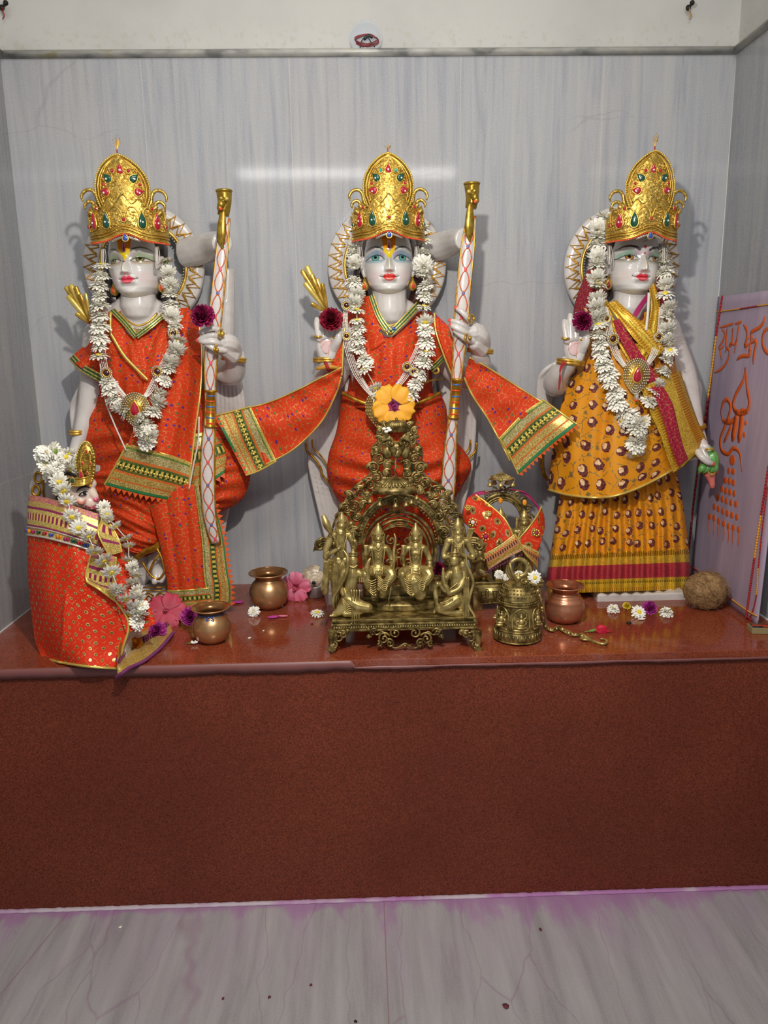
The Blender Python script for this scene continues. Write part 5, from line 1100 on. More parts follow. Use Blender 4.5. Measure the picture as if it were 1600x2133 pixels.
# ================= bows
def bow(px_pts, head_pt, grip, label, mirror=False):
    """painted marble bow: (px,py,d,halfwidth) spine points from top to bottom"""
    t_ = thing('bow', label, 'bow', W(*px_pts[-1][:3]), 'painted marble bows')
    Q_ = cr(px_pts, 60); m = MB(); m.tube([W(q[0], q[1], q[2]) for q in Q_], [q[3]*MPP(q[2]) for q in Q_], 0, 14, flat=(Vector((0, 1, 0)), .6)); m.build('stave', MAT['white_marble'], t_)
    m = MB(); sd = 1
    for off in (-.96, .96): m.tube([W(q[0]+off*q[3], q[1], q[2]+.003) for q in Q_], .0019, 0, 6)
    k = 0
    for i in range(0, 58, 4):       # crossing vine lines
        q = [Q_[min(i+j, 59)] for j in range(5)]
        for s_ in (1, -1): m.tube([W(a[0]+s_*a[3]*.7*math.cos(j/4*PI)*(1 if (i//4) % 2 == 0 else -1), a[1], a[2]+a[3]*MPP(.2)*.62) for j, a in enumerate(q)], .0011, 1, 5, n=12)
        a = q[2]
        if (i//4) % 1 == 0: m.ball(W(a[0], a[1], a[2]+a[3]*MPP(.2)*.60), (.0036, .0014, .0046), 2+(k % 2), 10, 6); k += 1
    m.build('painted_vine', [MAT['gilt_paint'], MAT['orange_paint'], MAT['pink_dot'], MAT['blue_dot']], t_)
    (hx, hy, hd) = head_pt; m = MB(); kk = MPP(hd); sg = -1 if not mirror else 1
    m.tube(WP([(hx-2, hy+34, hd), (hx+1, hy+10, hd), (hx, hy-14, hd)]), [11*kk, 13*kk, 15*kk], 0, 14, n=12)
    m.lathe([(15*kk, 0), (17*kk, 3*kk), (15*kk, 5*kk), (0, 3*kk)], W(hx, hy-14, hd), 0, 20)
    m.limb([W(hx-4*(1 if not mirror else -1), hy+4, hd+.012), W(hx-9*(1 if not mirror else -1), hy+18, hd+.018)], [9*kk, 6*kk], n=None)
    for e in (-6, 5): m.ball(W(hx+e, hy-1, hd+.016), .0042, 1, 10, 8)
    m.ball(W(hx-7*(1 if not mirror else -1), hy+20, hd+.022), .0036, 2, 8, 6)
    m.tube(WP([(hx-3, hy+22, hd+.014), (hx-5, hy+60, hd+.015), (hx-6, hy+84, hd+.013), (hx-4, hy+104, hd+.010)]), [5*kk, 9*kk, 8*kk, 1.5*kk], 0, 10, n=20, flat=(Vector((0, 1, 0)), .45))
    m.tube(WP([(hx-3, hy+26, hd+.019), (hx-5, hy+60, hd+.0195), (hx-5, hy+94, hd+.015)]), .0009, 3, 5, n=16)
    m.build('beast_head', [MAT['bow_gold'], MAT['gold_piping'], MAT['orange_gem'], MAT['gilt_paint']], t_)
    m = MB(); gx0, gy0, gx1, gy1, gd, gw = grip
    L = [(0, 1.35), (.03, 1.6), (.07, 1.1), (.93, 1.1), (.97, 1.6), (1, 1.35)]
    P = [W(gx0+(gx1-gx0)*f, gy0+(gy1-gy0)*f, gd) for f, _ in L]; m.tube(P, [w*gw*MPP(gd) for _, w in L], 0, 16)
    for j in range(6):
        f = .14+.145*j; m.tube(lin([W(gx0+(gx1-gx0)*f, gy0+(gy1-gy0)*f, gd), W(gx0+(gx1-gx0)*(f+.035), gy0+(gy1-gy0)*(f+.035), gd)], 3), 1.14*gw*MPP(gd), 1+(j % 2), 16)
    m.build('grip', [MAT['gilt_paint'], MAT['blue_dot'], MAT['orange_gem']], t_)
    return t_
bow([(470, 455, .235, 9), (463, 520, .237, 12), (455, 600, .24, 13), (446, 680, .24, 14), (439, 760, .24, 13), (438, 850, .24, 10), (434, 930, .24, 14), (433, 1010, .24, 15), (438, 1080, .24, 13), (450, 1130, .235, 10)], (467, 415, .235), (440, 812, 438, 890, .24, 9), 'painted marble bow gripped by the left statue')
bow([(982, 450, .235, 9), (974, 520, .237, 14), (966, 600, .24, 14), (960, 680, .24, 15), (955, 740, .24, 12), (946, 850, .24, 9), (939, 920, .24, 12), (934, 1000, .24, 15), (928, 1060, .24, 14), (924, 1110, .235, 10)], (983, 400, .235), (952, 788, 944, 872, .24, 9), 'painted marble bow gripped by the middle statue', True)
# ================= gilt arrow bundles in the right hands
def arrows(tips, base, label):
    t_ = thing('arrow_bundle', label, 'arrows', W(*base), 'gilt arrow bundles')
    for i, (x, y, d, w) in enumerate(tips):
        a = W(*base); b = W(x, y, d); v = (b-a); u = v.normalized(); s_ = u.cross(Vector((0, 1, 0))).normalized(); k = MPP(d)
        m = MB(); R3 = Matrix((s_, u, s_.cross(u))).transposed()
        P = [a, a+v*.35, a+v*.7, a+v*.97, b]; m.tube(P, [1.5*k, w*.7*k, w*k, w*.9*k, w*.2*k], 0, 6, flat=(s_.cross(u), .35))
        m.tube([a, a+v*.9], 1.2*k, 0, 6); m.build('arrow', MAT['gold_piping' if i % 2 else 'gold_metal'], t_)
    return t_
arrows([(136, 596, .19, 6), (146, 592, .20, 7), (156, 596, .205, 6), (140, 615, .20, 6), (166, 612, .21, 5), (178, 610, .20, 4), (158, 652, .21, 5)], (190, 676, .19), 'fan of gilt metal arrows behind the left statue shoulder')
arrows([(628, 562, .19, 6), (638, 553, .20, 7), (648, 570, .205, 6), (634, 588, .20, 6), (671, 590, .21, 5), (660, 580, .20, 5), (648, 632, .21, 5)], (684, 652, .19), 'fan of gilt metal arrows above the middle statue raised hand')
# ================= vermilion scarf of the centre statue, one long striped end on each side
t_ = thing('scarf', 'vermilion scarf with striped end, spread from the middle statue toward the left statue', 'scarf', W(600, 850, .15), 'scarf halves with striped gold ends')
sc1 = [[(716, 655, .19), (706, 660, .17)], [(716, 700, .215), (700, 705, .20)], [(716, 745, .22), (702, 760, .21)]]
P, o = sheet(t_, [[(706, 652, .20), (712, 652, .205), (722, 656, .205)], [(702, 700, .21), (710, 700, .215), (716, 702, .215)], [(700, 740, .215), (708, 744, .22), (714, 750, .22)], [(680, 768, .205), (698, 775, .22), (712, 782, .22)]], 'vermilion_zari', 'scarf_fold', 16, 50)
piping(t_, P, 'r', .0022)
SC = [[(712, 765, .225), (712, 775, .225), (711, 785, .22)], [(672, 785, .215), (690, 800, .215), (700, 820, .21)], [(620, 812, .205), (645, 850, .205), (668, 880, .20)], [(560, 838, .195), (590, 880, .20), (612, 935, .195)], [(505, 852, .19), (530, 905, .195), (552, 968, .19)]]
P, o = sheet(t_, SC, 'vermilion_zari', 'scarf_cloth', 40, 90, lambda U, V: .0035*np.sin(U*8+5*V)+.0015*np.sin(30*V+4*U)); piping(t_, P, 'r', .0020); piping(t_, P, 'l', .0016)
P, o = sheet(t_, [[(522, 847, .1935), (548, 902, .198), (576, 960, .193)], [(488, 856, .19), (510, 915, .195), (540, 980, .19)], [(446, 866, .19), (478, 925, .195), (512, 990, .19)]], 'shawl_border', 'scarf_border', 40, 50, lambda U, V: .0035*np.sin(U*8+5)); piping(t_, P, 'lr', .0022)
pinking(t_, [at(P, v, 1) for v in np.linspace(0, 1, 12)], .0095, (0, 1, 0))
m = MB()
for i in range(22): m.ball(at(P, (i+.5)/22, .44)+Vector((0, -.0018, 0)), (.0028, .0010, .0028), 0, 8, 5)
m.build('sequins', MAT['gold_piping'], t_)
t_ = thing('scarf', 'vermilion scarf with striped end, spread from the middle statue toward the right statue', 'scarf', W(1080, 850, .15), 'scarf halves with striped gold ends')
P, o = sheet(t_, [[(905, 652, .17), (918, 664, .18), (935, 680, .185)], [(908, 690, .185), (925, 705, .195), (945, 712, .195)], [(925, 740, .19), (938, 745, .20), (952, 750, .20)], [(945, 790, .19), (955, 788, .195), (965, 785, .195)]], 'vermilion_zari', 'scarf_fold', 20, 50, lambda U, V: .003*np.sin(U*9)); piping(t_, P, 'l', .0026)
SC = [[(966, 785, .20), (972, 765, .20), (978, 745, .20)], [(985, 825, .20), (1005, 790, .20), (1015, 765, .20)], [(1015, 870, .20), (1050, 830, .205), (1070, 800, .20)], [(1045, 925, .205), (1085, 870, .21), (1120, 832, .205)], [(1062, 960, .205), (1108, 895, .212), (1152, 850, .208)]]
P, o = sheet(t_, SC, 'vermilion_zari', 'scarf_cloth', 40, 90, lambda U, V: .0035*np.sin(U*8-5*V)+.0015*np.sin(30*V-4*U)); piping(t_, P, 'l', .0024); piping(t_, P, 'r', .0018)
P, o = sheet(t_, [[(1040, 912, .2085), (1088, 862, .2155), (1130, 832, .211)], [(1062, 950, .206), (1118, 895, .218), (1166, 858, .22)], [(1080, 988, .205), (1142, 932, .222), (1202, 884, .245)]], 'shawl_border', 'scarf_border', 40, 50, lambda U, V: .0035*np.sin(U*8-5)); piping(t_, P, 'lr', .0022)
pinking(t_, [at(P, v, 1) for v in np.linspace(1, 0, 13)], .0095, (0, 1, 0))
m = MB()
for i in range(22): m.ball(at(P, (i+.5)/22, .44)+Vector((0, -.0018, 0)), (.0028, .0010, .0028), 0, 8, 5)
m.build('sequins', MAT['gold_piping'], t_)
# ------------------------------------------------------------ flowers
def flower_mesh(name, seed, kind):
    """unit-size bloom, axis +Z; kind: pom (dense), daisy (flat with yellow eye)"""
    rnd = random.Random(seed); m = MB()
    def petal(a, r0, r1, z0, z1, w, droop, mi=0):
        n = 5; c_, s_ = math.cos(a), math.sin(a); V = []
        tw = rnd.uniform(-.25, .25)
        for i in range(n):
            f = i/(n-1); r = r0+(r1-r0)*f; z = z0+(z1-z0)*math.sin(f*PI*.6)-droop*f*f; ww = w*(.45+1.1*f-1.05*f**4)
            for q in (-1, 0, 1):
                x, y = r, q*ww; zz = z+(.10*w*4*(q*q))*.5+tw*q*ww
                V.append((x*c_-y*s_, x*s_+y*c_, zz))
        F = []
        for i in range(n-1):
            for j in (0, 1): F.append([i*3+j, i*3+j+1, i*3+4+j, i*3+3+j])
        m.add(V, F, mi)
    if kind == 'pom':
        for ring, (cnt, r1, z0, z1, dr) in enumerate(((19, 1.0, -.05, .06, .34), (18, .94, .04, .22, .20), (16, .82, .10, .36, .06), (13, .66, .14, .48, -.02), (10, .46, .16, .56, -.08), (6, .26, .2, .6, -.1))):
            for k in range(cnt): petal(2*PI*(k+rnd.uniform(-.4, .4))/cnt+ring*.3, .06, r1*rnd.uniform(.80, 1.06), z0, z1+rnd.uniform(-.10, .10), .155-.008*ring, dr+rnd.uniform(-.08, .08))
        m.ball((0, 0, .28), (.12, .12, .18), 1, 8, 6)
    else:
        for ring, (cnt, r1, z0, z1, dr) in enumerate(((15, 1.0, 0, .12, .22), (13, .88, .05, .22, .10), (9, .6, .1, .26, .02))):
            for k in range(cnt): petal(2*PI*(k+rnd.uniform(-.2, .2))/cnt+ring*.2, .1, r1*rnd.uniform(.88, 1.06), z0, z1, .15, dr+rnd.uniform(-.06, .08))
        m.ball((0, 0, .2), (.30, .30, .16), 1, 12, 7)
        for k in range(30): a = rnd.uniform(0, 6.28); r = .26*math.sqrt(rnd.random()); m.ball((r*math.cos(a), r*math.sin(a), .32), .035, 1, 5, 4)
    m.lathe([(.30, .0), (.26, -.14), (.12, -.24), (0, -.28)], (0, 0, 0), 2, 10)
    me = bpy.data.meshes.new(name); me.from_pydata(m.V, [], m.F)
    for q in ('white_petal', 'flower_yellow', 'calyx_green'): me.materials.append(MAT[q])
    me.polygons.foreach_set('material_index', m.M); me.polygons.foreach_set('use_smooth', [True]*len(m.F)); me.update(); return me
POM = [flower_mesh('white_bloom', k, 'pom') for k in range(3)]; DAISY = [flower_mesh('white_bloom', 10+k, 'daisy') for k in range(2)]
def garland(label, paths, seed=1, jitter=.28, string=True, face=0.22, daisy=.10, extra=None, down=False):
    """paths: list of lists (px,py,d,size_px) one per bloom"""
    rnd = random.Random(seed); q0 = paths[0][0]
    t_ = thing('flower_garland', label, 'garland', W(q0[0], q0[1], q0[2]), 'white flower garlands')
    m = MB()
    for pts in paths: m.tube([W(*p[:3]) for p in pts], .0009, 0, 5)
    if extra: extra(m)
    m.build('string', MAT['thread_white'], t_)
    for pts in paths:
        for i, (x, y, d, s) in enumerate(pts):
            a = W(*pts[max(i-1, 0)][:3]); b = W(*pts[min(i+1, len(pts)-1)][:3]); tv = (b-a).normalized() if (b-a).length > 0 else Vector((0, 0, -1))
            up = -1 if down else rnd.choice((1, 1, 1, -1)); z = (-tv*up+Vector((rnd.uniform(-1, 1)*jitter, -face-rnd.random()*(.15 if down and len(pts) < 30 else .4), rnd.uniform(-1, 1)*jitter))).normalized()
            me = rnd.choice(DAISY) if rnd.random() < daisy else rnd.choice(POM); k = s*MPP(d)
            o = inst(me, 'white_bloom', t_, pose(W(x, y, d), z, (k, k, k*rnd.uniform(.8, 1.05)), rnd.uniform(0, 6)))
    return t_
def chain(pts, step, s0, s1=None, rnd=None):
    """blooms at about every step px along a px polyline"""
    P = lin([p[:2] for p in pts], 200); L = np.r_[0, np.cumsum(np.linalg.norm(np.diff(P, axis=0), axis=1))]; n = max(2, int(round(L[-1]/step))+1)
    C = lin(pts, n); r = random.Random(len(pts)*7+int(pts[0][0])); s1 = s1 or s0
    return [(x+r.uniform(-3, 3), y+r.uniform(-2, 2), d+r.uniform(-.002, .004), r.uniform(s0, s1)) for x, y, d in C]
def loops(xs):
    def f(m):
        for (x, y, d, L) in xs:
            for k in (-3, 0, 3): m.tube(WP([(x+k, y, d), (x+k*1.6+1, y+L*.5, d+.004), (x+k*.6, y+L, d), (x-k*.5, y+L*.5, d+.002), (x-k*.3, y, d)]), .0007, 0, 4, n=14)
    return f
gL = [chain([(212, 556, .205), (206, 610, .225), (206, 690, .235), (210, 745, .235)], 21, 18, 23), chain([(222, 800, .232), (245, 845, .238), (262, 860, .242)], 20, 18, 22), chain([(348, 545, .20), (352, 590, .215), (358, 630, .225), (360, 665, .232), (370, 715, .232), (352, 770, .238), (338, 815, .242), (318, 858, .246)], 23, 17, 22), [(296, 872, .252, 20), (308, 888, .256, 20), (300, 900, .262, 22), (311, 904, .262, 22), (305, 912, .268, 23), (306, 920, .258, 22)]]
garland('white flower garland on the left statue, ending in a single ball over the striped shawl', gL, 4, extra=loops([(215, 515, .215, 40), (327, 512, .215, 48)]))
def cord(label, pts, p0): 
    t_ = thing('hanging_cord', label, 'cord', W(*p0)); m = MB()
    for k in (0, 1.6): m.tube(WP([(x+k, y, d) for x, y, d in pts]), .0009, 0, 5, n=30)
    m.build('thread', MAT['thread_white'], t_)
cord('pale thread running down from the left garland to the waist of the left statue', [(208, 758, .235), (218, 830, .225), (236, 880, .225), (262, 938, .235)], (208, 758, .235))
cord('pale thread hanging beside the bow of the left statue', [(414, 868, .235), (412, 920, .235), (402, 970, .23), (393, 1020, .225)], (414, 868, .235))
gM = [chain([(738, 510, .19), (738, 548, .205)], 22, 15, 19), chain([(740, 590, .215), (742, 640, .228), (745, 690, .235), (748, 728, .238)], 19, 17, 20), [(760, 752, .24, 20), (762, 770, .242, 20), (782, 806, .245, 16), (788, 826, .246, 15)],
      chain([(882, 480, .18), (884, 530, .19), (883, 568, .205), (884, 625, .222), (886, 665, .23), (888, 705, .235), (890, 735, .237), (876, 775, .24), (868, 800, .242), (855, 822, .244)], 23, 17, 22)]
garland('white flower garland on the middle statue, meeting under a yellow hibiscus', gM, 9, extra=loops([(749, 510, .20, 42), (868, 510, .20, 42)]))
gR = [chain([(1258, 455, .17), (1244, 485, .185), (1242, 520, .195), (1246, 560, .208), (1246, 600, .222), (1243, 640, .23), (1248, 690, .236), (1252, 720, .238), (1258, 755, .24), (1266, 785, .243), (1278, 815, .247), (1284, 840, .25)], 21, 18, 23),
      chain([(1380, 520, .17), (1382, 555, .185), (1385, 585, .20), (1388, 615, .21), (1394, 645, .215), (1392, 680, .222), (1395, 725, .226), (1390, 750, .23), (1380, 775, .235), (1372, 800, .24), (1352, 838, .248)], 23, 17, 22),
      chain([(1300, 860, .252), (1322, 872, .256), (1330, 900, .262), (1326, 925, .266), (1325, 945, .268)], 17, 20, 24), [(1298, 876, .254, 18), (1345, 878, .256, 16)]]
garland('white flower garland on the right statue, ending in a long dense tail', gR, 14, extra=loops([(1270, 510, .20, 42), (1384, 508, .195, 42)]))
# ------------------------------------------------------------ long necklaces with a pendant
def necklace(label, left, right, pend, big, side, colr='red_gem', style='drop'):
    t_ = thing('pendant_necklace', label, 'necklace', W(*pend), 'pearl necklaces with pendants')
    m = MB()
    for path, sg in ((left, -1), (right, 1)):
        for k in range(5):
            off = (k-2)*3.2; P = [W(x+off*sg*(.6+.5*math.sin(PI*i/(len(path)-1))), y+abs(off)*.3, d) for i, (x, y, d) in enumerate(path)]
            Q_ = cr([list(p) for p in P], 34)
            for q in Q_: m.ball(q, .00145, 0, 5, 4)
            m.tube([Vector(q) for q in Q_], .0008, 0, 4)
    m.build('pearl_strands', MAT['pearl'], t_)
    for (x, y, d, r) in side:
        m = MB(); c = W(x, y, d); k = MPP(d)
        m.ball(c, (r*.55*k, .004, r*.55*k), 1, 14, 8)
        m.tube([c+Vector((r*.62*k*math.cos(a), -.002, r*.62*k*math.sin(a))) for a in np.linspace(0, 2*PI, 19)[:-1]], .0013, 2, 6, closed=True)
        for a in np.linspace(0, 2*PI, 17)[:-1]: m.ball(c+Vector((r*.92*k*math.cos(a), -.002, r*.92*k*math.sin(a))), .0022, 0, 7, 5)
        m.build('side_medallion', [MAT['diamante'], MAT['dark_gem'], MAT['gold_metal']], t_)
    c = W(*pend); k = MPP(pend[2]); w, h = big; m = MB(); AXP = Matrix(((1, 0, 0), (0, 0, -1), (0, 1, 0)))
    def out(a, f):
        return c+Vector((w*k*f*math.cos(a)*(1 if math.sin(a) > -.2 else 1+.5*(math.sin(a)+.2)), -.004+.003*f, h*k*f*(math.sin(a)*(1 if math.sin(a) > 0 else 1.25))))
    m.plate([out(a, 1.0)+Vector((0, .003, 0)) for a in np.linspace(0, 2*PI, 41)[:-1]], .002, 2)
    for f, n in ((.97, 40), (.84, 34), (.70, 28), (.56, 20)):
        for a in np.linspace(0, 2*PI, n+1)[:-1]: m.ball(out(a, f), .0019, 0, 6, 5)
    m.build('pendant', [MAT['diamante'], MAT['red_gem'], MAT['gold_metal']], t_)
    m = MB(); m.drop(c+Vector((0, -.005, 0)), w*.62*k, h*1.0*k, AXP, .006, 0, 22, 1); m.build('pendant_gem', [MAT[colr], MAT['gold_metal']], t_)
    m = MB()
    for q in (-3, 0, 3): m.tube(WP([(pend[0]+q, pend[1]+h*1.15, pend[2]), (pend[0]+q, pend[1]+h*1.15+16, pend[2]-.002)]), .001, 0, 5)
    m.tube(WP([(pend[0]-5, pend[1]+h*1.15+16, pend[2]), (pend[0]+5, pend[1]+h*1.15+16, pend[2])]), .0016, 1, 6); m.build('pendant_tail', [MAT['pearl'], MAT['orange_gem']], t_)
necklace('pearl necklace with a large crystal pendant on the left statue chest', [(222, 640, .20), (212, 700, .225), (218, 765, .228), (240, 800, .234), (262, 826, .244)], [(368, 640, .20), (366, 700, .225), (330, 776, .236), (310, 815, .242), (300, 826, .246)], (282, 850, .25), (30, 32), [(222, 777, .238, 12), (328, 774, .244, 12), (362, 694, .24, 11)])
necklace('pearl necklace on the middle statue, its pendant half hidden by the yellow hibiscus', [(720, 640, .205), (720, 700, .228), (738, 765, .236), (758, 800, .24), (775, 822, .242)], [(886, 640, .20), (880, 700, .228), (850, 770, .238), (830, 800, .242), (818, 815, .244)], (795, 848, .240), (34, 38), [(722, 636, .215, 10), (722, 700, .234, 9), (848, 764, .246, 10), (862, 774, .246, 9)])
necklace('pearl necklace with a pear-shaped crystal pendant on the right statue', [(1262, 640, .212), (1270, 690, .238), (1284, 735, .246), (1302, 762, .250)], [(1378, 640, .205), (1376, 690, .226), (1362, 735, .242), (1345, 762, .250)], (1326, 780, .256), (28, 33), [(1277, 706, .250, 12), (1372, 702, .236, 10), (1264, 664, .236, 8)])
# ------------------------------------------------------------ carnation-like roses in the raised hands
def rose_mesh(name, mat, seed, n=5):
    rnd = random.Random(seed); m = MB()
    for ring in range(6):
        cnt = 13-ring; r1 = 1-.155*ring; z1 = .10+.20*ring
        for k in range(cnt):
            a = 2*PI*(k+rnd.random()*.5)/cnt+ring; V = []; c_, s_ = math.cos(a), math.sin(a)
            for i in range(5):
                f = i/4; r = .1+(r1-.1)*f; w = .24*(.4+f)*(1-.25*f)
                for q in (-1, -.5, 0, .5, 1):
                    z = z1*f+.13*f*f*rnd.uniform(-.6, 1)+.22*abs(q)*f+.08*math.sin(q*9+ring+k)*f; x, y = r, q*w; V.append((x*c_-y*s_, x*s_+y*c_, z))
            m.add(V, [[i*5+j, i*5+j+1, i*5+6+j, i*5+5+j] for i in range(4) for j in range(4)], 0)
    m.lathe([(.35, 0), (.25, -.35), (0, -.5)], (0, 0, 0), 1, 10)
    me = bpy.data.meshes.new(name); me.from_pydata(m.V, [], m.F); me.materials.append(MAT[mat]); me.materials.append(MAT['calyx_green'])
    me.polygons.foreach_set('material_index', m.M); me.polygons.foreach_set('use_smooth', [True]*len(m.F)); me.update(); return me
RR = {k: rose_mesh('petals', k, i) for i, k in enumerate(('rose_petal', 'red_rose', 'magenta_petal'))}
def bloom(name, label, cat, mesh, px, py, d, r, zdir, group=None, loc=None):
    p = loc if loc is not None else W(px, py, d); k = r*MPP(d)
    o = bpy.data.objects.new(name, mesh); COL.objects.link(o); o.matrix_world = pose(p, zdir, k, random.Random(px).random()*6); return tag(o, label, cat, group)
bloom('rose', 'dark magenta rose held above the left statue bow hand', 'flower', RR['rose_petal'], 424, 661, .285, 25, (-.1, -1, .5))
bloom('rose', 'deep red rose tucked in the middle statue raised hand', 'flower', RR['red_rose'], 690, 667, .245, 24, (0, -1, .3))
bloom('rose', 'dark magenta rose tucked in the right statue raised hand', 'flower', RR['rose_petal'], 1212, 670, .250, 21, (0, -1, .3))
# ------------------------------------------------------------ hibiscus
def hibiscus(label, p, R, zdir, mat, eye, spin=0.0, cup=.35, n=5, width=.62, stamen='pink_petal', name='hibiscus_flower', group=None):
    t_ = thing(name, label, 'flower', p, group); z, x, y = frame(zdir); M = Matrix((x, y, z)).transposed()
    for k in range(n):
        a = spin+2*PI*k/n; m = MB(); V = []; nu, nv = 9, 12
        for i in range(nv):
            f = i/(nv-1)
            for j in range(nu):
                q = -1+2*j/(nu-1); r = .08+f*(1.0-.16*q*q*f+.05*math.sin(q*9+k)*f); w = width*math.sin(min(1, f*1.15+.1)*PI*.62)
                zz = cup*f*(1-.55*f)+.09*math.sin(q*6+k)*f*f+.05*math.sin(q*14+k)*f*f-.10*f*f*f; ang = a
                xx, yy = r, q*w; V.append(Vector(p)+M @ (Vector((xx*math.cos(ang)-yy*math.sin(ang), xx*math.sin(ang)+yy*math.cos(ang), zz+.03*(k % 2)))*R))
        F = [[i*nu+j, i*nu+j+1, (i+1)*nu+j+1, (i+1)*nu+j] for i in range(nv-1) for j in range(nu-1)]; mi = [1 if i < 2 else 0 for i in range(nv-1) for j in range(nu-1)]
        o = mesh_obj('petal', V, F, [MAT[mat], MAT[eye]], t_, mi); solid(o, .0008, 0)
    m = MB(); m.limb([Vector(p), Vector(p)+M @ Vector((0, .05, .45))*R], .045*R)
    rnd = random.Random(2)
    for k in range(26):
        h = rnd.uniform(.22, .5); a = rnd.uniform(0, 6.28); m.ball(Vector(p)+M @ Vector((.10*math.cos(a), .05+.10*math.sin(a), h))*R, .035*R, 1, 6, 4)
    m.build('stamen', [MAT[eye], MAT[stamen]], t_); return t_
hibiscus('yellow hibiscus with a magenta heart on the middle statue chest', W(820, 845, .262), 42*MPP(.26), (.12, -1, .12), 'hibiscus_yellow', 'rose_petal', .35, .22, stamen='magenta_petal', width=.56)
# ------------------------------------------------------------ seated monkey-faced marble statue in profile, wrapped in a dotted cloth
S = thing('monkey_statue', 'small marble monkey-faced statue at far left, in profile under a dotted vermilion cloth', 'statue', G(150, 1380))
m = MB()
m.limb(WP([(150, 1160, .40), (150, 1260, .40), (160, 1340, .42)]), [.032, .045, .05], seg=18); m.limb(WP([(150, 1060, .40), (160, 1120, .40)]), [.030, .040], seg=14)
m.limb(WP([(150, 1300, .41), (200, 1250, .42), (215, 1330, .42)]), [.035, .030, .022], n=16)
remesh(m.build('body', MAT['white_marble'], S), .003, 3)
m = MB(); m.box((-.535, -.425, HP+.014), (.066, .056, .014)); o = m.build('plinth', MAT['white_marble'], S, smooth=False); mod(o, 'BEVEL', width=.004, segments=3)
# scalloped stone back slab with gilt rings
def outl(y0, pts, d): return [W(x, y, d) for x, y in pts]
ol = cr([(62, 1120), (60, 1080), (60, 1035), (66, 1000), (74, 975), (88, 960), (104, 952), (124, 955), (130, 1000), (126, 1060), (120, 1120)], 50)
m = MB(); m.plate([W(x+1.8*math.sin(i*1.3), y, .392) for i, (x, y) in enumerate(ol)], .022, 0, (0, 1, 0)); o = m.build('back_slab', MAT['white_marble'], S); 
m = MB()
for x, y, w, h in ((106, 968, 7, 10), (92, 975, 8, 11), (80, 995, 8, 11), (75, 1022, 8, 10), (104, 955, 7, 8)): m.tube([W(x+w*math.cos(a), y+h*math.sin(a), .397) for a in np.linspace(0, 2*PI, 20)[:-1]], .0026, 0, 8, closed=True)
m.tube(WP([(104, 965, .397), (92, 990, .40), (90, 1020, .40), (92, 1040, .40)]), .0022, 0, 8, n=16); m.build('gilt_rings', MAT['gilt_paint'], S)
# head: skull, brow, cheeks, muzzle
def E_(m, x, y, d, rx, ry, rz, mi=0): m.ball(W(x, y, d), (rx*MPP(d), ry*MPP(d), rz*MPP(d)), mi, 20, 14)
m = MB(); E_(m, 168, 1024, .42, 27, 27, 32); E_(m, 180, 1030, .425, 22, 24, 24); E_(m, 172, 1042, .43, 18, 22, 17); E_(m, 188, 1046, .43, 17, 18, 18); E_(m, 193, 1052, .43, 12, 13, 11); E_(m, 184, 1008, .43, 17, 18, 13)
m.limb(WP([(188, 1020, .435), (196, 1032, .436), (201, 1041, .434)]), [.009, .008, .0055], n=10); m.limb(WP([(150, 1060, .40), (165, 1085, .40)]), [.022, .03])
remesh(m.build('head', MAT['monkey_skin'], S), .0018, 5)
m = MB(); E_(m, 199, 1040, .438, 6.5, 6, 5.5); E_(m, 203, 1038, .440, 3, 3, 3); m.build('nose', MAT['pink_nose'], S)
m = MB(); m.tube(WP([(178, 1053, .448), (184, 1056, .4515), (192, 1056, .450), (200, 1052, .444)]), .0012, 0, 8, n=14); m.tube(WP([(182, 1057, .4505), (192, 1060, .449), (199, 1057, .444)]), [.0006, .0018, .0006], 1, 8, n=12); m.build('mouth', [MAT['lip_red'], MAT['lip_red']], S)
m = MB(); m.ball(W(174, 1027, .447), (.0075, .0025, .0042), 0, 14, 8); m.ball(W(176, 1027, .4495), (.0034, .0016, .0036), 1, 10, 8); m.tube(WP([(165, 1031, .447), (170, 1026, .4505), (178, 1023, .451), (182, 1024, .449)]), .0010, 1, 6, n=12)
m.tube(WP([(164, 1032, .447), (172, 1033, .450), (181, 1030, .449)]), .0007, 1, 6, n=10); m.build('eye', [MAT['pearl'], MAT['black']], S)
m = MB(); m.tube(WP([(159, 1024, .444), (167, 1016, .449), (178, 1013, .452), (186, 1016, .449)]), [.0008, .0020, .0022, .0008], 0, 8, n=16); m.build('eyebrow', MAT['black'], S)
m = MB(); m.tube(WP([(158, 1038, .446), (164, 1046, .450), (172, 1048, .452), (180, 1040, .453)]), [.0010, .0028, .0028, .0012], 0, 8, n=16, flat=(Vector((0, 1, 0)), .45)); m.build('face_paint', MAT['blush'], S); m = MB(); m.tube(WP([(186, 1006, .447), (188, 1014, .449)]), [.0018, .0028], 0, 8, flat=(Vector((0, 1, 0)), .4)); m.build('forehead_mark', MAT['orange_petal'], S)
m = MB(); m.limb(WP([(142, 1000, .40), (138, 1030, .40), (148, 1060, .40)]), [.020, .022, .020], n=12); m.limb(WP([(150, 1058, .41), (170, 1070, .42), (186, 1072, .42)]), [.014, .013, .008], n=12); m.limb(WP([(190, 1066, .43), (196, 1074, .43)]), [.010, .009]); remesh(m.build('hair', MAT['dark_hair'], S), .0028, 2)
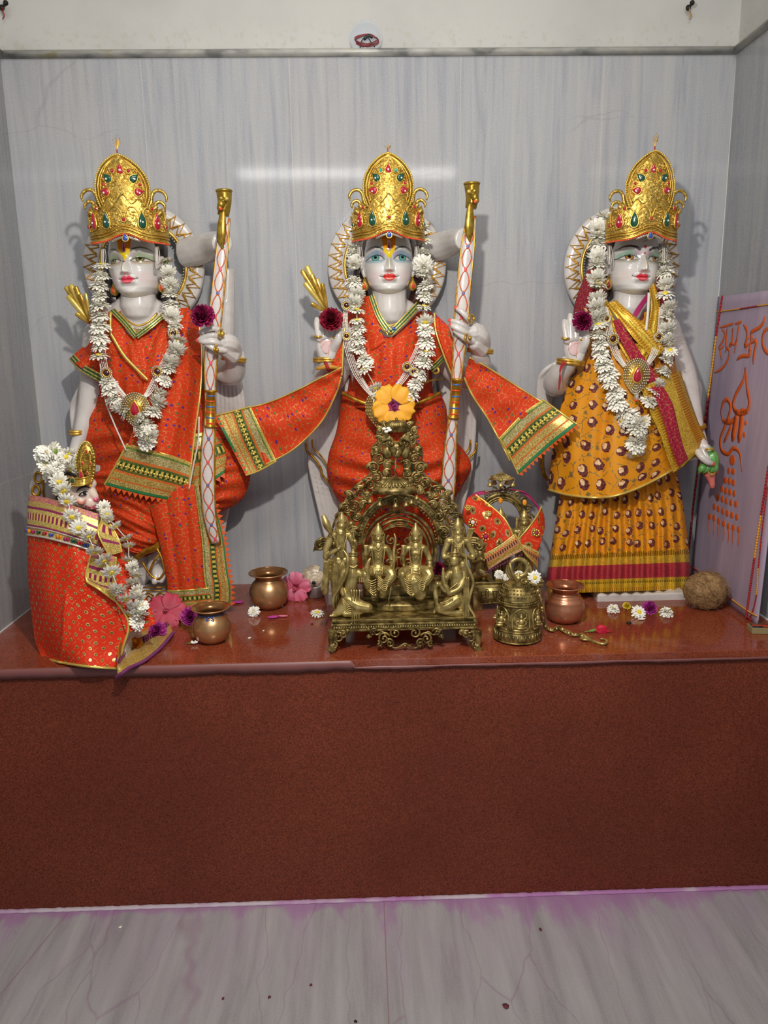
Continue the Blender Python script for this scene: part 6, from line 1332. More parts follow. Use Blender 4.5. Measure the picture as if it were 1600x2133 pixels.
# cloths
CL = [[(57, 1110, .40), (62, 1110, .43), (95, 1116, .47), (150, 1128, .485), (192, 1142, .48)],
      [(57, 1180, .40), (64, 1180, .43), (105, 1185, .48), (160, 1198, .50), (212, 1212, .485)],
      [(62, 1250, .40), (70, 1252, .43), (112, 1258, .485), (175, 1270, .51), (266, 1290, .49)],
      [(72, 1330, .41), (80, 1334, .44), (122, 1342, .495), (185, 1352, .52), (256, 1350, .505)],
      [(80, 1362, .42), (90, 1370, .45), (130, 1380, .505), (185, 1388, .53), (245, 1392, .525)]]
P, o = sheet(S, CL, 'vermilion_dots', 'dotted_cloth', 90, 90, lambda U, V: .0065*np.sin(U*10-6*V)*(.3+V)+.007*np.exp(-((U-.62+.28*(V-.45))/.018)**2)*sm(V, .35, .5)+.0015*np.sin(26*U+9*V))
piping(S, P, 'br', .0026); GCLOTH = P
TL = [[(60, 1030, .40), (66, 1032, .42), (110, 1040, .455), (160, 1056, .475), (205, 1070, .47)],
      [(56, 1070, .40), (62, 1072, .43), (105, 1080, .47), (160, 1098, .49), (205, 1118, .485)],
      [(57, 1112, .40), (62, 1114, .435), (98, 1120, .475), (152, 1134, .492), (196, 1148, .485)]]
P, o = sheet(S, TL, 'magenta_lace', 'lace_band', 60, 60, lambda U, V: .0015*np.sin(U*12+V*7))
m = MB(); cs = ['green_gem', 'red_gem', 'blue_gem', 'orange_petal', 'magenta_trim']
for i in range(13):
    p = at(P, .06+.9*i/13, .90)+Vector((0, -.0015, 0)); m.ball(p-Vector((.0028, 0, 0)), (.0034, .001, .0042), i % 5, 4, 4); m.ball(p+Vector((.0028, 0, -.0008)), (.0034, .001, .0042), i % 5, 4, 4)
m.build('woven_diamonds', [MAT[c] for c in cs], S)
m = MB(); m.tube([at(P, t, 1)+Vector((0, -.001, 0)) for t in np.linspace(0, 1, 40)], .0022, 0, 6); m.tube([at(P, t, .80)+Vector((0, -.001, 0)) for t in np.linspace(0, 1, 40)], .0014, 0, 6); m.build('silver_braid', MAT['silver_lace'], S)
P, o = sheet(S, [[(204, 1052, .445), (210, 1062, .45)], [(212, 1080, .465), (232, 1095, .46)], [(205, 1110, .49), (248, 1125, .47)], [(228, 1158, .495), (254, 1150, .475)]], 'magenta_lace', 'lace_fold', 30, 50)
piping(S, P, 'lr', .0018)
P, o = sheet(S, [[(192, 1146, .492), (215, 1152, .50), (242, 1160, .495)], [(180, 1195, .50), (212, 1205, .508), (240, 1200, .50)], [(182, 1212, .505), (208, 1228, .512), (238, 1250, .505)]], 'magenta_lace', 'lace_fold', 30, 40)
piping(S, P, 'lrb', .0022)
P, o = sheet(S, [[(205, 1120, .478), (258, 1145, .45)], [(212, 1200, .485), (285, 1210, .455)], [(240, 1260, .495), (312, 1262, .465)], [(262, 1320, .50), (326, 1300, .47)]], 'vermilion_dots', 'cloth_side', 20, 50)
# crown in profile
t_ = thing('crown', 'small gilt crown on the monkey-faced statue, fan-shaped front seen edge-on', 'crown', W(165, 990, .42), 'gilt crowns')
m = MB(); oc = cr([(160, 985), (158, 960), (164, 935), (176, 920), (188, 926), (196, 950), (195, 985), (188, 1006), (176, 1008), (165, 1000)], 40)
F0 = [W(x, y, .437+.012*math.sin((x-158)/38*PI)) for x, y in oc]; m.plate(F0, .004, 0, (.45, .9, 0)); m.build('fan_plate', MAT['gilt_card'], t_)
m = MB(); P0 = [[(138, 990, .43), (150, 996, .452), (172, 996, .458), (192, 990, .445)], [(142, 1006, .435), (156, 1012, .458), (175, 1010, .462), (194, 1002, .445)]]
Pc2 = surf(P0, 30, 8); grid_obj('band', Pc2, MAT['gilt_card'], t_, .003)
m = MB()
for x, y in oc[::1]: m.ball(W(x, y, .442+.012*math.sin((x-158)/38*PI)), .0019, 1, 6, 5)
for v in (0, 1): m.tube([at(Pc2, u, v)+Vector((0, -.001, 0)) for u in np.linspace(0, 1, 16)], .0016, 0, 6)
for x, y in lin([(170, 990), (168, 955), (178, 935), (188, 950), (187, 990)], 30): m.ball(W(x, y, .452), .0017, 0, 6, 5)
m.build('beading', [MAT['gold_metal'], MAT['gold_piping']], t_)
for x, y, w, h, c, d in ((151, 1000, 10, 14, 'green_gem', .456), (169, 988, 8, 18, 'red_gem', .456), (172, 965, 5, 8, 'red_gem', .456), (180, 940, 4, 9, 'red_gem', .455), (188, 965, 5, 8, 'red_gem', .452), (182, 985, 5, 8, 'red_gem', .456)):
    m = MB(); k = MPP(d); m.drop(W(x, y, d), w*k, h*k, Matrix(((1, 0, 0), (0, 0, -1), (0, 1, 0))), .003, 0, 14, 1); m.build('drop_gem', [MAT[c], MAT['gold_metal']], t_)
# garland: heap on the head, then a line of daisies down the front
rnd = random.Random(8)
heap = [(rnd.uniform(90, 152), rnd.uniform(930, 990), rnd.uniform(.42, .455), rnd.uniform(16, 21)) for _ in range(34)]
d1 = [(112, 985, .455, 17), (122, 1002, .46, 17), (130, 1020, .468, 18), (140, 1042, .475, 17), (150, 1075, .495, 18), (163, 1098, .505, 17), (183, 1115, .512, 16), (198, 1148, .516, 18), (215, 1165, .52, 18), (232, 1190, .522, 18), (246, 1225, .522, 19), (262, 1245, .522, 17)]
d2 = [(216, 1056, .45, 13), (222, 1070, .46, 13), (226, 1080, .465, 12), (240, 1095, .468, 13), (262, 1120, .47, 14), (268, 1135, .47, 13), (268, 1165, .475, 14), (276, 1180, .475, 14), (284, 1196, .478, 15), (276, 1210, .48, 15), (284, 1230, .482, 16), (290, 1240, .484, 15), (280, 1262, .49, 18), (290, 1275, .492, 19), (272, 1278, .49, 18), (285, 1296, .488, 18), (296, 1262, .486, 14)]
d1 = [(x, y, d, s_*1.2) for x, y, d, s_ in d1]; d2 = [(x, y, d, s_*1.15) for x, y, d, s_ in d2]
garland('white daisy garland heaped on the monkey-faced statue head and trailing down its front', [heap, d1, d2], 21, jitter=.45, face=.45, daisy=.55, down=True)
# cloth lying on the platform in front, gold brocade with a purple ruffled edge
t_ = thing('brocade_cloth', 'gold brocade cloth with purple ruffled edge spread on the platform beside the small statue', 'cloth', G(300, 1340))
def GP(px, py, h=.004): return G(px, py, HP+h)
Pb = np.zeros((40, 60, 3)); A_ = cr([(248, 1345, .03), (262, 1312, .02), (285, 1290, .012), (318, 1280, .010), (345, 1275, .010)], 60); B_ = cr([(243, 1412, -.022), (270, 1392, -.004), (300, 1378, .003), (335, 1350, .004), (362, 1318, .006)], 60)
for j in range(60):
    for i in range(40):
        f = i/39; x = A_[j][0]*(1-f)+B_[j][0]*f; y = A_[j][1]*(1-f)+B_[j][1]*f; h = A_[j][2]*(1-f)+B_[j][2]*f+(.003*math.sin(j*.55+f*3))*f*.8
        Pb[i, j] = GP(x, y, max(h, .0035) if j > 12 else h) if j > 12 else W(x, y, .54)*(1-j/12)+Vector(GP(x, y, max(h, .004)))*(j/12)
m_bands('brocade', [(.22, 'd8381a', .1, 'c8921e', 0), (.34, 'd8481e', .1, 'c8921e', 0), (.44, 'c8a04a', .8, 'e8cc80', 0), (.60, 'b8804a', .6, '5a1a3a', .0085), (.72, 'c09a50', .8, 'e6d08a', 0), (.95, 'b8902a', .9, 'f0dc8c', 0), (1, '8a3070', .1, '6e2458', 0)])
o = grid_obj('brocade', Pb, MAT['brocade'], t_, .0015)
m = MB()
for i in range(46):
    p = at(Pb, (i+.5)/46, 1); m.ball(p+Vector((0, -.001, .001)), (.0042, .003, .0036), 0, 7, 5)
m.build('ruffled_edge', MAT['purple_trim'], t_)
m = MB()
for i in range(24):
    p = at(Pb, .03+.94*i/24, .52)+Vector((0, -.0012, .0022)); m.tube([p+Vector((.0042*math.cos(a), .002*math.sin(a), .0036*math.sin(a))) for a in np.linspace(0, 2*PI, 13)[:-1]], .0011, 0, 5, closed=True)
m.build('woven_rings', MAT['purple_trim'], t_)
# flowers lying on it
def ground_bloom(name, label, cat, mesh, px, py, r, zdir=(0, -.5, 1), group=None, lift=.35, scale_z=1.0):
    g = G(px, py); k = r*MPP(-g.y); o = bpy.data.objects.new(name, mesh); COL.objects.link(o); o.matrix_world = pose(g+Vector((0, 0, k*lift)), zdir, (k, k, k*scale_z), px*.37); return tag(o, label, cat, group)
hibiscus('wilted dark pink hibiscus lying at the foot of the left statue, beside the brass-coloured pot', G(348, 1300)+Vector((0, 0, .030)), 42*MPP(.36), (.15, -.75, .65), 'hibiscus_red', 'hibiscus_red', .5, .1, width=.55, stamen='pink_petal')
ground_bloom('magenta_flower', 'crumpled magenta flower under the wilted hibiscus', 'flower', RR['magenta_petal'], 330, 1326, 20, (0, -.8, .5), lift=.6)
ground_bloom('magenta_flower', 'magenta flower touching the left side of the front pot', 'flower', RR['magenta_petal'], 398, 1310, 21, (.2, -.8, .5), lift=1.35)
ground_bloom('marigold_flower', 'orange marigold with a green leaf on the brocade cloth', 'flower', rose_mesh('petals', 'orange_petal', 77), 284, 1352, 15, (0, -.5, 1), lift=.7)
# ------------------------------------------------------------ brass throne group
VY = Vector((0, 1, 0))
def spiral(m, x, y, R, turns, ph, dr, d, r0=3.2, bead=True, mi=0, tail=None):
    r0 *= 1.15
    """scroll of tapering rod: outer radius R px, starts at angle ph, winds inwards"""
    n = int(14*turns)+8; pts = []; rr = []
    if tail: 
        for t in tail: pts.append(W(*t, d)); rr.append(r0*.8*MPP(d))
    for i in range(n):
        f = i/(n-1); a = ph+dr*f*turns*2*PI; r = R*(1-f*.82); pts.append(W(x+r*math.cos(a), y-r*math.sin(a), d+.004*f)); rr.append(r0*(1-.45*f)*MPP(d))
    m.tube(pts, rr, mi, 7)
    if bead: m.ball(pts[-1], r0*1.25*MPP(d), mi, 8, 6)
def fig(parent, name, cx, by, s, d, limbs, extra=None, label=None, vox=.0010, mat='brass_bright'):
    """small cast figure: limbs = [(points (x right, y up, z forward), radii)] in units scaled by s px"""
    def T(p): return W(cx+p[0]*s, by-p[1]*s, d+p[2]*s*MPP(d))
    m = MB()
    for pts, rr in limbs:
        k = MPP(d)*s; m.limb([T(p) for p in pts], [q*k for q in (rr if hasattr(rr, '__len__') else [rr]*len(pts))], seg=10, n=10 if len(pts) > 2 else None)
    o = remesh(m.build(name, MAT[mat], parent), vox, 2)
    if label: o['label'] = label
    if extra:
        m = MB()
        def R_(pts, r, n=None, mi=0): m.tube([T(p) for p in pts], (r*s*MPP(d) if not hasattr(r, '__len__') else [q*s*MPP(d) for q in r]), mi, 6, n=n or max(8, 5*len(pts)))
        def B_(p, r): m.ball(T(p), r*s*MPP(d), 0, 8, 6)
        extra(R_, B_); m.build('ornaments', MAT[mat], o)
    return o
def headset(y, tall=18, x=0, z=0, dx=0):
    return [([(x, y, z), (x, y-4, z+1)], [11, 9]), ([(x+dx, y-8, z+1), (x, y-20, z-1)], [6, 7]), ([(x-9, y+2, z-3), (x-11, y-12, z-3)], [4, 4]), ([(x+9, y+2, z-3), (x+11, y-12, z-3)], [4, 4]),
            ([(x, y+6, z-1), (x, y+10+tall*.35, z-1), (x, y+7+tall, z-1)], [11, 9.5, 4.5]), ([(x, y-1, z+9), (x, y-4, z+10)], [1.8, 2.2])]
def facey(R_, B_, y, x=0, z=0, tall=18):
    for sg in (-1, 1): R_([(x+sg*2, y+2, z+9.3), (x+sg*4, y+2.6, z+9.2), (x+sg*7, y+1.6, z+8)], .7); R_([(x+sg*1.5, y+5, z+9.6), (x+sg*4.5, y+6, z+9.2), (x+sg*8, y+4.4, z+7.5)], .6)
    R_([(x-3, y-8, z+9.6), (x, y-8.6, z+10.4), (x+3, y-8, z+9.6)], .9)
    for k in range(5): B_((x+(k-2)*4.4, y+9.5-abs(k-2)*.8, z+8-abs(k-2)), 1.8)
    for h in (12, 15.5, 19):
        if h < tall+6: R_([(x+(9-h*.28)*math.cos(a), y+h, z-1+(9-h*.28)*math.sin(a)) for a in np.linspace(0, PI, 8)], .9)
    B_((x, y+10+tall, z-1), 2.6)
    R_([(x-12*math.cos(a)*1.15, y+2+15*math.sin(a), z-7) for a in np.linspace(-.5, PI+.5, 16)], 1.4)
def seated(parent, name, cx, by, s, d, fem=False):
    L = headset(122, 20)
    L += [([(0, 104, 0), (0, 84, 0), (0, 62, 0)], [13, 13, 12]), ([(-17, 100, 0), (17, 100, 0)], [8, 8]), ([(0, 56, 0), (0, 50, 2)], [18, 19]),
          ([(-20, 98, 0), (-27, 82, 2), (-27, 68, 5)], [7.5, 6.5, 5.5]), ([(-27, 70, 5), (-27, 80, 14), (-26, 90, 18)], [5.5, 4.6, 4.2]), ([(-26, 88, 19), (-26, 104, 20)], [6, 3.2]),
          ([(20, 98, 0), (28, 80, 2), (30, 66, 6)], [7.5, 6.5, 5.5])]
    if fem: L += [([(30, 68, 6), (32, 50, 10), (24, 40, 18)], [5.5, 5, 4.2]), ([(-4, 90, 8), (4, 90, 8)], [7, 7])]
    else: L += [([(30, 68, 6), (36, 76, 13), (33, 86, 18)], [5.5, 4.8, 4.4])]
    L += [([(-10, 52, 4), (-24, 50, 16), (-28, 44, 26)], [13, 13, 11]), ([(-28, 44, 26), (-22, 20, 24), (-10, 4, 20)], [11, 9, 6]), ([(-10, 3, 20), (-6, 0, 32)], [5.5, 4]),
          ([(10, 52, 4), (24, 50, 16), (30, 42, 24)], [13, 13, 11]), ([(30, 42, 24), (16, 24, 28), (2, 14, 28)], [11, 10, 6]), ([(8, 24, 20), (10, 10, 20), (8, 2, 18)], [12, 12, 9])]
    if fem: L += [([(-4, 30, 18), (4, 14, 20), (10, 2, 20)], [20, 18, 14])]
    def X(R_, B_):
        facey(R_, B_, 122, tall=20)
        for k in range(3): R_([(-8-k*2, 104-k*1, 9), (0, 94-k*6, 13), (8+k*2, 104-k, 9)], 1.1)
        B_((0, 80, 14), 3)
        for k in range(7): R_([(-30+k*1.5, 40-k*5, 32-k), (-16+k, 30-k*5, 38-k), (-4, 34-k*5, 34-k)], 1.1)
        for k in range(6): R_([(-2, 42-k*4, 33), (14, 30-k*4, 38), (32-k*2, 38-k*3, 33)], 1.1)
        R_([(-16, 62, 10), (0, 57, 15), (16, 62, 10)], 2); R_([(-14, 100, 9), (-12, 80, 13), (-9, 60, 15), (-8, 44, 24)], 1.6); R_([(14, 100, 9), (12, 80, 13), (9, 60, 15), (8, 44, 26)], 1.6)
        for q in (-27, 29): R_([(q+6*math.cos(a), 76, 5+6*math.sin(a)) for a in np.linspace(0, 2*PI, 12)], 1.2)
        for k in range(4): R_([(-29+k*2.2, 98, 21), (-29+k*2.2, 107, 21)], 1.5, 4)
        if not fem:
            R_([(34, 132, 18), (37, 118, 22), (34, 100, 22), (33, 86, 24), (33, 60, 24), (28, 34, 24), (26, 10, 24), (22, -12, 24)], [1.5, 2.6, 3, 3.6, 3, 2.6, 2.4, 1.6], 30)
            R_([(34, 132, 18), (40, 60, 16), (22, -12, 22)], .5)
        else:
            for k in range(5): R_([(24+k*3, 44, 24-k*3), (28+k*3, 26, 22-k*3), (30+k*3, 8, 20-k*3)], 1.4)
    return fig(parent, name, cx, by, s, d, L, X)
T_ = thing('brass_throne', 'large antiqued brass throne with pierced arch and six cast figures below the middle statue', 'brass shrine', G(842, 1330))
# platform slab of the throne and its mouldings, in world metres
tl, tr_, dF, dB = W(692, 1300, .470), W(992, 1300, .470), .470, .310
zT = W(842, 1293, .470).z; x0t, x1t = tl.x, tr_.x; xc = (x0t+x1t)/2; hw = (x1t-x0t)/2
m = MB()
for (e, z0, z1) in ((0, 0, .004), (-.004, -.004, 0), (.002, -.008, -.004), (-.001, -.015, -.008), (.003, -.019, -.015)):
    m.box((xc, -(dF+dB)/2, zT+(z0+z1)/2), (hw+e, (dF-dB)/2+e, (z1-z0)/2))
o = m.build('slab', MAT['brass'], T_, smooth=False); mod(o, 'BEVEL', width=.0008, segments=2)
m = MB()
for k in range(58): m.ball((x0t+.004+(2*hw-.008)*k/57, -dF-.001, zT-.0115), (.0017, .0015, .0028), 0, 6, 5)
for k in range(90): m.ball((x0t+.002+(2*hw-.004)*k/89, -dF-.001, zT+.004), .0011, 0, 5, 4)
m.build('beaded_edge', MAT['brass_bright'], T_)
def P_(x, y, z): return Vector((x, y, z))
# legs with scroll brackets
for sg, px in ((-1, 702), (1, 984)):
    m = MB(); d = .474; M_ = lambda x, y: W(px+sg*(-x), y, d)
    m.tube([W(px+sg*12, 1312, d), W(px+sg*12, 1335, d), W(px+sg*10, 1352, d), W(px+sg*12, 1360, d)], [.008, .006, .0055, .004], 0, 10, n=12)
    for (x, y, R, tn, ph) in ((-2, 1328, 13, 1.3, .2), (8, 1344, 9, 1.2, 2.0), (-12, 1322, 9, 1.2, 1.0), (-22, 1318, 7, 1.1, .4), (9, 1318, 8, 1.1, 2.5)):
        spiral(m, px+sg*x, y, R, tn, ph if sg > 0 else PI-ph, 1 if sg > 0 else -1, d, 2.4)
    for k in range(6): a = -PI/2+(k-2.5)*.28; m.tube([W(px+sg*12, 1344, d+.006), W(px+sg*12+14*math.cos(a), 1344-14*math.sin(a), d+.006)], [1.2*MPP(d), 2.4*MPP(d)], 0, 6)
    remesh(m.build('leg', MAT['brass'], T_), .0009, 1)
    m = MB(); b = P_(xc+sg*(hw-.012), -dB-.012, HP); m.lathe([(.008, 0), (.009, .004), (.006, .012), (.009, .022), (.010, zT-.019-HP)], b, 0, 14); m.build('leg', MAT['brass'], T_)
# pierced apron
m = MB(); AP = [(824, 1318, 12, 1.3, 1.6, 1), (800, 1330, 13, 1.5, .4, 1), (778, 1317, 9, 1.2, .2, 1), (790, 1342, 7, 1, 2, -1), (812, 1340, 10, 1.3, 2.6, -1), (768, 1327, 5, 1, 0, 1)]
for x, y, R, tn, ph, dr in AP:
    spiral(m, x, y, R, tn, ph, dr, .472, 2.3); spiral(m, 2*844-x, y, R, tn, PI-ph, -dr, .472, 2.3)
for sg in (-1, 1): m.tube([W(844+sg*78, 1309, .472), W(844+sg*60, 1322, .472), W(844+sg*46, 1316, .472), W(844+sg*34, 1338, .472), W(844+sg*20, 1350, .472), W(844, 1340, .472)], 2.2*MPP(.47), 0, 7, n=36); m.tube([W(844+sg*80, 1308, .472), W(844, 1308, .472)], 2*MPP(.47), 0, 7)
m.ball(W(844, 1346, .472), 4.5*MPP(.47), 0, 10, 8); m.build('apron', MAT['brass'], T_)
# curved step and seat
m = MB(); c = P_(xc+.002, -.365, zT+.004)
m.lathe([(.100, 0), (.104, .003), (.099, .006), (.103, .010), (.100, .013), (.096, .016), (0, .017)], c, 0, 60, sy=.62); m.build('step', MAT['brass'], T_)
m = MB(); m.box(c+Vector((0, .005, .030)), (.078, .030, .012)); m.box(c+Vector((0, .003, .043)), (.083, .034, .003)); m.box(c+Vector((0, .003, .019)), (.083, .036, .003)); o = m.build('seat', MAT['brass'], T_, smooth=False); mod(o, 'BEVEL', width=.001, segments=2)
# arch: posts, banded arch, oval backrest, rosette, scroll openwork
d = .345
m = MB()
for sg in (-1, 1):
    X0 = 836+sg*98; m.tube([W(X0, 1255, d), W(X0, 1200, d), W(X0, 1150, d)], 7*MPP(d), 0, 12)
    for k in range(6): m.lathe([(0, -.004), (.010, -.003), (.011, 0), (.010, .003), (0, .004)], W(X0, 1250-k*19, d), 0, 16)
m.build('post', MAT['brass'], T_)
m = MB(); A = np.linspace(-.05, PI+.05, 46)
for R, r in ((92, 3.2), (80, 2.4)): m.tube([W(834+R*math.cos(a), 1130-R*1.08*math.sin(a), d) for a in A], r*MPP(d), 0, 8)
V = []; F = []
for a in A:
    for R in (90, 82): V.append(W(834+R*math.cos(a), 1130-R*1.08*math.sin(a), d))
F = [[2*i, 2*i+1, 2*i+3, 2*i+2] for i in range(len(A)-1)]; m.add(V, F)
for a in np.linspace(0, PI, 44): m.tube([W(834+83*math.cos(a), 1130-83*1.08*math.sin(a), d+.002), W(834+89*math.cos(a), 1130-89*1.08*math.sin(a), d+.002)], 1.0*MPP(d), 0, 5)
for a in np.linspace(0, PI, 34): m.ball(W(834+75*math.cos(a), 1130-75*1.08*math.sin(a), d), 2.6*MPP(d), 0, 7, 5)
m.build('arch_band', MAT['brass'], T_)
m = MB()
for f, r in ((1, 3.4), (.90, 2.4), (.80, 3)): m.tube([W(832+76*f*math.cos(a), 1150-84*f*math.sin(a), d+.008) for a in np.linspace(-.9, PI+.9, 50)], r*MPP(d), 0, 8)
for x, y, R, tn, ph, dr in ((832, 1150, 16, 1.4, 1.5, 1), (812, 1175, 12, 1.3, 0, 1), (852, 1175, 12, 1.3, 3.1, -1), (815, 1125, 11, 1.2, 2, 1), (850, 1125, 11, 1.2, 1, -1), (832, 1195, 12, 1.2, 1.5, 1)): spiral(m, x, y, R, tn, ph, dr, d+.006, 2.4)
for k in range(5): m.tube([W(790+k*4, 1108-k*2, d+.006), W(832, 1096-k*4, d+.006), W(874-k*4, 1108-k*2, d+.006)], 1.6*MPP(d), 0, 6, n=14)
m.build('backrest', MAT['brass'], T_)
m = MB(); c = W(826, 1052, d+.012)
for R in (19, 15, 5): m.tube([c+Vector((R*MPP(d)*math.cos(a), 0, R*MPP(d)*math.sin(a))) for a in np.linspace(0, 2*PI, 30)[:-1]], 1.5*MPP(d), 0, 6, closed=True)
for a in np.linspace(0, 2*PI, 17)[:-1]: m.tube([c, c+Vector((17*MPP(d)*math.cos(a), 0, 17*MPP(d)*math.sin(a)))], [.8*MPP(d), 1.8*MPP(d)], 0, 6)
m.build('rosette', MAT['brass'], T_)
SCR = [  # left-hand scrolls, mirrored about x = 827
 (716, 1085, 17, 1.5, 2.6, -1), (705, 1112, 10, 1.3, 2.0, -1), (735, 1110, 13, 1.3, .5, 1), (722, 1060, 13, 1.4, 3.2, -1), (738, 1052, 16, 1.5, 1.5, 1), (728, 1032, 9, 1.3, 2.6, -1), (752, 1028, 15, 1.5, 2.4, -1), (745, 1075, 11, 1.3, 1.8, 1), (757, 1052, 9, 1.2, .4, 1),
 (770, 1008, 13, 1.5, 2.8, -1), (786, 1022, 9, 1.3, 1.0, 1), (765, 1034, 8, 1.2, .8, 1), (785, 995, 12, 1.4, 2.4, -1), (802, 1004, 9, 1.2, 1.0, 1), (778, 975, 12, 1.4, 3.0, -1), (790, 955, 14, 1.5, 2.6, -1), (808, 968, 10, 1.3, .5, 1), (806, 985, 8, 1.1, 1, 1), (783, 938, 7, 1.2, 2.4, -1),
 (795, 917, 12, 1.4, 2.6, -1), (790, 898, 8, 1.3, 2.0, -1), (805, 905, 7, 1.1, .6, 1), (800, 888, 8, 1.2, 2.2, -1), (812, 925, 8, 1.2, .6, 1), (700, 1140, 9, 1.2, 2.6, -1), (712, 1160, 9, 1.2, .5, 1)]
m = MB()
for i, (x, y, R, tn, ph, dr) in enumerate(SCR):
    for sg in (1, -1):
        X = x if sg > 0 else 2*827-x+(6 if y > 1010 else 0); P0 = ph if sg > 0 else PI-ph; spiral(m, X, y, R*1.15, tn, P0, dr*sg, d+.002*(i % 3), 3.0)
        a_ = P0+2.2*dr*sg; lf = W(X+R*1.1*math.cos(P0), y-R*1.1*math.sin(P0), d+.004); m.limb([lf, lf+Vector((R*.8*math.cos(a_)*.001, -.003, R*.8*math.sin(a_)*.001))], [.0034, .0012], seg=7)
        spiral(m, X, y, R*.68, tn*.8, P0+.3*sg, dr*sg, d+.005+.001*(i % 3), 1.8, False)
for sg in (1, -1):
    for q in ([(700, 1160), (690, 1120), (700, 1080), (716, 1050), (738, 1015), (768, 992), (776, 965), (775, 940), (790, 915), (800, 890), (815, 876)], [(742, 1130), (735, 1100), (748, 1068), (765, 1040), (790, 1012), (808, 1000), (812, 980), (800, 950), (806, 925)]):
        m.tube([W(x if sg > 0 else 2*827-x+(6 if y > 1010 else 0), y, d) for x, y in q], [2.6*MPP(d)]*len(q), 0, 8, n=60)
    for k in range(5):
        a = W((735+k*9) if sg > 0 else 2*827-735-k*9, 1036-k*8, d+.006); m.limb([a, a+Vector((sg*.004, -.002, .012))], [.0035, .001], n=None, seg=7)
m.build('openwork', MAT['brass'], T_)
for sg in (1, -1):   # leaf wings at the sides of the arch
    m = MB()
    for k in range(5):
        X = lambda x: x if sg > 0 else 2*828-x+8
        m.tube([W(X(715), 1128+k*3, d), W(X(690), 1122+k*4, d), W(X(668), 1122+k*5, d+.004), (W(X(656-k), 1136+k*3, d+.004))], [3*MPP(d), 3.4*MPP(d), 3*MPP(d), 1.2*MPP(d)], 0, 7, n=16)
    spiral(m, X(668), 1136, 13, 1.3, 1.2 if sg > 0 else PI-1.2, sg, d+.004, 3)
    m.build('side_wing', MAT['brass'], T_)
m = MB()   # finial: ribbed bud, beast mask, leaves
c = W(826, 890, d+.004); k = MPP(d)
for j in range(15):
    a = PI*(j/14); m.limb([c+Vector((24*k*math.cos(a), -6*k*math.sin(a), -8*k)), c+Vector((20*k*math.cos(a), -12*k*math.sin(a), 6*k)), c+Vector((8*k*math.cos(a), -4*k, 14*k))], [3*k, 3*k, 1.5*k], n=8, seg=7)
m.ball(c+Vector((0, 0, 17*k)), 3.5*k, 0, 8, 6)
E3 = lambda x, y, rx, ry, rz, dd=.012: m.ball(W(x, y, d+dd), (rx*k, ry*k, rz*k), 0, 14, 10)
E3(826, 932, 17, 14, 14); E3(826, 942, 12, 14, 10, .018); E3(826, 948, 8, 8, 7, .026); E3(809, 942, 11, 5, 13, .010); E3(843, 942, 11, 5, 13, .010); E3(817, 925, 5, 5, 5, .022); E3(835, 925, 5, 5, 5, .022)
for sg in (-1, 1):
    for q in range(4): m.tube([W(826+sg*8, 918-q*2, d+.014), W(826+sg*(20+q*3), 905+q*5, d+.008), W(826+sg*(34-q), 915+q*8, d+.004), W(826+sg*(38-q*2), 930+q*6, d+.002)], [2.5*k, 3*k, 2.6*k, 1*k], 0, 7, n=16)
remesh(m.build('finial', MAT['brass'], T_), .0010, 1)
# hanging umbrella with little bells
m = MB(); c = W(822, 1015, .405); k = MPP(.405)
m.lathe([(0, 26*k), (5*k, 22*k), (20*k, 17*k), (34*k, 9*k), (43*k, 1*k), (46*k, -3*k), (46*k, -9*k), (43*k, -11*k), (40*k, -8*k), (0, 10*k)], c, 0, 56, sy=.75)
for a in np.linspace(0, 2*PI, 31)[:-1]: m.limb([c+Vector((16*k*math.cos(a), 12*k*math.sin(a), 19*k)), c+Vector((38*k*math.cos(a), 29*k*math.sin(a), 6*k))], [1.4*k, 3*k], seg=7)
for a in np.linspace(0, 2*PI, 60)[:-1]: m.ball(c+Vector((47*k*math.cos(a), 35*k*math.sin(a), -4*k)), 1.3*k, 0, 5, 4)
for j in range(16): m.tube([W(824+2.5*math.cos(j*1.3+t), 985-(j+t*.25)*3.4, .39+.0025*math.sin(j*1.3+t)) for t in np.linspace(0, 2, 6)], .0013, 0, 5)
m.tube(WP([(824, 932, .375), (824, 990, .40)]), .0012, 0, 6); m.build('umbrella', MAT['brass'], T_)
for x, y in ((771, 1045), (791, 1051), (824, 1054), (846, 1052), (857, 1047), (868, 1038)):
    m = MB(); p = W(x, y, .43 if 775 < x < 860 else .41); m.lathe([(0, .006), (.002, .0055), (.0035, .003), (.0052, 0), (.0055, -.002), (.003, -.004), (0, -.0045)], p, 0, 16); m.tube([p+Vector((.003*math.cos(a), 0, .010+.0045*math.sin(a))) for a in np.linspace(0, 2*PI, 13)[:-1]], .0009, 0, 6, closed=True); m.build('hanging_bell', MAT['brass'], T_)
seated(T_, 'seated_figure', 788, 1240, .98, .425); seated(T_, 'seated_figure', 866, 1240, .98, .425, True)
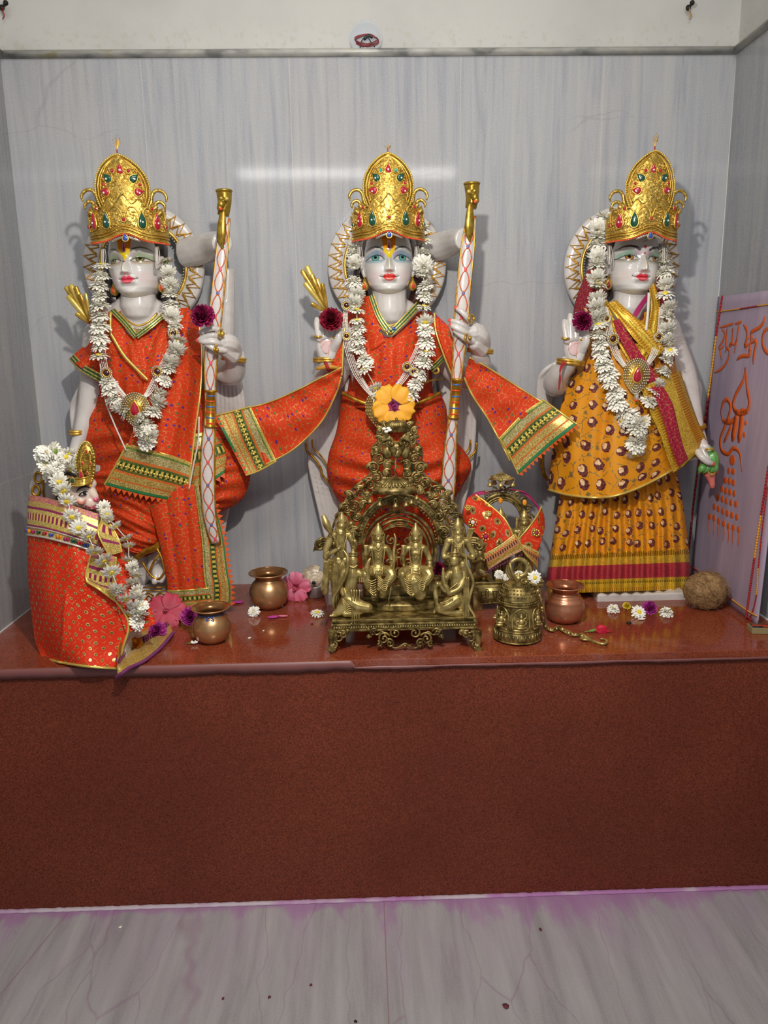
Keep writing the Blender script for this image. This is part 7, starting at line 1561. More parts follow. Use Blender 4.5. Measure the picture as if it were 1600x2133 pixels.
# standing figure at the left, bending its head, with fly whisk
L = headset(205, 16, 2, 0, -3)+[([(0, 188, 0), (0, 160, 0), (0, 130, 0)], [13, 13, 14]), ([(-18, 184, 0), (18, 184, 0)], [8, 8]), ([(-20, 180, 0), (-30, 155, 2), (-32, 136, 4)], [9, 8, 7]), ([(-32, 136, 4), (-18, 146, 12), (-4, 154, 14)], [6, 5, 4.5]), ([(20, 180, 0), (30, 160, 4), (28, 150, 8)], [9, 7, 6]), ([(28, 150, 8), (32, 162, 12), (30, 170, 14)], [5.5, 5, 5]),
     ([(-4, 128, 0), (-8, 90, 0), (-8, 50, 0), (-6, 10, 0)], [17, 16, 12, 9]), ([(8, 128, 0), (10, 90, 0), (12, 50, 0), (10, 10, 0)], [15, 13, 11, 9]), ([(-26, 130, 0), (-30, 90, 0), (-34, 60, 0)], [6, 6, 7])]
def X(R_, B_):
    facey(R_, B_, 205, 2, 0, 16)
    R_([(-6, 150, 16), (-12, 172, 18), (-20, 188, 18)], 2); R_([(-20, 186, 18), (-30, 205, 18), (-38, 226, 14)], [4, 9, 5], 14); R_([(-8, 188, 20), (-24, 204, 22), (-40, 224, 18)], 1)
    R_([(30, 150, 14), (28, 180, 14), (24, 205, 12)], 2); B_((22, 208, 12), 5)
    for k in range(5): R_([(-14+k*5, 122, 14), (-16+k*5, 90, 16), (-14+k*5, 50, 13), (-12+k*4, 14, 9)], 1.3)
    for k in range(5): R_([(-26-k*2.4, 128, 4), (-30-k*2, 95, 4), (-32-k*2.6, 62, 4)], 1.3)
    R_([(-14, 128, 8), (0, 122, 14), (14, 128, 8)], 2); R_([(-16, 184, 8), (-6, 160, 14), (0, 132, 14)], 1.6); R_([(14, 184, 8), (8, 160, 14), (4, 132, 14)], 1.6)
fig(T_, 'standing_figure', 710, 1292, .97, .415, L, X)
# standing figure at the right with joined hands and quiver
L = headset(196, 20)+[([(0, 180, 0), (0, 155, 0), (0, 126, 0)], [14, 13.5, 14]), ([(-20, 176, 0), (20, 176, 0)], [9, 9]), ([(-22, 172, 0), (-30, 150, 2), (-30, 140, 6)], [8, 7, 6]), ([(-30, 140, 6), (-14, 142, 14), (0, 150, 18)], [6, 5, 4.5]), ([(22, 172, 0), (32, 150, 2), (32, 138, 6)], [8, 7, 6]), ([(32, 138, 6), (16, 142, 14), (2, 150, 18)], [6, 5, 4.5]), ([(0, 146, 19), (0, 164, 17)], [5, 2.5]),
     ([(-5, 124, 0), (-8, 80, 0), (-8, 30, 0), (-6, 4, 0)], [17, 16, 12, 9]), ([(8, 124, 0), (10, 80, 0), (12, 30, 0), (10, 4, 0)], [16, 14, 12, 9])]
def X(R_, B_):
    facey(R_, B_, 196)
    for k in range(5): R_([(24+k*3, 204, -4), (20+k*2, 184, -6)], 2)
    for k in range(6): R_([(-16+k*6, 112, 15), (-14+k*5, 80, 17), (-12+k*5, 40, 13)], 1.3)
    for k in range(3): R_([(-9-k*3, 178, 9), (0, 166-k*4, 14), (9+k*3, 178, 9)], 1.2)
    R_([(-15, 122, 10), (0, 116, 16), (15, 122, 10)], 2.4); R_([(-12, 176, 9), (-14, 140, 12), (-18, 90, 12), (-16, 40, 12)], 2); R_([(12, 176, 9), (14, 140, 12), (18, 90, 12), (18, 40, 12)], 2)
fig(T_, 'standing_figure', 954, 1294, .95, .41, L, X)
# kneeling attendant at the left, seen from behind, raised hand toward the seated pair, long bow
L = [([(8, 128, 0), (8, 122, 0)], [11, 11]), ([(8, 136, 0), (8, 150, 0)], [8, 2]), ([(8, 112, 0), (6, 92, 0), (2, 60, 0), (0, 40, 0)], [9, 16, 14, 17]), ([(-10, 98, 0), (20, 98, 0)], [9, 9]), ([(20, 98, 0), (36, 82, 6), (40, 66, 8)], [9, 8, 7]), ([(40, 66, 8), (40, 90, 10), (38, 110, 10)], [7, 5.5, 5]), ([(38, 108, 10), (42, 122, 10), (46, 128, 10)], [6, 4, 2]),
     ([(-12, 98, 0), (-20, 70, 4), (-14, 50, 10)], [8, 7, 6]), ([(0, 36, 2), (20, 24, 12), (40, 20, 16)], [18, 16, 12]), ([(-4, 34, 0), (-20, 14, 6), (-34, 6, 8)], [18, 12, 6]), ([(-30, 4, 8), (-42, 2, 14)], [5, 3]), ([(34, 20, 14), (10, 8, 14), (-10, 6, 14)], [11, 9, 7])]
def X(R_, B_):
    R_([(-2, 114, 12), (8, 108, 14), (18, 114, 12)], 1.6); B_((8, 153, 0), 3)
    for h in (134, 140): R_([(8+10*math.cos(a), h, 10*math.sin(a)) for a in np.linspace(0, PI, 8)], 1.3)
    for k in range(6): R_([(-16, 40-k*4, 14), (0, 26-k*4, 20), (20, 34-k*4, 18)], 1.2)
    R_([(-14, 148, 14), (-4, 130, 18), (-6, 100, 20), (-16, 76, 18), (-34, 44, 16), (-36, 20, 16)], [1.5, 4, 4.6, 4.4, 3.6, 2], 34)
    for k in range(4): R_([(4+k*6, 60, 16), (6+k*5, 30, 20), (6+k*5, 2, 22), (6+k*5, -14, 24)], 2)
    for k in range(3): B_((4+k*8, -16, 24), 4)
    for k in range(3): R_([(22+k*4, 86, 12), (22+k*4, 86-10, 14)], 1.5)
fig(T_, 'kneeling_figure', 728, 1285, .95, .445, L, X)
# kneeling attendant at the right, palms joined, bow and sash down the platform edge
L = [([(-2, 122, 2), (-2, 116, 4)], [11, 10]), ([(0, 130, 0), (0, 146, 0)], [9, 2]), ([(0, 108, 0), (4, 88, 0), (4, 60, 0), (2, 38, 0)], [9, 17, 15, 18]), ([(-12, 92, 2), (20, 92, 0)], [8, 9]), ([(20, 92, 0), (10, 60, 14), (-12, 48, 18)], [9, 8, 7]), ([(-12, 48, 18), (-24, 70, 16), (-26, 84, 14)], [7, 5.5, 5]), ([(-26, 82, 14), (-26, 102, 12)], [5, 2.5]), ([(-14, 90, 2), (-28, 66, 8), (-22, 54, 16)], [8, 7, 6]),
     ([(2, 34, 4), (-18, 20, 16), (-34, 14, 18)], [19, 15, 10]), ([(6, 34, 0), (22, 16, 4), (20, 8, 6)], [18, 13, 8]), ([(-34, 12, 18), (-8, 4, 18), (16, 4, 12)], [9, 8, 8]), ([(-44, 60, 6), (-42, 40, 8), (-40, 20, 10), (-46, 6, 12)], [5, 6, 4, 4]), ([(-44, 60, 6), (-38, 68, 6)], [5, 7])]
def X(R_, B_):
    R_([(-8, 120, 11), (-2, 118, 12), (4, 120, 10)], .8)
    for h in (130, 136): R_([(10*math.cos(a), h, 10*math.sin(a)) for a in np.linspace(0, PI, 8)], 1.4)
    B_((0, 149, 0), 3)
    R_([(24, 130, 10), (26, 110, 14), (34, 92, 16), (40, 70, 16), (34, 46, 16), (30, 20, 18), (42, -2, 24), (42, -24, 26), (32, -42, 26), (26, -50, 26)], [1.5, 3, 3.6, 3.6, 3.6, 3.4, 3.4, 3, 2.4, 2], 50)
    R_([(24, 130, 12), (22, 40, 18), (26, -50, 27)], .7)
    for k in range(4): R_([(18+k*4, 84, 10), (20+k*3, 40, 16), (18+k*4, 2, 20), (18+k*4, -20, 24)], 1.7)
    for k in range(6): R_([(-34+k*2, 26-k*3, 26), (-20, 30-k*4, 28), (-4, 38-k*5, 24)], 1.2)
    R_([(26, 86, 10), (0, 66, 16), (-12, 56, 18)], 1.6)
fig(T_, 'kneeling_figure', 948, 1281, .95, .445, L, X)
# little white buds caught in the finial
m = MB()
for x, y in ((800, 893), (805, 899), (809, 892), (812, 896)): m.ball(W(x, y, .375), (.0045, .003, .0028), 0, 8, 6)
tag(m.build('jasmine_bud', MAT['white_petal']), 'pinch of white jasmine buds caught on the brass throne finial', 'flower buds')
# ------------------------------------------------------------ second, smaller brass shrine behind, wrapped in an orange cloth
T2 = thing('brass_shrine', 'small brass shrine on a lettered pedestal, wrapped in orange cloth, right of the throne', 'brass shrine', G(1058, 1262))
dP = .225; a0 = W(985, 1212, dP+.02); a1 = W(1130, 1212, dP+.02); zP = a0.z
m = MB()
for z0, z1, e in ((-.004, 0, .003), (-.008, -.004, 0), (-.014, -.008, .002), (-.024, -.014, -.003)): m.box(((a0.x+a1.x)/2, -dP+.012, zP+(z0+z1)/2), ((a1.x-a0.x)/2+e, .034+e, (z1-z0)/2))
for sx in (-1, 1):
    for sy in (-1, 1): m.box(((a0.x+a1.x)/2+sx*((a1.x-a0.x)/2-.012), -dP+.012+sy*.024, (HP+zP-.024)/2), (.010, .008, (zP-.024-HP)/2))
o = m.build('pedestal', MAT['brass_bright'], T2, smooth=False); mod(o, 'BEVEL', width=.001, segments=2)
pl = [W(997, 1224, dP+.028), W(1056, 1221, dP+.028), W(1056, 1254, dP+.028), W(997, 1258, dP+.028)]
m = MB(); m.plate(pl, .003, 0, (0, 1, 0)); m.tube(pl, .0012, 0, 6, closed=True); m.build('nameplate', MAT['brass_bright'], T2)
m = MB(); dd = dP+.0285
def ST(pts, w=.0009): m.tube([W(x, y, dd) for x, y in pts], w, 0, 5, n=max(6, 4*len(pts)))
# engraved Devanagari, first words of each line visible beside the bell
ST([(1002, 1233), (1022, 1232)]); ST([(1004, 1233), (1003, 1238), (1006, 1241), (1009, 1238)]); ST([(1006, 1241), (1003, 1245)]); ST([(1012, 1233), (1012, 1245)]); ST([(1009, 1239), (1012, 1237)]); ST([(1012, 1244), (1008, 1246)]); ST([(1017, 1233), (1017, 1245)]); ST([(1012, 1233), (1013, 1228), (1017, 1229), (1018, 1232)])
ST([(1025, 1232), (1053, 1230)]); ST([(1028, 1232), (1027, 1236), (1030, 1238), (1027, 1240), (1031, 1244)]); ST([(1034, 1232), (1034, 1244)]); ST([(1038, 1232), (1037, 1240), (1041, 1241), (1044, 1238)]); ST([(1044, 1231), (1044, 1244)]); ST([(1049, 1231), (1047, 1238), (1052, 1240)])
ST([(1002, 1249), (1050, 1246)]); 
for x in (1004, 1012, 1021, 1030, 1038): ST([(x, 1249), (x+1, 1252), (x+4, 1253), (x+3, 1256)], .0008); ST([(x+6, 1248), (x+6, 1255)], .0008)
ST([(1010, 1249), (1011, 1246), (1015, 1246)], .0007); ST([(1028, 1248), (1029, 1245), (1033, 1245)], .0007)
m.build('engraved_lettering', MAT['plaque_dark'], T2)
m = MB(); dA = .215
for R, r in ((50, 4.5), (40, 2.5), (44, 3)): m.tube([W(1046+R*math.cos(a), 1085-R*1.12*math.sin(a), dA) for a in np.linspace(-.2, PI+.2, 34)], r*MPP(dA), 0, 8)
for sg in (-1, 1): m.tube(WP([(1046+sg*47, 1080, dA), (1046+sg*47, 1210, dA)]), 4*MPP(dA), 0, 8)
for a in np.linspace(.1, PI-.1, 11): spiral(m, 1046+58*math.cos(a), 1085-64*math.sin(a), 9, 1.2, a, 1 if a < PI/2 else -1, dA, 2)
m.build('arch', MAT['brass'], T2)
m = MB(); c = W(1044, 994, .235); k = MPP(.235); m.lathe([(0, 16*k), (1.2*k, 14*k), (2.6*k, 11*k), (1.2*k, 9*k), (4*k, 8*k), (16*k, 4*k), (24*k, -1*k), (25*k, -4*k), (22*k, -4*k), (0, 2*k)], c, 0, 40)
for a in np.linspace(0, 2*PI, 21)[:-1]: m.tube([c+Vector((5*k*math.cos(a), 5*k*math.sin(a), 8*k)), c+Vector((22*k*math.cos(a), 22*k*math.sin(a), 1*k))], .8*k, 0, 5)
m.tube([c+Vector((0, 0, 0)), c+Vector((0, .012, -.03))], 2*k, 0, 8); m.build('umbrella', MAT['brass_bright'], T2)
for x, y, dd_ in ((1021, 1010, .235), (1030, 1006, .22), (1043, 1011, .262), (1056, 1006, .22), (1068, 1010, .235)):
    m = MB(); p = W(x, y, dd_); m.lathe([(0, .006), (.003, .005), (.0055, 0), (.006, -.003), (.003, -.0045), (0, -.005)], p, 0, 14); m.tube([p+Vector((.0045*math.cos(a), 0, .0105+.0055*math.sin(a))) for a in np.linspace(0, 2*PI, 14)[:-1]], .0010, 0, 6, closed=True); m.build('hanging_bell', MAT['brass_bright'], T2)
def small(cx, by, s, bow_=False, lean=0):
    L = headset(122, 16)+[([(0, 106, 0), (0, 84, 0), (0, 60, 0)], [14, 13, 14]), ([(-18, 102, 0), (18, 102, 0)], [9, 9]), ([(-20, 98, 0), (-28, 78, 2), (-22, 64, 10)], [8, 7, 6]), ([(20, 98, 0), (28, 78, 2), (24, 62, 10)], [8, 7, 6]), ([(-7, 58, 0), (-9, 30, 2), (-8, 2, 2)], [13, 11, 9]), ([(7, 58, 0), (9, 30, 2), (8, 2, 2)], [13, 11, 9])]
    def X(R_, B_):
        facey(R_, B_, 122, tall=16)
        for q in range(4): R_([(-10-q, 104-q*3, 10), (0, 92-q*9, 15), (10+q, 104-q*3, 10)], 1.6)
        for q in range(5): R_([(-12+q*6, 60, 14), (-12+q*6, 30, 14), (-10+q*5, 6, 11)], 1.5)
        if bow_: R_([(34, 130, 0), (33, 100, 4), (36, 70, 6), (30, 20, 4)], 3, 20)
    fig(T2, 'standing_figure', cx, by, s, .225, L, X)
small(1043, 1208, 1.0, True); small(1092, 1208, .98); small(1000, 1208, .98)
m = MB()
for x, y in ((1043, 1043), (1093, 1047), (998, 1042)): m.ball(W(x, y, .238), (.005, .002, .007), 0, 8, 6)
m.build('sandal_paste', MAT['orange_petal'], T2)
fig(T2, 'kneeling_figure', 1000, 1208, .62, .25, [([(0, 110, 0), (0, 104, 3)], [12, 10]), ([(0, 118, -2), (0, 132, -2)], [10, 3]), ([(0, 90, 0), (0, 60, 0), (0, 34, 0)], [15, 15, 18]), ([(0, 30, 4), (22, 20, 12), (30, 6, 8)], [17, 13, 8]), ([(0, 24, 0), (-20, 12, 0), (-28, 2, 0)], [16, 11, 8]), ([(16, 86, 2), (28, 60, 8), (14, 66, 18)], [8, 6, 5]), ([(-16, 86, 2), (-26, 60, 8), (6, 70, 20)], [8, 6, 5]), ([(-24, 40, -4), (-34, 70, -4), (-30, 96, -4)], [4, 4, 3])])
# orange cloth crossed in front of the shrine
C2 = thing('shrine_cloth', 'orange cloth with gold motifs and brocade border crossed in front of the small brass shrine', 'cloth', W(1060, 1130, .27))
P, o = sheet(C2, [[(962, 1085, .24), (966, 1060, .25), (974, 1038, .245), (990, 1030, .22)], [(985, 1105, .262), (1000, 1088, .268), (1010, 1065, .262), (1020, 1052, .24)], [(1006, 1130, .27), (1025, 1110, .276), (1040, 1092, .272), (1052, 1082, .26)], [(1010, 1156, .272), (1032, 1140, .278), (1055, 1125, .278), (1070, 1118, .27)]], 'orange_motifs', 'cloth_panel', 40, 60, lambda U, V: .002*np.sin(9*U+6*V)); piping(C2, P, 'r', .0020)
m_bands('brocade_band', [(.18, 'c9a04c', .8, 'f0dc90', 0), (.30, 'd8481e', .2, 'c9a04c', .006), (.52, 'c08a54', .5, '5a1a30', .0072), (.62, 'b86a48', .4, 'd8a060', 0), (.82, 'a87a20', .8, 'e0c060', 0), (1, 'c08060', .5, 'ecc890', 0)])
P, o = sheet(C2, [[(1008, 1154, .274), (1040, 1136, .28), (1072, 1112, .276)], [(1012, 1172, .276), (1046, 1152, .282), (1082, 1128, .28)], [(1018, 1188, .274), (1048, 1168, .282), (1090, 1146, .28)]], 'brocade_band', 'brocade_border', 40, 24, lambda U, V: .001*np.sin(9*U)); piping(C2, P, 'r', .0022)
P, o = sheet(C2, [[(1072, 1132, .272), (1100, 1100, .27), (1118, 1075, .25), (1128, 1055, .22)], [(1090, 1138, .274), (1108, 1118, .272), (1122, 1098, .26), (1134, 1078, .22)], [(1118, 1150, .27), (1126, 1132, .268), (1132, 1112, .25), (1135, 1100, .22)]], 'orange_motifs', 'cloth_panel', 30, 40); piping(C2, P, 'lt', .0020)
P, o = sheet(C2, [[(1074, 1130, .276), (1100, 1138, .276), (1124, 1150, .268)], [(1086, 1142, .28), (1104, 1156, .278), (1122, 1168, .266)], [(1098, 1158, .282), (1112, 1172, .278), (1120, 1186, .264)]], 'brocade_band', 'brocade_border', 40, 24); piping(C2, P, 'lb', .0018)
P, o = sheet(C2, [[(974, 1036, .21), (990, 1026, .20), (1005, 1022, .195)], [(1070, 1022, .19), (1085, 1022, .19), (1100, 1030, .195)], [(1120, 1050, .20), (1128, 1070, .20), (1134, 1100, .205)]], 'magenta_trim', 'cloth_lining', 20, 30, thick=.001)
m = MB()
for i in range(16): m.ball(W(1012+i*5, 1192-i*2.4, .278), .0026, 0, 6, 5)
m.build('tassel_fringe', MAT['purple_trim'], C2)
for x, y, r, c in ((985, 1088, 5, 1), (1012, 1118, 5, 2), (1046, 1116, 3.5, 3), (1018, 1070, 3, 1), (1118, 1110, 4, 2), (975, 1058, 3, 0), (1022, 1100, 3, 0)):
    m = MB()
    for j in range(8): a = j*PI/4; m.ball(W(x+r*1.5*math.cos(a), y+r*1.5*math.sin(a), .273), (.0022, .001, .0022), 0, 6, 5)
    m.ball(W(x, y, .274), (r*.9*MPP(.27), .0012, r*.9*MPP(.27)), c, 8, 6)
    m.build('embroidered_motif', [MAT['gold_piping'], MAT['pearl'], MAT['magenta_trim'], MAT['blue_gem']], C2)
# ------------------------------------------------------------ bell with chain and hook
def W0(px, py, d, dz=0): return W(px, py, d)+Vector((0, 0, dz))
g = G(1078, 1330); g.y += .004; k = MPP(-g.y)
T = thing('brass_bell', 'large embossed brass temple bell standing mouth-down on the platform', 'bell', g); m = MB(); R0 = 51*k; H0 = .136
BP = [(0, 0), (.90, .004), (1.0, .006), (1.01, .016), (.97, .030), (.93, .034), (.925, .040), (.90, .05), (.865, .075), (.845, .098), (.865, .106), (.86, .112), (.84, .118), (.80, .126), (.66, .146), (.46, .158), (.24, .164), (0, .166)]
hs = (W(1078, 1205, -g.y).z-g.z)/.166
m.lathe([(r*R0, z*hs) for r, z in BP], g, 0, 64)
for z, r, q in ((.034, .945, 2.2), (.104, .88, 2.0), (.116, .86, 1.6), (.006, 1.01, 2.2)): m.tube([g+Vector((r*R0*math.cos(a), r*R0*math.sin(a), z*hs)) for a in np.linspace(0, 2*PI, 61)[:-1]], q*k, 0, 7, closed=True)
for a in np.linspace(0, 2*PI, 37)[:-1]: m.limb([g+Vector((.98*R0*math.cos(a), .98*R0*math.sin(a), z*hs)) for z in (.012, .026)], [3.0*k, 2.2*k], seg=6)
for a in np.linspace(0, 2*PI, 49)[:-1]: m.ball(g+Vector((.87*R0*math.cos(a), .87*R0*math.sin(a), .110*hs)), 2.0*k, 0, 6, 5)
rnd = random.Random(4)
for a in np.linspace(0, 2*PI, 33)[:-1]:
    for z, r in ((.128, .79), (.136, .73), (.145, .67), (.152, .56)): m.ball(g+Vector((r*R0*math.cos(a+z*20), r*R0*math.sin(a+z*20), z*hs)), (2.6*k, 2.6*k, 1.8*k), 0, 6, 5)
m.build('bell_body', MAT['brass'], T)
for j in range(6):   # arched panels with a seated relief in each
    a = -PI/2-.02+(j if j < 4 else j-6)*PI/3; u = Vector((math.cos(a), math.sin(a), 0)); e = Vector((-math.sin(a), math.cos(a), 0)); m = MB()
    def Pn(x, z): 
        r = np.interp(z, [.036, .075, .098], [.935, .875, .85])*R0; aa = a+x/ r*k; return g+Vector((r*math.cos(aa), r*math.sin(aa), z*hs))
    arch_ = [Pn(-19, .042), Pn(-19, .07), Pn(-17, .082), Pn(-10, .093), Pn(0, .098), Pn(10, .093), Pn(17, .082), Pn(19, .07), Pn(19, .042)]
    m.tube(arch_, 1.7*k, 0, 7, n=40); m.tube([Pn(x, .041) for x in np.linspace(-19, 19, 8)], 1.8*k, 0, 7)
    m.ball(Pn(0, .048), (12*k, 5*k, 4*k), 0, 14, 8); m.ball(Pn(0, .054), (9*k, 5*k, 4*k), 0, 14, 8); m.ball(Pn(0, .064), (6*k, 5*k, 8*k), 0, 12, 8); m.ball(Pn(0, .077), 4.4*k, 0, 12, 8); m.tube([Pn(0, .080), Pn(0, .086)], [3.6*k, 1*k], 0, 8)
    for sg in (-1, 1): m.tube([Pn(sg*4, .068), Pn(sg*11, .064), Pn(sg*9, .056)], 1.9*k, 0, 7, n=8); m.tube([Pn(sg*4, .070), Pn(sg*11, .076), Pn(sg*12, .084)], 1.5*k, 0, 7, n=8)
    m.build('relief_panel', MAT['brass_bright'], T)
top = g+Vector((0, 0, .166*hs)); m = MB(); m.lathe([(9*k, -.002), (8*k, .003), (4*k, .007), (5*k, .010), (0, .013)], top, 0, 20)
c2 = W(1080, 1183, -g.y); m.tube([c2+Vector((20*k*math.cos(a), .006*math.sin(a)*0, 20*k*math.sin(a))) for a in np.linspace(0, 2*PI, 37)[:-1]], 5*k, 0, 12, closed=True, flat=(VY, .8))
m.tube([W(1062, 1172, -g.y+.01), W(1066, 1190, -g.y+.016), W(1076, 1208, -g.y+.014), W(1084, 1214, -g.y+.006)], 3.4*k, 0, 10, n=16); m.tube([W(1058, 1178, -g.y-.004), W(1056, 1192, -g.y-.004), W(1064, 1206, -g.y-.002)], 3*k, 0, 8, n=12); m.tube([W(1100, 1172, -g.y), W(1106, 1190, -g.y), W(1098, 1206, -g.y)], 3*k, 0, 8, n=12)
m.build('suspension_ring', MAT['brass_bright'], T)
# chain: knots along the right side then along the platform to the hook
ch = [W(1088, 1210, .44), W(1104, 1214, .435), W(1116, 1222, .425), W(1124, 1240, .418), W(1128, 1258, .412), W(1130, 1275, .408), G(1133, 1300, HP+.008), G(1142, 1310, HP+.007), G(1152, 1313, HP+.006), G(1166, 1306, HP+.006), G(1178, 1316, HP+.006), G(1192, 1322, HP+.006), G(1206, 1322, HP+.006), G(1220, 1328, HP+.006)]
m = MB()
for i, (a, b) in enumerate(zip(ch[:-1], ch[1:])):
    t, n_, b_ = frame(b-a); sd = n_ if i % 2 else b_; L = (b-a).length*.62; c = (a+b)/2
    m.tube([c+t*(L*math.cos(x))+sd*(.0042*math.sin(x)) for x in np.linspace(0, 2*PI, 17)[:-1]], .0017, 0, 7, closed=True); m.lathe([(0, -.004), (.0035, -.003), (.0042, 0), (.0035, .003), (0, .004)], c, 0, 10, Matrix((n_, b_, t)).transposed())
m.build('chain', MAT['brass_bright'], T)
m = MB(); hk = [(1218, 1328), (1230, 1333), (1248, 1340), (1260, 1341), (1264, 1335), (1256, 1331), (1250, 1331)]; m.tube([G(x, y, HP+.005) for x, y in hk], [.0038, .0034, .003, .003, .0028, .0024, .0016], 0, 10, n=30); m.tube([G(1220, 1330, HP+.006)+Vector((.009*math.cos(a), .007*math.sin(a), 0)) for a in np.linspace(0, 2*PI, 16)[:-1]], .0024, 0, 8, closed=True); m.build('hook', MAT['brass_bright'], T)
# ------------------------------------------------------------ metal pots
def pot(label, px, py, prof, mat, group=None, scale=1.0, thread=False):
    c = G(px, py); c.y += .012; k = MPP(-c.y)*scale; t_ = thing('water_pot', label, 'pot', c, group); m = MB()
    ins = [(max(0, r-1.6), z+1.2) for r, z in prof[::-1] if z > 0]; m.lathe([(r*k, z*k) for r, z in prof], c, 0, 72)
    m.F = m.F[:-1] if len(m.F[-1]) > 10 else m.F
    m.lathe([(r*k, z*k) for r, z in [(prof[-1][0], prof[-1][1])]+[(max(.5, r-1.8), z) for r, z in prof[::-1][1:-1]]+[(0, 3)]], c, 0, 72); m.F = [f for f in m.F if len(f) < 10 or True]
    m.F = [f for f in m.F if not (len(f) > 10 and abs(sum(m.V[i][2] for i in f)/len(f)-(c.z+prof[-1][1]*k)) < .002)]
    o = m.build('vessel', MAT[mat], t_)
    m = MB(); r, z = prof[-1]; m.tube([c+Vector((r*k*math.cos(a), r*k*math.sin(a), z*k)) for a in np.linspace(0, 2*PI, 73)[:-1]], 1.5*k, 0, 8, closed=True); m.build('rolled_rim', MAT[mat], t_)
    if thread:
        m = MB(); m.tube([c+Vector((thread*k*math.cos(a), thread*k*math.sin(a), 66*k)) for a in np.linspace(0, 2*PI, 49)[:-1]], .0011, 0, 5, closed=True)
        for q in (-1, 1): p = c+Vector((.004, -thread*k, 66*k)); m.tube([p, p+Vector((q*.006, -.003, -.002)), p+Vector((q*.007, -.004, -.007)), p+Vector((q*.001, -.003, -.005))], .0011, 0, 5, n=12)
        m.build('tied_thread', MAT['blue_dot'], t_)
    return t_
LOTA = [(0, 0), (20, 0), (26, 2), (36, 12), (41, 25), (42.5, 36), (41, 46), (36, 56), (30, 62), (28, 65), (28, 68), (31, 72), (36, 76), (41, 78.5)]
pot('round copper-gold pot with a thread tied at its neck, standing nearest the platform edge', 441, 1340, LOTA, 'copper_gold', 'round copper pots', thread=30)
pot('round copper pot without thread, standing by the back wall left of the throne', 561, 1268, LOTA, 'copper_gold', 'round copper pots')
pot('reddish copper pot with a stepped shoulder, beside the brass bell', 1178, 1297, [(0, 0), (22, 0), (30, 3), (40, 14), (43, 26), (43.5, 40), (41, 47), (41.5, 49), (38, 53), (34, 57), (34, 60), (30, 63), (27, 66), (27, 69), (31, 74), (36, 79), (40, 82)], 'copper')
# ------------------------------------------------------------ conch on a steel cup
c = G(656, 1247); c.y += .02; k = MPP(-c.y)
t_ = thing('steel_cup', 'small steel cup under the conch shell by the back wall', 'cup', c); m = MB(); m.lathe([(0, 0), (19*k, 0), (20.5*k, 2*k), (25*k, 26*k), (25.5*k, 27*k), (24.5*k, 27*k), (19*k, 3*k), (0, 3*k)], c, 0, 48); m.build('cup', MAT['steel'], t_)
t_ = thing('conch_shell', 'cream conch shell resting in the small steel cup', 'shell', c+Vector((0, 0, 24*k))); m = MB(); cc = c+Vector((0, -.004, 40*k)); ax = Matrix(((1, 0, 0), (0, 0, -1), (0, 1, 0)))
n = 90; V = []; F = []; seg = 22
for i in range(n):
    f = i/(n-1); a = f*3.2*2*PI+1.2; R = (20*(1-f)**.9)*k; rt = (13*(1-f)**.85+1.2)*k; ctr = cc+Vector((R*math.cos(a)*1.0, -(f**1.3)*24*k+.004, R*math.sin(a)*.8))
    for j in range(seg): b = 2*PI*j/seg; rad = Vector((math.cos(a), 0, math.sin(a))); V.append(ctr+(rad*math.cos(b)+Vector((0, -1, 0))*math.sin(b)*1.15)*rt)
for i in range(n-1):
    for j in range(seg): F.append([i*seg+j, i*seg+(j+1) % seg, (i+1)*seg+(j+1) % seg, (i+1)*seg+j])
m.add(V, F); m.ball(cc+Vector((0, .010, 0)), (24*k, 20*k, 19*k), 0, 24, 16); m.build('shell', MAT['conch_shell'], t_)
m = MB(); m.lathe([(0, 0), (2.6*k, 0), (4.2*k, -2*k), (3.4*k, -3*k), (0, -.5*k)], cc+Vector((0, -31*k, 0)), 0, 16, ax); m.tube([cc+Vector((4*k*math.cos(a), -27*k, 4*k*math.sin(a))) for a in np.linspace(0, 2*PI, 17)[:-1]], 1.6*k, 1, 8, closed=True); m.build('apex_hole', [MAT['black'], MAT['conch_shell']], t_)
hibiscus('pale pink hibiscus standing between the copper pot and the conch', G(618, 1250)+Vector((0, 0, .032)), 33*MPP(.18), (-.25, -1, .1), 'pink_petal', 'hibiscus_red', .9, .45, width=.5)
# ------------------------------------------------------------ coconut in its husk
g = G(1482, 1277); g.y += .035; k = MPP(-g.y); c = g+Vector((0, 0, 41*k)); t_ = thing('husked_coconut', 'hairy brown coconut resting against the leaning sheet, right of the marigold-dressed statue', 'coconut', g)
m = MB(); m.ball(c, (1, 1, 1), 0, 64, 44); rnd = random.Random(6)
pole = Vector((.18, -.93, -.1)).normalized(); V = []
for v in m.V:
    u = (Vector(v)-c).normalized(); dp = max(0, u.dot(pole)); pin = 1-.16*math.exp(-((1-dp)/.035))
    ang = math.atan2(u.z, u.x); r = 1+.06*mnoise.noise(u*1.7)+.035*mnoise.noise(u*5)+.02*math.sin(ang*22+4*mnoise.noise(u*3))*(dp > .3)*dp
    w = Vector((u.x*47*k, u.y*40*k, u.z*42*k))*r*pin; w.z = max(w.z, -41*k); V.append(tuple(c+w))
m.V = V; m.build('husk', MAT['coconut_husk'], t_)
m = MB()
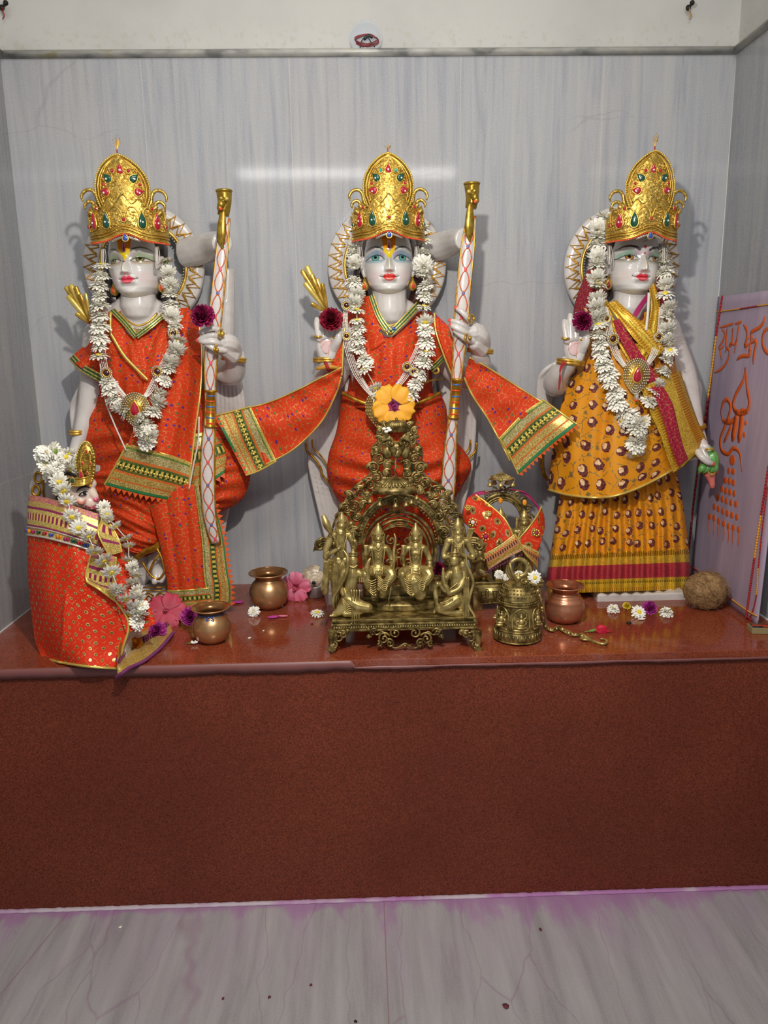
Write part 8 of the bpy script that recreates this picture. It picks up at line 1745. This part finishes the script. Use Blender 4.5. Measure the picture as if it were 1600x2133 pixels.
for i in range(420):
    u = Vector((rnd.gauss(0, 1), rnd.gauss(0, 1), rnd.gauss(0, 1))).normalized(); 
    if u.y > .5: continue
    p = c+Vector((u.x*47*k, u.y*40*k, u.z*42*k))*1.0; t1 = (pole-u*u.dot(pole)); t1 = (t1.normalized() if t1.length > .01 else Vector((1, 0, 0)))
    L = rnd.uniform(.006, .02); e = Vector((rnd.uniform(-1, 1), rnd.uniform(-1, 1), rnd.uniform(-1, 1)))*.4
    q1 = p+t1*L*.5+u*rnd.uniform(.0005, .002)+e*.002; q2 = p+t1*L+u*rnd.uniform(-.001, .004)+e*.005
    for q in (q1, q2): q.z = max(q.z, HP+.001)
    m.tube([p, q1, q2], .00035, 0, 4, n=6)
for i in range(16):
    a = rnd.uniform(1.2, 4.9); p = c+Vector((47*k*math.cos(a), -.01, 42*k*math.sin(a)*.8)); L = rnd.uniform(.01, .03); q = p+Vector((math.cos(a)*L*.6, -.004, max(HP+.001-p.z, math.sin(a)*L*.6))); q.z = max(q.z, HP+.001); m.tube([p, (p+q)/2+Vector((0, -.002, .004)), q], .0003, 0, 4, n=8)
tag(m.build('fibres', MAT['coconut_husk'], t_), kind='stuff')
# ------------------------------------------------------------ mauve sheet leaning in the right corner, hand painted
BL, BR = G(1440, 1203), G(1578, 1304); TLz = W(1500, 618, .012); TL = Vector((XR-.006, -.012, TLz.z)); BL.y = min(BL.y, -.012)
nP = (BR-BL).cross(TL-BL).normalized(); nP = nP if nP.x < 0 else -nP
def Wq(px, py, l=0.0):
    r = ray(px, py); t = (BL-CAM).dot(nP)/r.dot(nP); return CAM+r*t+nP*l
TR = TL+(BR-BL)*1.02+Vector((0, 0, -.004)); TR.x = min(TR.x, XR-.004)
t_ = thing('painted_sheet', 'mauve sheet leaning in the right corner with orange hand-painted letters and dots', 'poster', (BL+BR)/2)
P = np.zeros((40, 20, 3))
for i in range(40):
    for j in range(20):
        u, v = j/19, i/39; p = (TL*(1-u)+TR*u)*(1-v)+(BL*(1-u)+BR*u)*v; P[i, j] = p+nP*(.0012*math.sin(u*9+v*3)*0)
o = grid_obj('sheet', P, MAT['poster_sheet'], t_, .003, off=0)
def C5(x, y): return (1420+x/2.733, 560+y/2.735)
def C6(x, y): return (1400+x/4.265, 400+y/4.266)
def stroke(m, pts, w, conv, mi=0, n=None, lift=.0019):
    q = cr(pts, n or max(10, 7*len(pts))); P = [Wq(*conv(*p), lift) for p in q]; k = len(P); m.strip(P, [w*.00045*(.35+.65*min(1, 6*min(i, k-1-i)/k)) for i in range(k)], nP, mi)
LT = [  # each written sign is its own part
 ('painted_letter', C6, [([(432, 1205), (500, 1185), (560, 1166)], 5), ([(445, 1222), (472, 1240), (478, 1275), (455, 1330), (425, 1378), (440, 1392), (468, 1362)], 5), ([(432, 1392), (438, 1440), (448, 1492)], 4), ([(503, 1190), (492, 1290), (486, 1385)], 6), ([(478, 1425), (500, 1385), (518, 1440), (482, 1530), (432, 1580), (382, 1606)], 6)]),
 ('painted_letter', C6, [([(570, 1172), (600, 1162), (628, 1150)], 5), ([(538, 1238), (550, 1215), (548, 1262), (540, 1335), (522, 1368), (528, 1345), (562, 1352), (592, 1300)], 5), ([(606, 1160), (584, 1300), (562, 1432)], 5)]),
 ('painted_swastika', C6, [([(705, 1345), (712, 1290), (718, 1242), (782, 1205), (818, 1160), (832, 1105)], 7), ([(705, 1345), (755, 1325), (738, 1430), (728, 1532)], 7), ([(705, 1345), (698, 1400), (694, 1452), (640, 1456), (606, 1470), (582, 1496)], 7), ([(705, 1345), (656, 1366), (676, 1290), (672, 1225), (642, 1178)], 7)]),
 ('painted_ring', C6, [([(880, 1205), (835, 1230), (815, 1290), (818, 1370), (850, 1425), (890, 1440)], 7)]),
 ('painted_flame', C5, [([(368, 560), (358, 630), (314, 715), (298, 775), (322, 822), (372, 815), (391, 762), (378, 680), (368, 560)], 6.5)]),
 ('painted_letter', C5, [([(242, 880), (230, 820), (242, 762), (266, 745), (283, 785), (270, 850), (248, 905), (226, 970), (232, 1032), (270, 1054), (300, 1022), (336, 1052), (348, 1155)], 6), ([(238, 866), (285, 872), (312, 850)], 8), ([(322, 815), (308, 900), (294, 985)], 13), ([(352, 806), (342, 900), (330, 992)], 12), ([(300, 800), (330, 815), (352, 806), (384, 820)], 6), ([(290, 885), (270, 935), (245, 990)], 6)])]
for nm, conv, st in LT:
    m = MB()
    for pts, w in st: stroke(m, pts, w*(1.45 if conv is C6 else 1.9), conv)
    if nm == 'painted_swastika':
        for x, y in ((690, 1292), (728, 1295), (668, 1395), (710, 1402)): m.ball(Wq(*conv(x, y), .0019), .0021, 0, 10, 6)
    m.build(nm, MAT['orange_paint'], t_)
rows = [[(292, 1090, 17, 30)], [(273, 1150, 10, 19), (297, 1155, 11, 19)], [(253, 1205), (275, 1210), (298, 1218)], [(233, 1255), (255, 1265), (278, 1272), (303, 1280)], [(210, 1303), (235, 1312), (258, 1322), (284, 1332), (312, 1340)], [(190, 1355), (213, 1367), (238, 1380), (263, 1393), (290, 1403), (318, 1415)], [(162, 1412), (188, 1420), (215, 1437), (243, 1453), (270, 1468), (298, 1475), (328, 1485)], [(368, 878, 8, 15), (360, 945, 9, 16)]]
eh = (Wq(1530, 900)-Wq(1520, 900)).normalized(); ev = nP.cross(eh); AXQ = Matrix((eh, ev, nP)).transposed()
for r in rows:
    for q in r:
        x, y = q[:2]; w, h = (q[2:] if len(q) > 2 else (10, 20)); m = MB(); p = Wq(*C5(x, y), .0016); s_ = (Wq(*C5(x, y+10))-Wq(*C5(x, y))).length/10; sx = (Wq(*C5(x+10, y))-Wq(*C5(x, y))).length/10
        m.ball(p, (w*sx, h*s_, .0009), 0, 14, 6, AXQ)
        if r is rows[6]: stroke(m, [(x, y+8), (x+random.Random(x).uniform(-5, 5), y+50), (x-2, y+95)], 3.2, C5)
        m.build('painted_dot', MAT['orange_paint'], t_)
def thr(name, pts, mats, r=.0022):
    """thread in coloured runs; pts in crop-5 frame with a material index each run"""
    m = MB(); Q_ = cr([p[:2] for p in pts], 60); P = [Wq(*C5(*q), .0035) for q in Q_]; n = len(P)
    for i in range(n-1): 
        f = i/(n-1)*(len(pts)-1); mi = pts[min(int(f), len(pts)-1)][2]; m.tube([P[i], P[i+1]], r, mi, 6)
    m.build(name, [MAT['red_thread'], MAT['yellow_thread']], t_)
thr('sacred_thread', [(240, 152, 0), (205, 380, 1), (182, 560, 1), (160, 720, 0), (110, 1080, 0), (75, 1350, 0), (48, 1620, 0)], 0)
thr('sacred_thread', [(205, 246, 1), (340, 228, 0), (440, 212, 1), (520, 200, 0)], 0, .0016)
thr('sacred_thread', [(505, 1120, 0), (462, 1400, 1), (425, 1640, 0), (395, 1850, 0), (372, 2018, 0)], 0)
thr('sacred_thread', [(498, 1240, 0), (468, 1480, 0), (446, 1700, 1), (436, 1850, 0), (410, 1960, 0), (380, 2010, 0)], 0, .0013)
thr('sacred_thread', [(55, 1692, 0), (120, 1738, 0), (290, 1880, 1), (380, 1945, 1), (436, 1978, 0)], 0, .0018)
m = MB()
for q in ([(372, 2012), (385, 1985), (405, 2000), (395, 2020), (378, 2010)], [(380, 2008), (400, 2030), (420, 2040)], [(372, 2012), (368, 2030), (376, 2038)]): m.tube([Wq(*C5(*p), .005) for p in q], .0014, 0, 5, n=14)
m.build('thread_knot', MAT['red_thread'], t_)
# folded paper standing behind the sheet and a matchbox in front of it
m = MB(); a, b_ = G(1590, 1296), G(1604, 1290); m.plate([Vector((.842, -.455, HP)), Vector((.852, -.40, HP)), Vector((.854, -.40, HP+.07)), Vector((.850, -.455, HP+.055))], .0015, 0, (1, 0, 0)); tag(m.build('folded_paper', flat('paper', 'b4aec0', .7)), 'folded pale paper standing behind the mauve sheet against the right wall', 'paper')
g = G(1584, 1316); R3 = Matrix.Rotation(-.12, 3, 'Z'); t_ = thing('matchbox', 'small matchbox lying at the foot of the mauve leaning sheet', 'matchbox', g)
m = MB(); m.box(g+Vector((.004, 0, .0065)), (.026, .015, .0062), 0, R3); o = m.build('sleeve', MAT['matchbox_side'], t_, smooth=False); mod(o, 'BEVEL', width=.0006, segments=2)
m = MB(); m.box(g+Vector((.004, 0, .0129)), (.0235, .0125, .0002), 0, R3); m.box(g+R3 @ Vector((.0, .003, .0132)), (.017, .0035, .0002), 1, R3); m.box(g+R3 @ Vector((.012, -.006, .0132)), (.010, .003, .0002), 1, R3); m.build('printed_top', [MAT['matchbox_art'], MAT['matchbox_red']], t_, smooth=False)
# ------------------------------------------------------------ loose blooms and petals
def white_on_ground(label, px, py, r, kind='daisy', z=(0, -.6, .8), lift=.30):
    me = (DAISY if kind == 'daisy' else POM)[px % 2]; ground_bloom('white_flower', label, 'flower', me, px, py, r, z, 'loose white flowers on the platform', lift)
white_on_ground('white flower facing up in front of the middle copper pot', 529, 1283, 14, 'pom', (0, -1, .5), .7)
white_on_ground('half-open white daisy lying left of the throne front leg', 661, 1282, 16, 'daisy', (.1, -.2, 1))
white_on_ground('white daisy farthest left below the marigold skirt hem', 1278, 1274, 15, 'pom', (0, -.5, .8))
white_on_ground('white daisy with a yellow eye, middle one below the marigold skirt hem', 1330, 1284, 18, 'daisy', (.1, -.8, .7), .5)
white_on_ground('white daisy lying flat, nearest the coconut', 1388, 1282, 17, 'pom', (0, -.2, 1))
ground_bloom('magenta_flower', 'magenta flower behind the white daisies under the right statue', 'flower', RR['magenta_petal'], 1352, 1276, 17, (0, -.6, .8), lift=.5)
ground_bloom('yellow_flower', 'tiny yellow flower behind the white daisies under the right statue', 'flower', rose_mesh('petals', 'flower_yellow', 41), 1305, 1268, 9, (0, -.6, .8), lift=.6)
o = bpy.data.objects.new('white_flower', DAISY[0]); COL.objects.link(o); o.matrix_world = pose(W(1113, 1203, .42), (.2, -1, .2), 17*MPP(.42), 1); tag(o, 'white daisy with a big yellow eye stuck on the bell chain', 'flower')
for i, (x, y, r) in enumerate(((1040, 1196, 11), (1056, 1202, 10), (1082, 1197, 11))):
    o = bpy.data.objects.new('white_flower', POM[i]); COL.objects.link(o); o.matrix_world = pose(W(x, y, .30), (.1*i, -.7, .7), (r*MPP(.3),)*3, i); tag(o, ['white flower on the small shrine pedestal, nearest its kneeling figure', 'white flower on the small shrine pedestal, just left of the bell ring', 'white flower seen through the ring of the bell'][i], 'flower')
bloom('magenta_flower', 'dark magenta flower behind the throne, left of the small shrine', 'flower', RR['rose_petal'], 915, 1186, .30, 16, (0, -1, .4))
def petal_piece(name, label, px, py, L, w, rot, mat, h=.004):
    g = G(px, py); k = MPP(-g.y); nu, nv = 7, 9; V = []
    for i in range(nv):
        f = i/(nv-1); ww = w*math.sin(PI*min(1, f*1.0+.04))**.7
        for j in range(nu):
            q = -1+2*j/(nu-1); x, y = (f-.5)*L*k, q*ww*k*.5; z = .0008+h*(abs(q)**2*.8+.5*(f-.5)**2*2)
            V.append(g+Vector((x*math.cos(rot)-y*math.sin(rot), x*math.sin(rot)+y*math.cos(rot), z)))
    F = [[i*nu+j, i*nu+j+1, (i+1)*nu+j+1, (i+1)*nu+j] for i in range(nv-1) for j in range(nu-1)]
    o = mesh_obj(name, V, F, MAT[mat]); solid(o, .0008, 0); return tag(o, label, 'petal')
petal_piece('fallen_petal', 'magenta petal beside the orange-edged panel and the front pot', 497, 1257, 24, 14, .1, 'magenta_petal')
petal_piece('fallen_petal', 'magenta petal, left half of the pair in front of the middle pot', 570, 1288, 26, 14, .3, 'magenta_petal')
petal_piece('fallen_petal', 'pale pink petal, right half of the pair in front of the middle pot', 590, 1286, 20, 8, 0, 'pink_petal')
petal_piece('fallen_petal', 'pink and white petal at the foot of the pale pink hibiscus', 620, 1253, 14, 8, .2, 'pink_petal')
petal_piece('fallen_petal', 'small white petal in the pot reflection on the granite', 520, 1330, 8, 6, .8, 'white_petal', .001)
petal_piece('fallen_petal', 'tiny white petal right of the pot reflection', 549, 1315, 5, 3, .9, 'white_petal', .001)
petal_piece('fallen_petal', 'tiny dark pink petal near the throne left front leg', 650, 1300, 8, 6, 1.2, 'rose_petal', .001)
petal_piece('fallen_petal', 'white torn petal below the daisy with the yellow eye', 1337, 1291, 18, 8, .1, 'white_petal', .002)
petal_piece('fallen_petal', 'dark red petal on the floor right of the middle, largest', 1053, 2096, 12, 14, 1.2, 'brown_petal', .001) if False else None
m = MB(); g = G(1240, 1318); k = MPP(-g.y); z = Vector((0, 0, .006))
for q in range(5): a = -.5+q*.22; m.limb([g+z, g+z+Vector((12*k*math.cos(a), -.002, 12*k*math.sin(a)+.002)), g+z+Vector((26*k*math.cos(a*.8), -.004, 16*k*math.sin(a)))], [.002, .006, .0015], n=8, seg=8)
m.limb([g+z+Vector((20*k, -.004, 0)), g+z+Vector((36*k, -.006, -.003))], [.0018, .001]); m.limb([g+z, g+z+Vector((-12*k, 0, -.002))], [.0035, .0028], 1); m.limb([g+z+Vector((-12*k, 0, -.002)), g+z+Vector((-24*k, 0, -.004))], .0011, 1)
tag(m.build('scarlet_bud', [MAT['scarlet_petal'], MAT['calyx_green']]), 'folded scarlet flower bud with green calyx lying right of the bell chain', 'flower')
m = MB(); g = G(405, 1343); z = Vector((0, 0, .003)); 
for q in range(5): a = q*1.256; m.limb([g+z, g+z+Vector((.006*math.cos(a), .004*math.sin(a), .003))], [.0018, .0022], seg=7)
m.tube([g+z, g+z+Vector((-.016, .001, 0))], .0010, 1, 6); tag(m.build('jasmine_flower', [MAT['white_petal'], MAT['calyx_green']]), 'tiny white jasmine flower left of the front pot', 'flower')
for i, (px, py, s_, mt, lb) in enumerate(((1053, 2096, 1.0, 'brown_petal', 'dark red petal scrap, largest one on the marble floor'), (648, 2053, .55, 'brown_petal', 'dark red scrap on the floor left of the central joint, right of two others'), (561, 2078, .5, 'brown_petal', 'dark red scrap on the floor, middle of three left of the joint'), (465, 2081, .45, 'brown_petal', 'dark red scrap on the floor, leftmost of three'), (1126, 1937, .7, 'brown_petal', 'dark red scrap near the platform foot, right of the joint'), (250, 1932, .7, 'white_petal', 'small white scrap near the platform foot at left'), (741, 2129, .5, 'black', 'tiny black scrap at the bottom edge of the floor'))):
    g = G(px, py, 0); m = MB(); r = random.Random(i); pts = [g+Vector((.006*s_*math.cos(a)*r.uniform(.6, 1.2), .006*s_*math.sin(a)*r.uniform(.6, 1.3), .0006+r.uniform(0, .001))) for a in np.linspace(0, 2*PI, 8)[:-1]]; m.plate(pts, .0006, 0, (0, 0, 1)); tag(m.build('petal_scrap', MAT[mt]), lb, 'petal scrap')
m = MB(); g = G(1310, 1300); m.ball(g+Vector((0, 0, .003)), (.006, .004, .003), 0, 8, 6); tag(m.build('pebble', MAT['dark_iron']), 'small dark pebble between the scarlet bud and the daisies', 'pebble')
for o in bpy.data.objects:
    if '_w' in o: del o['_w']
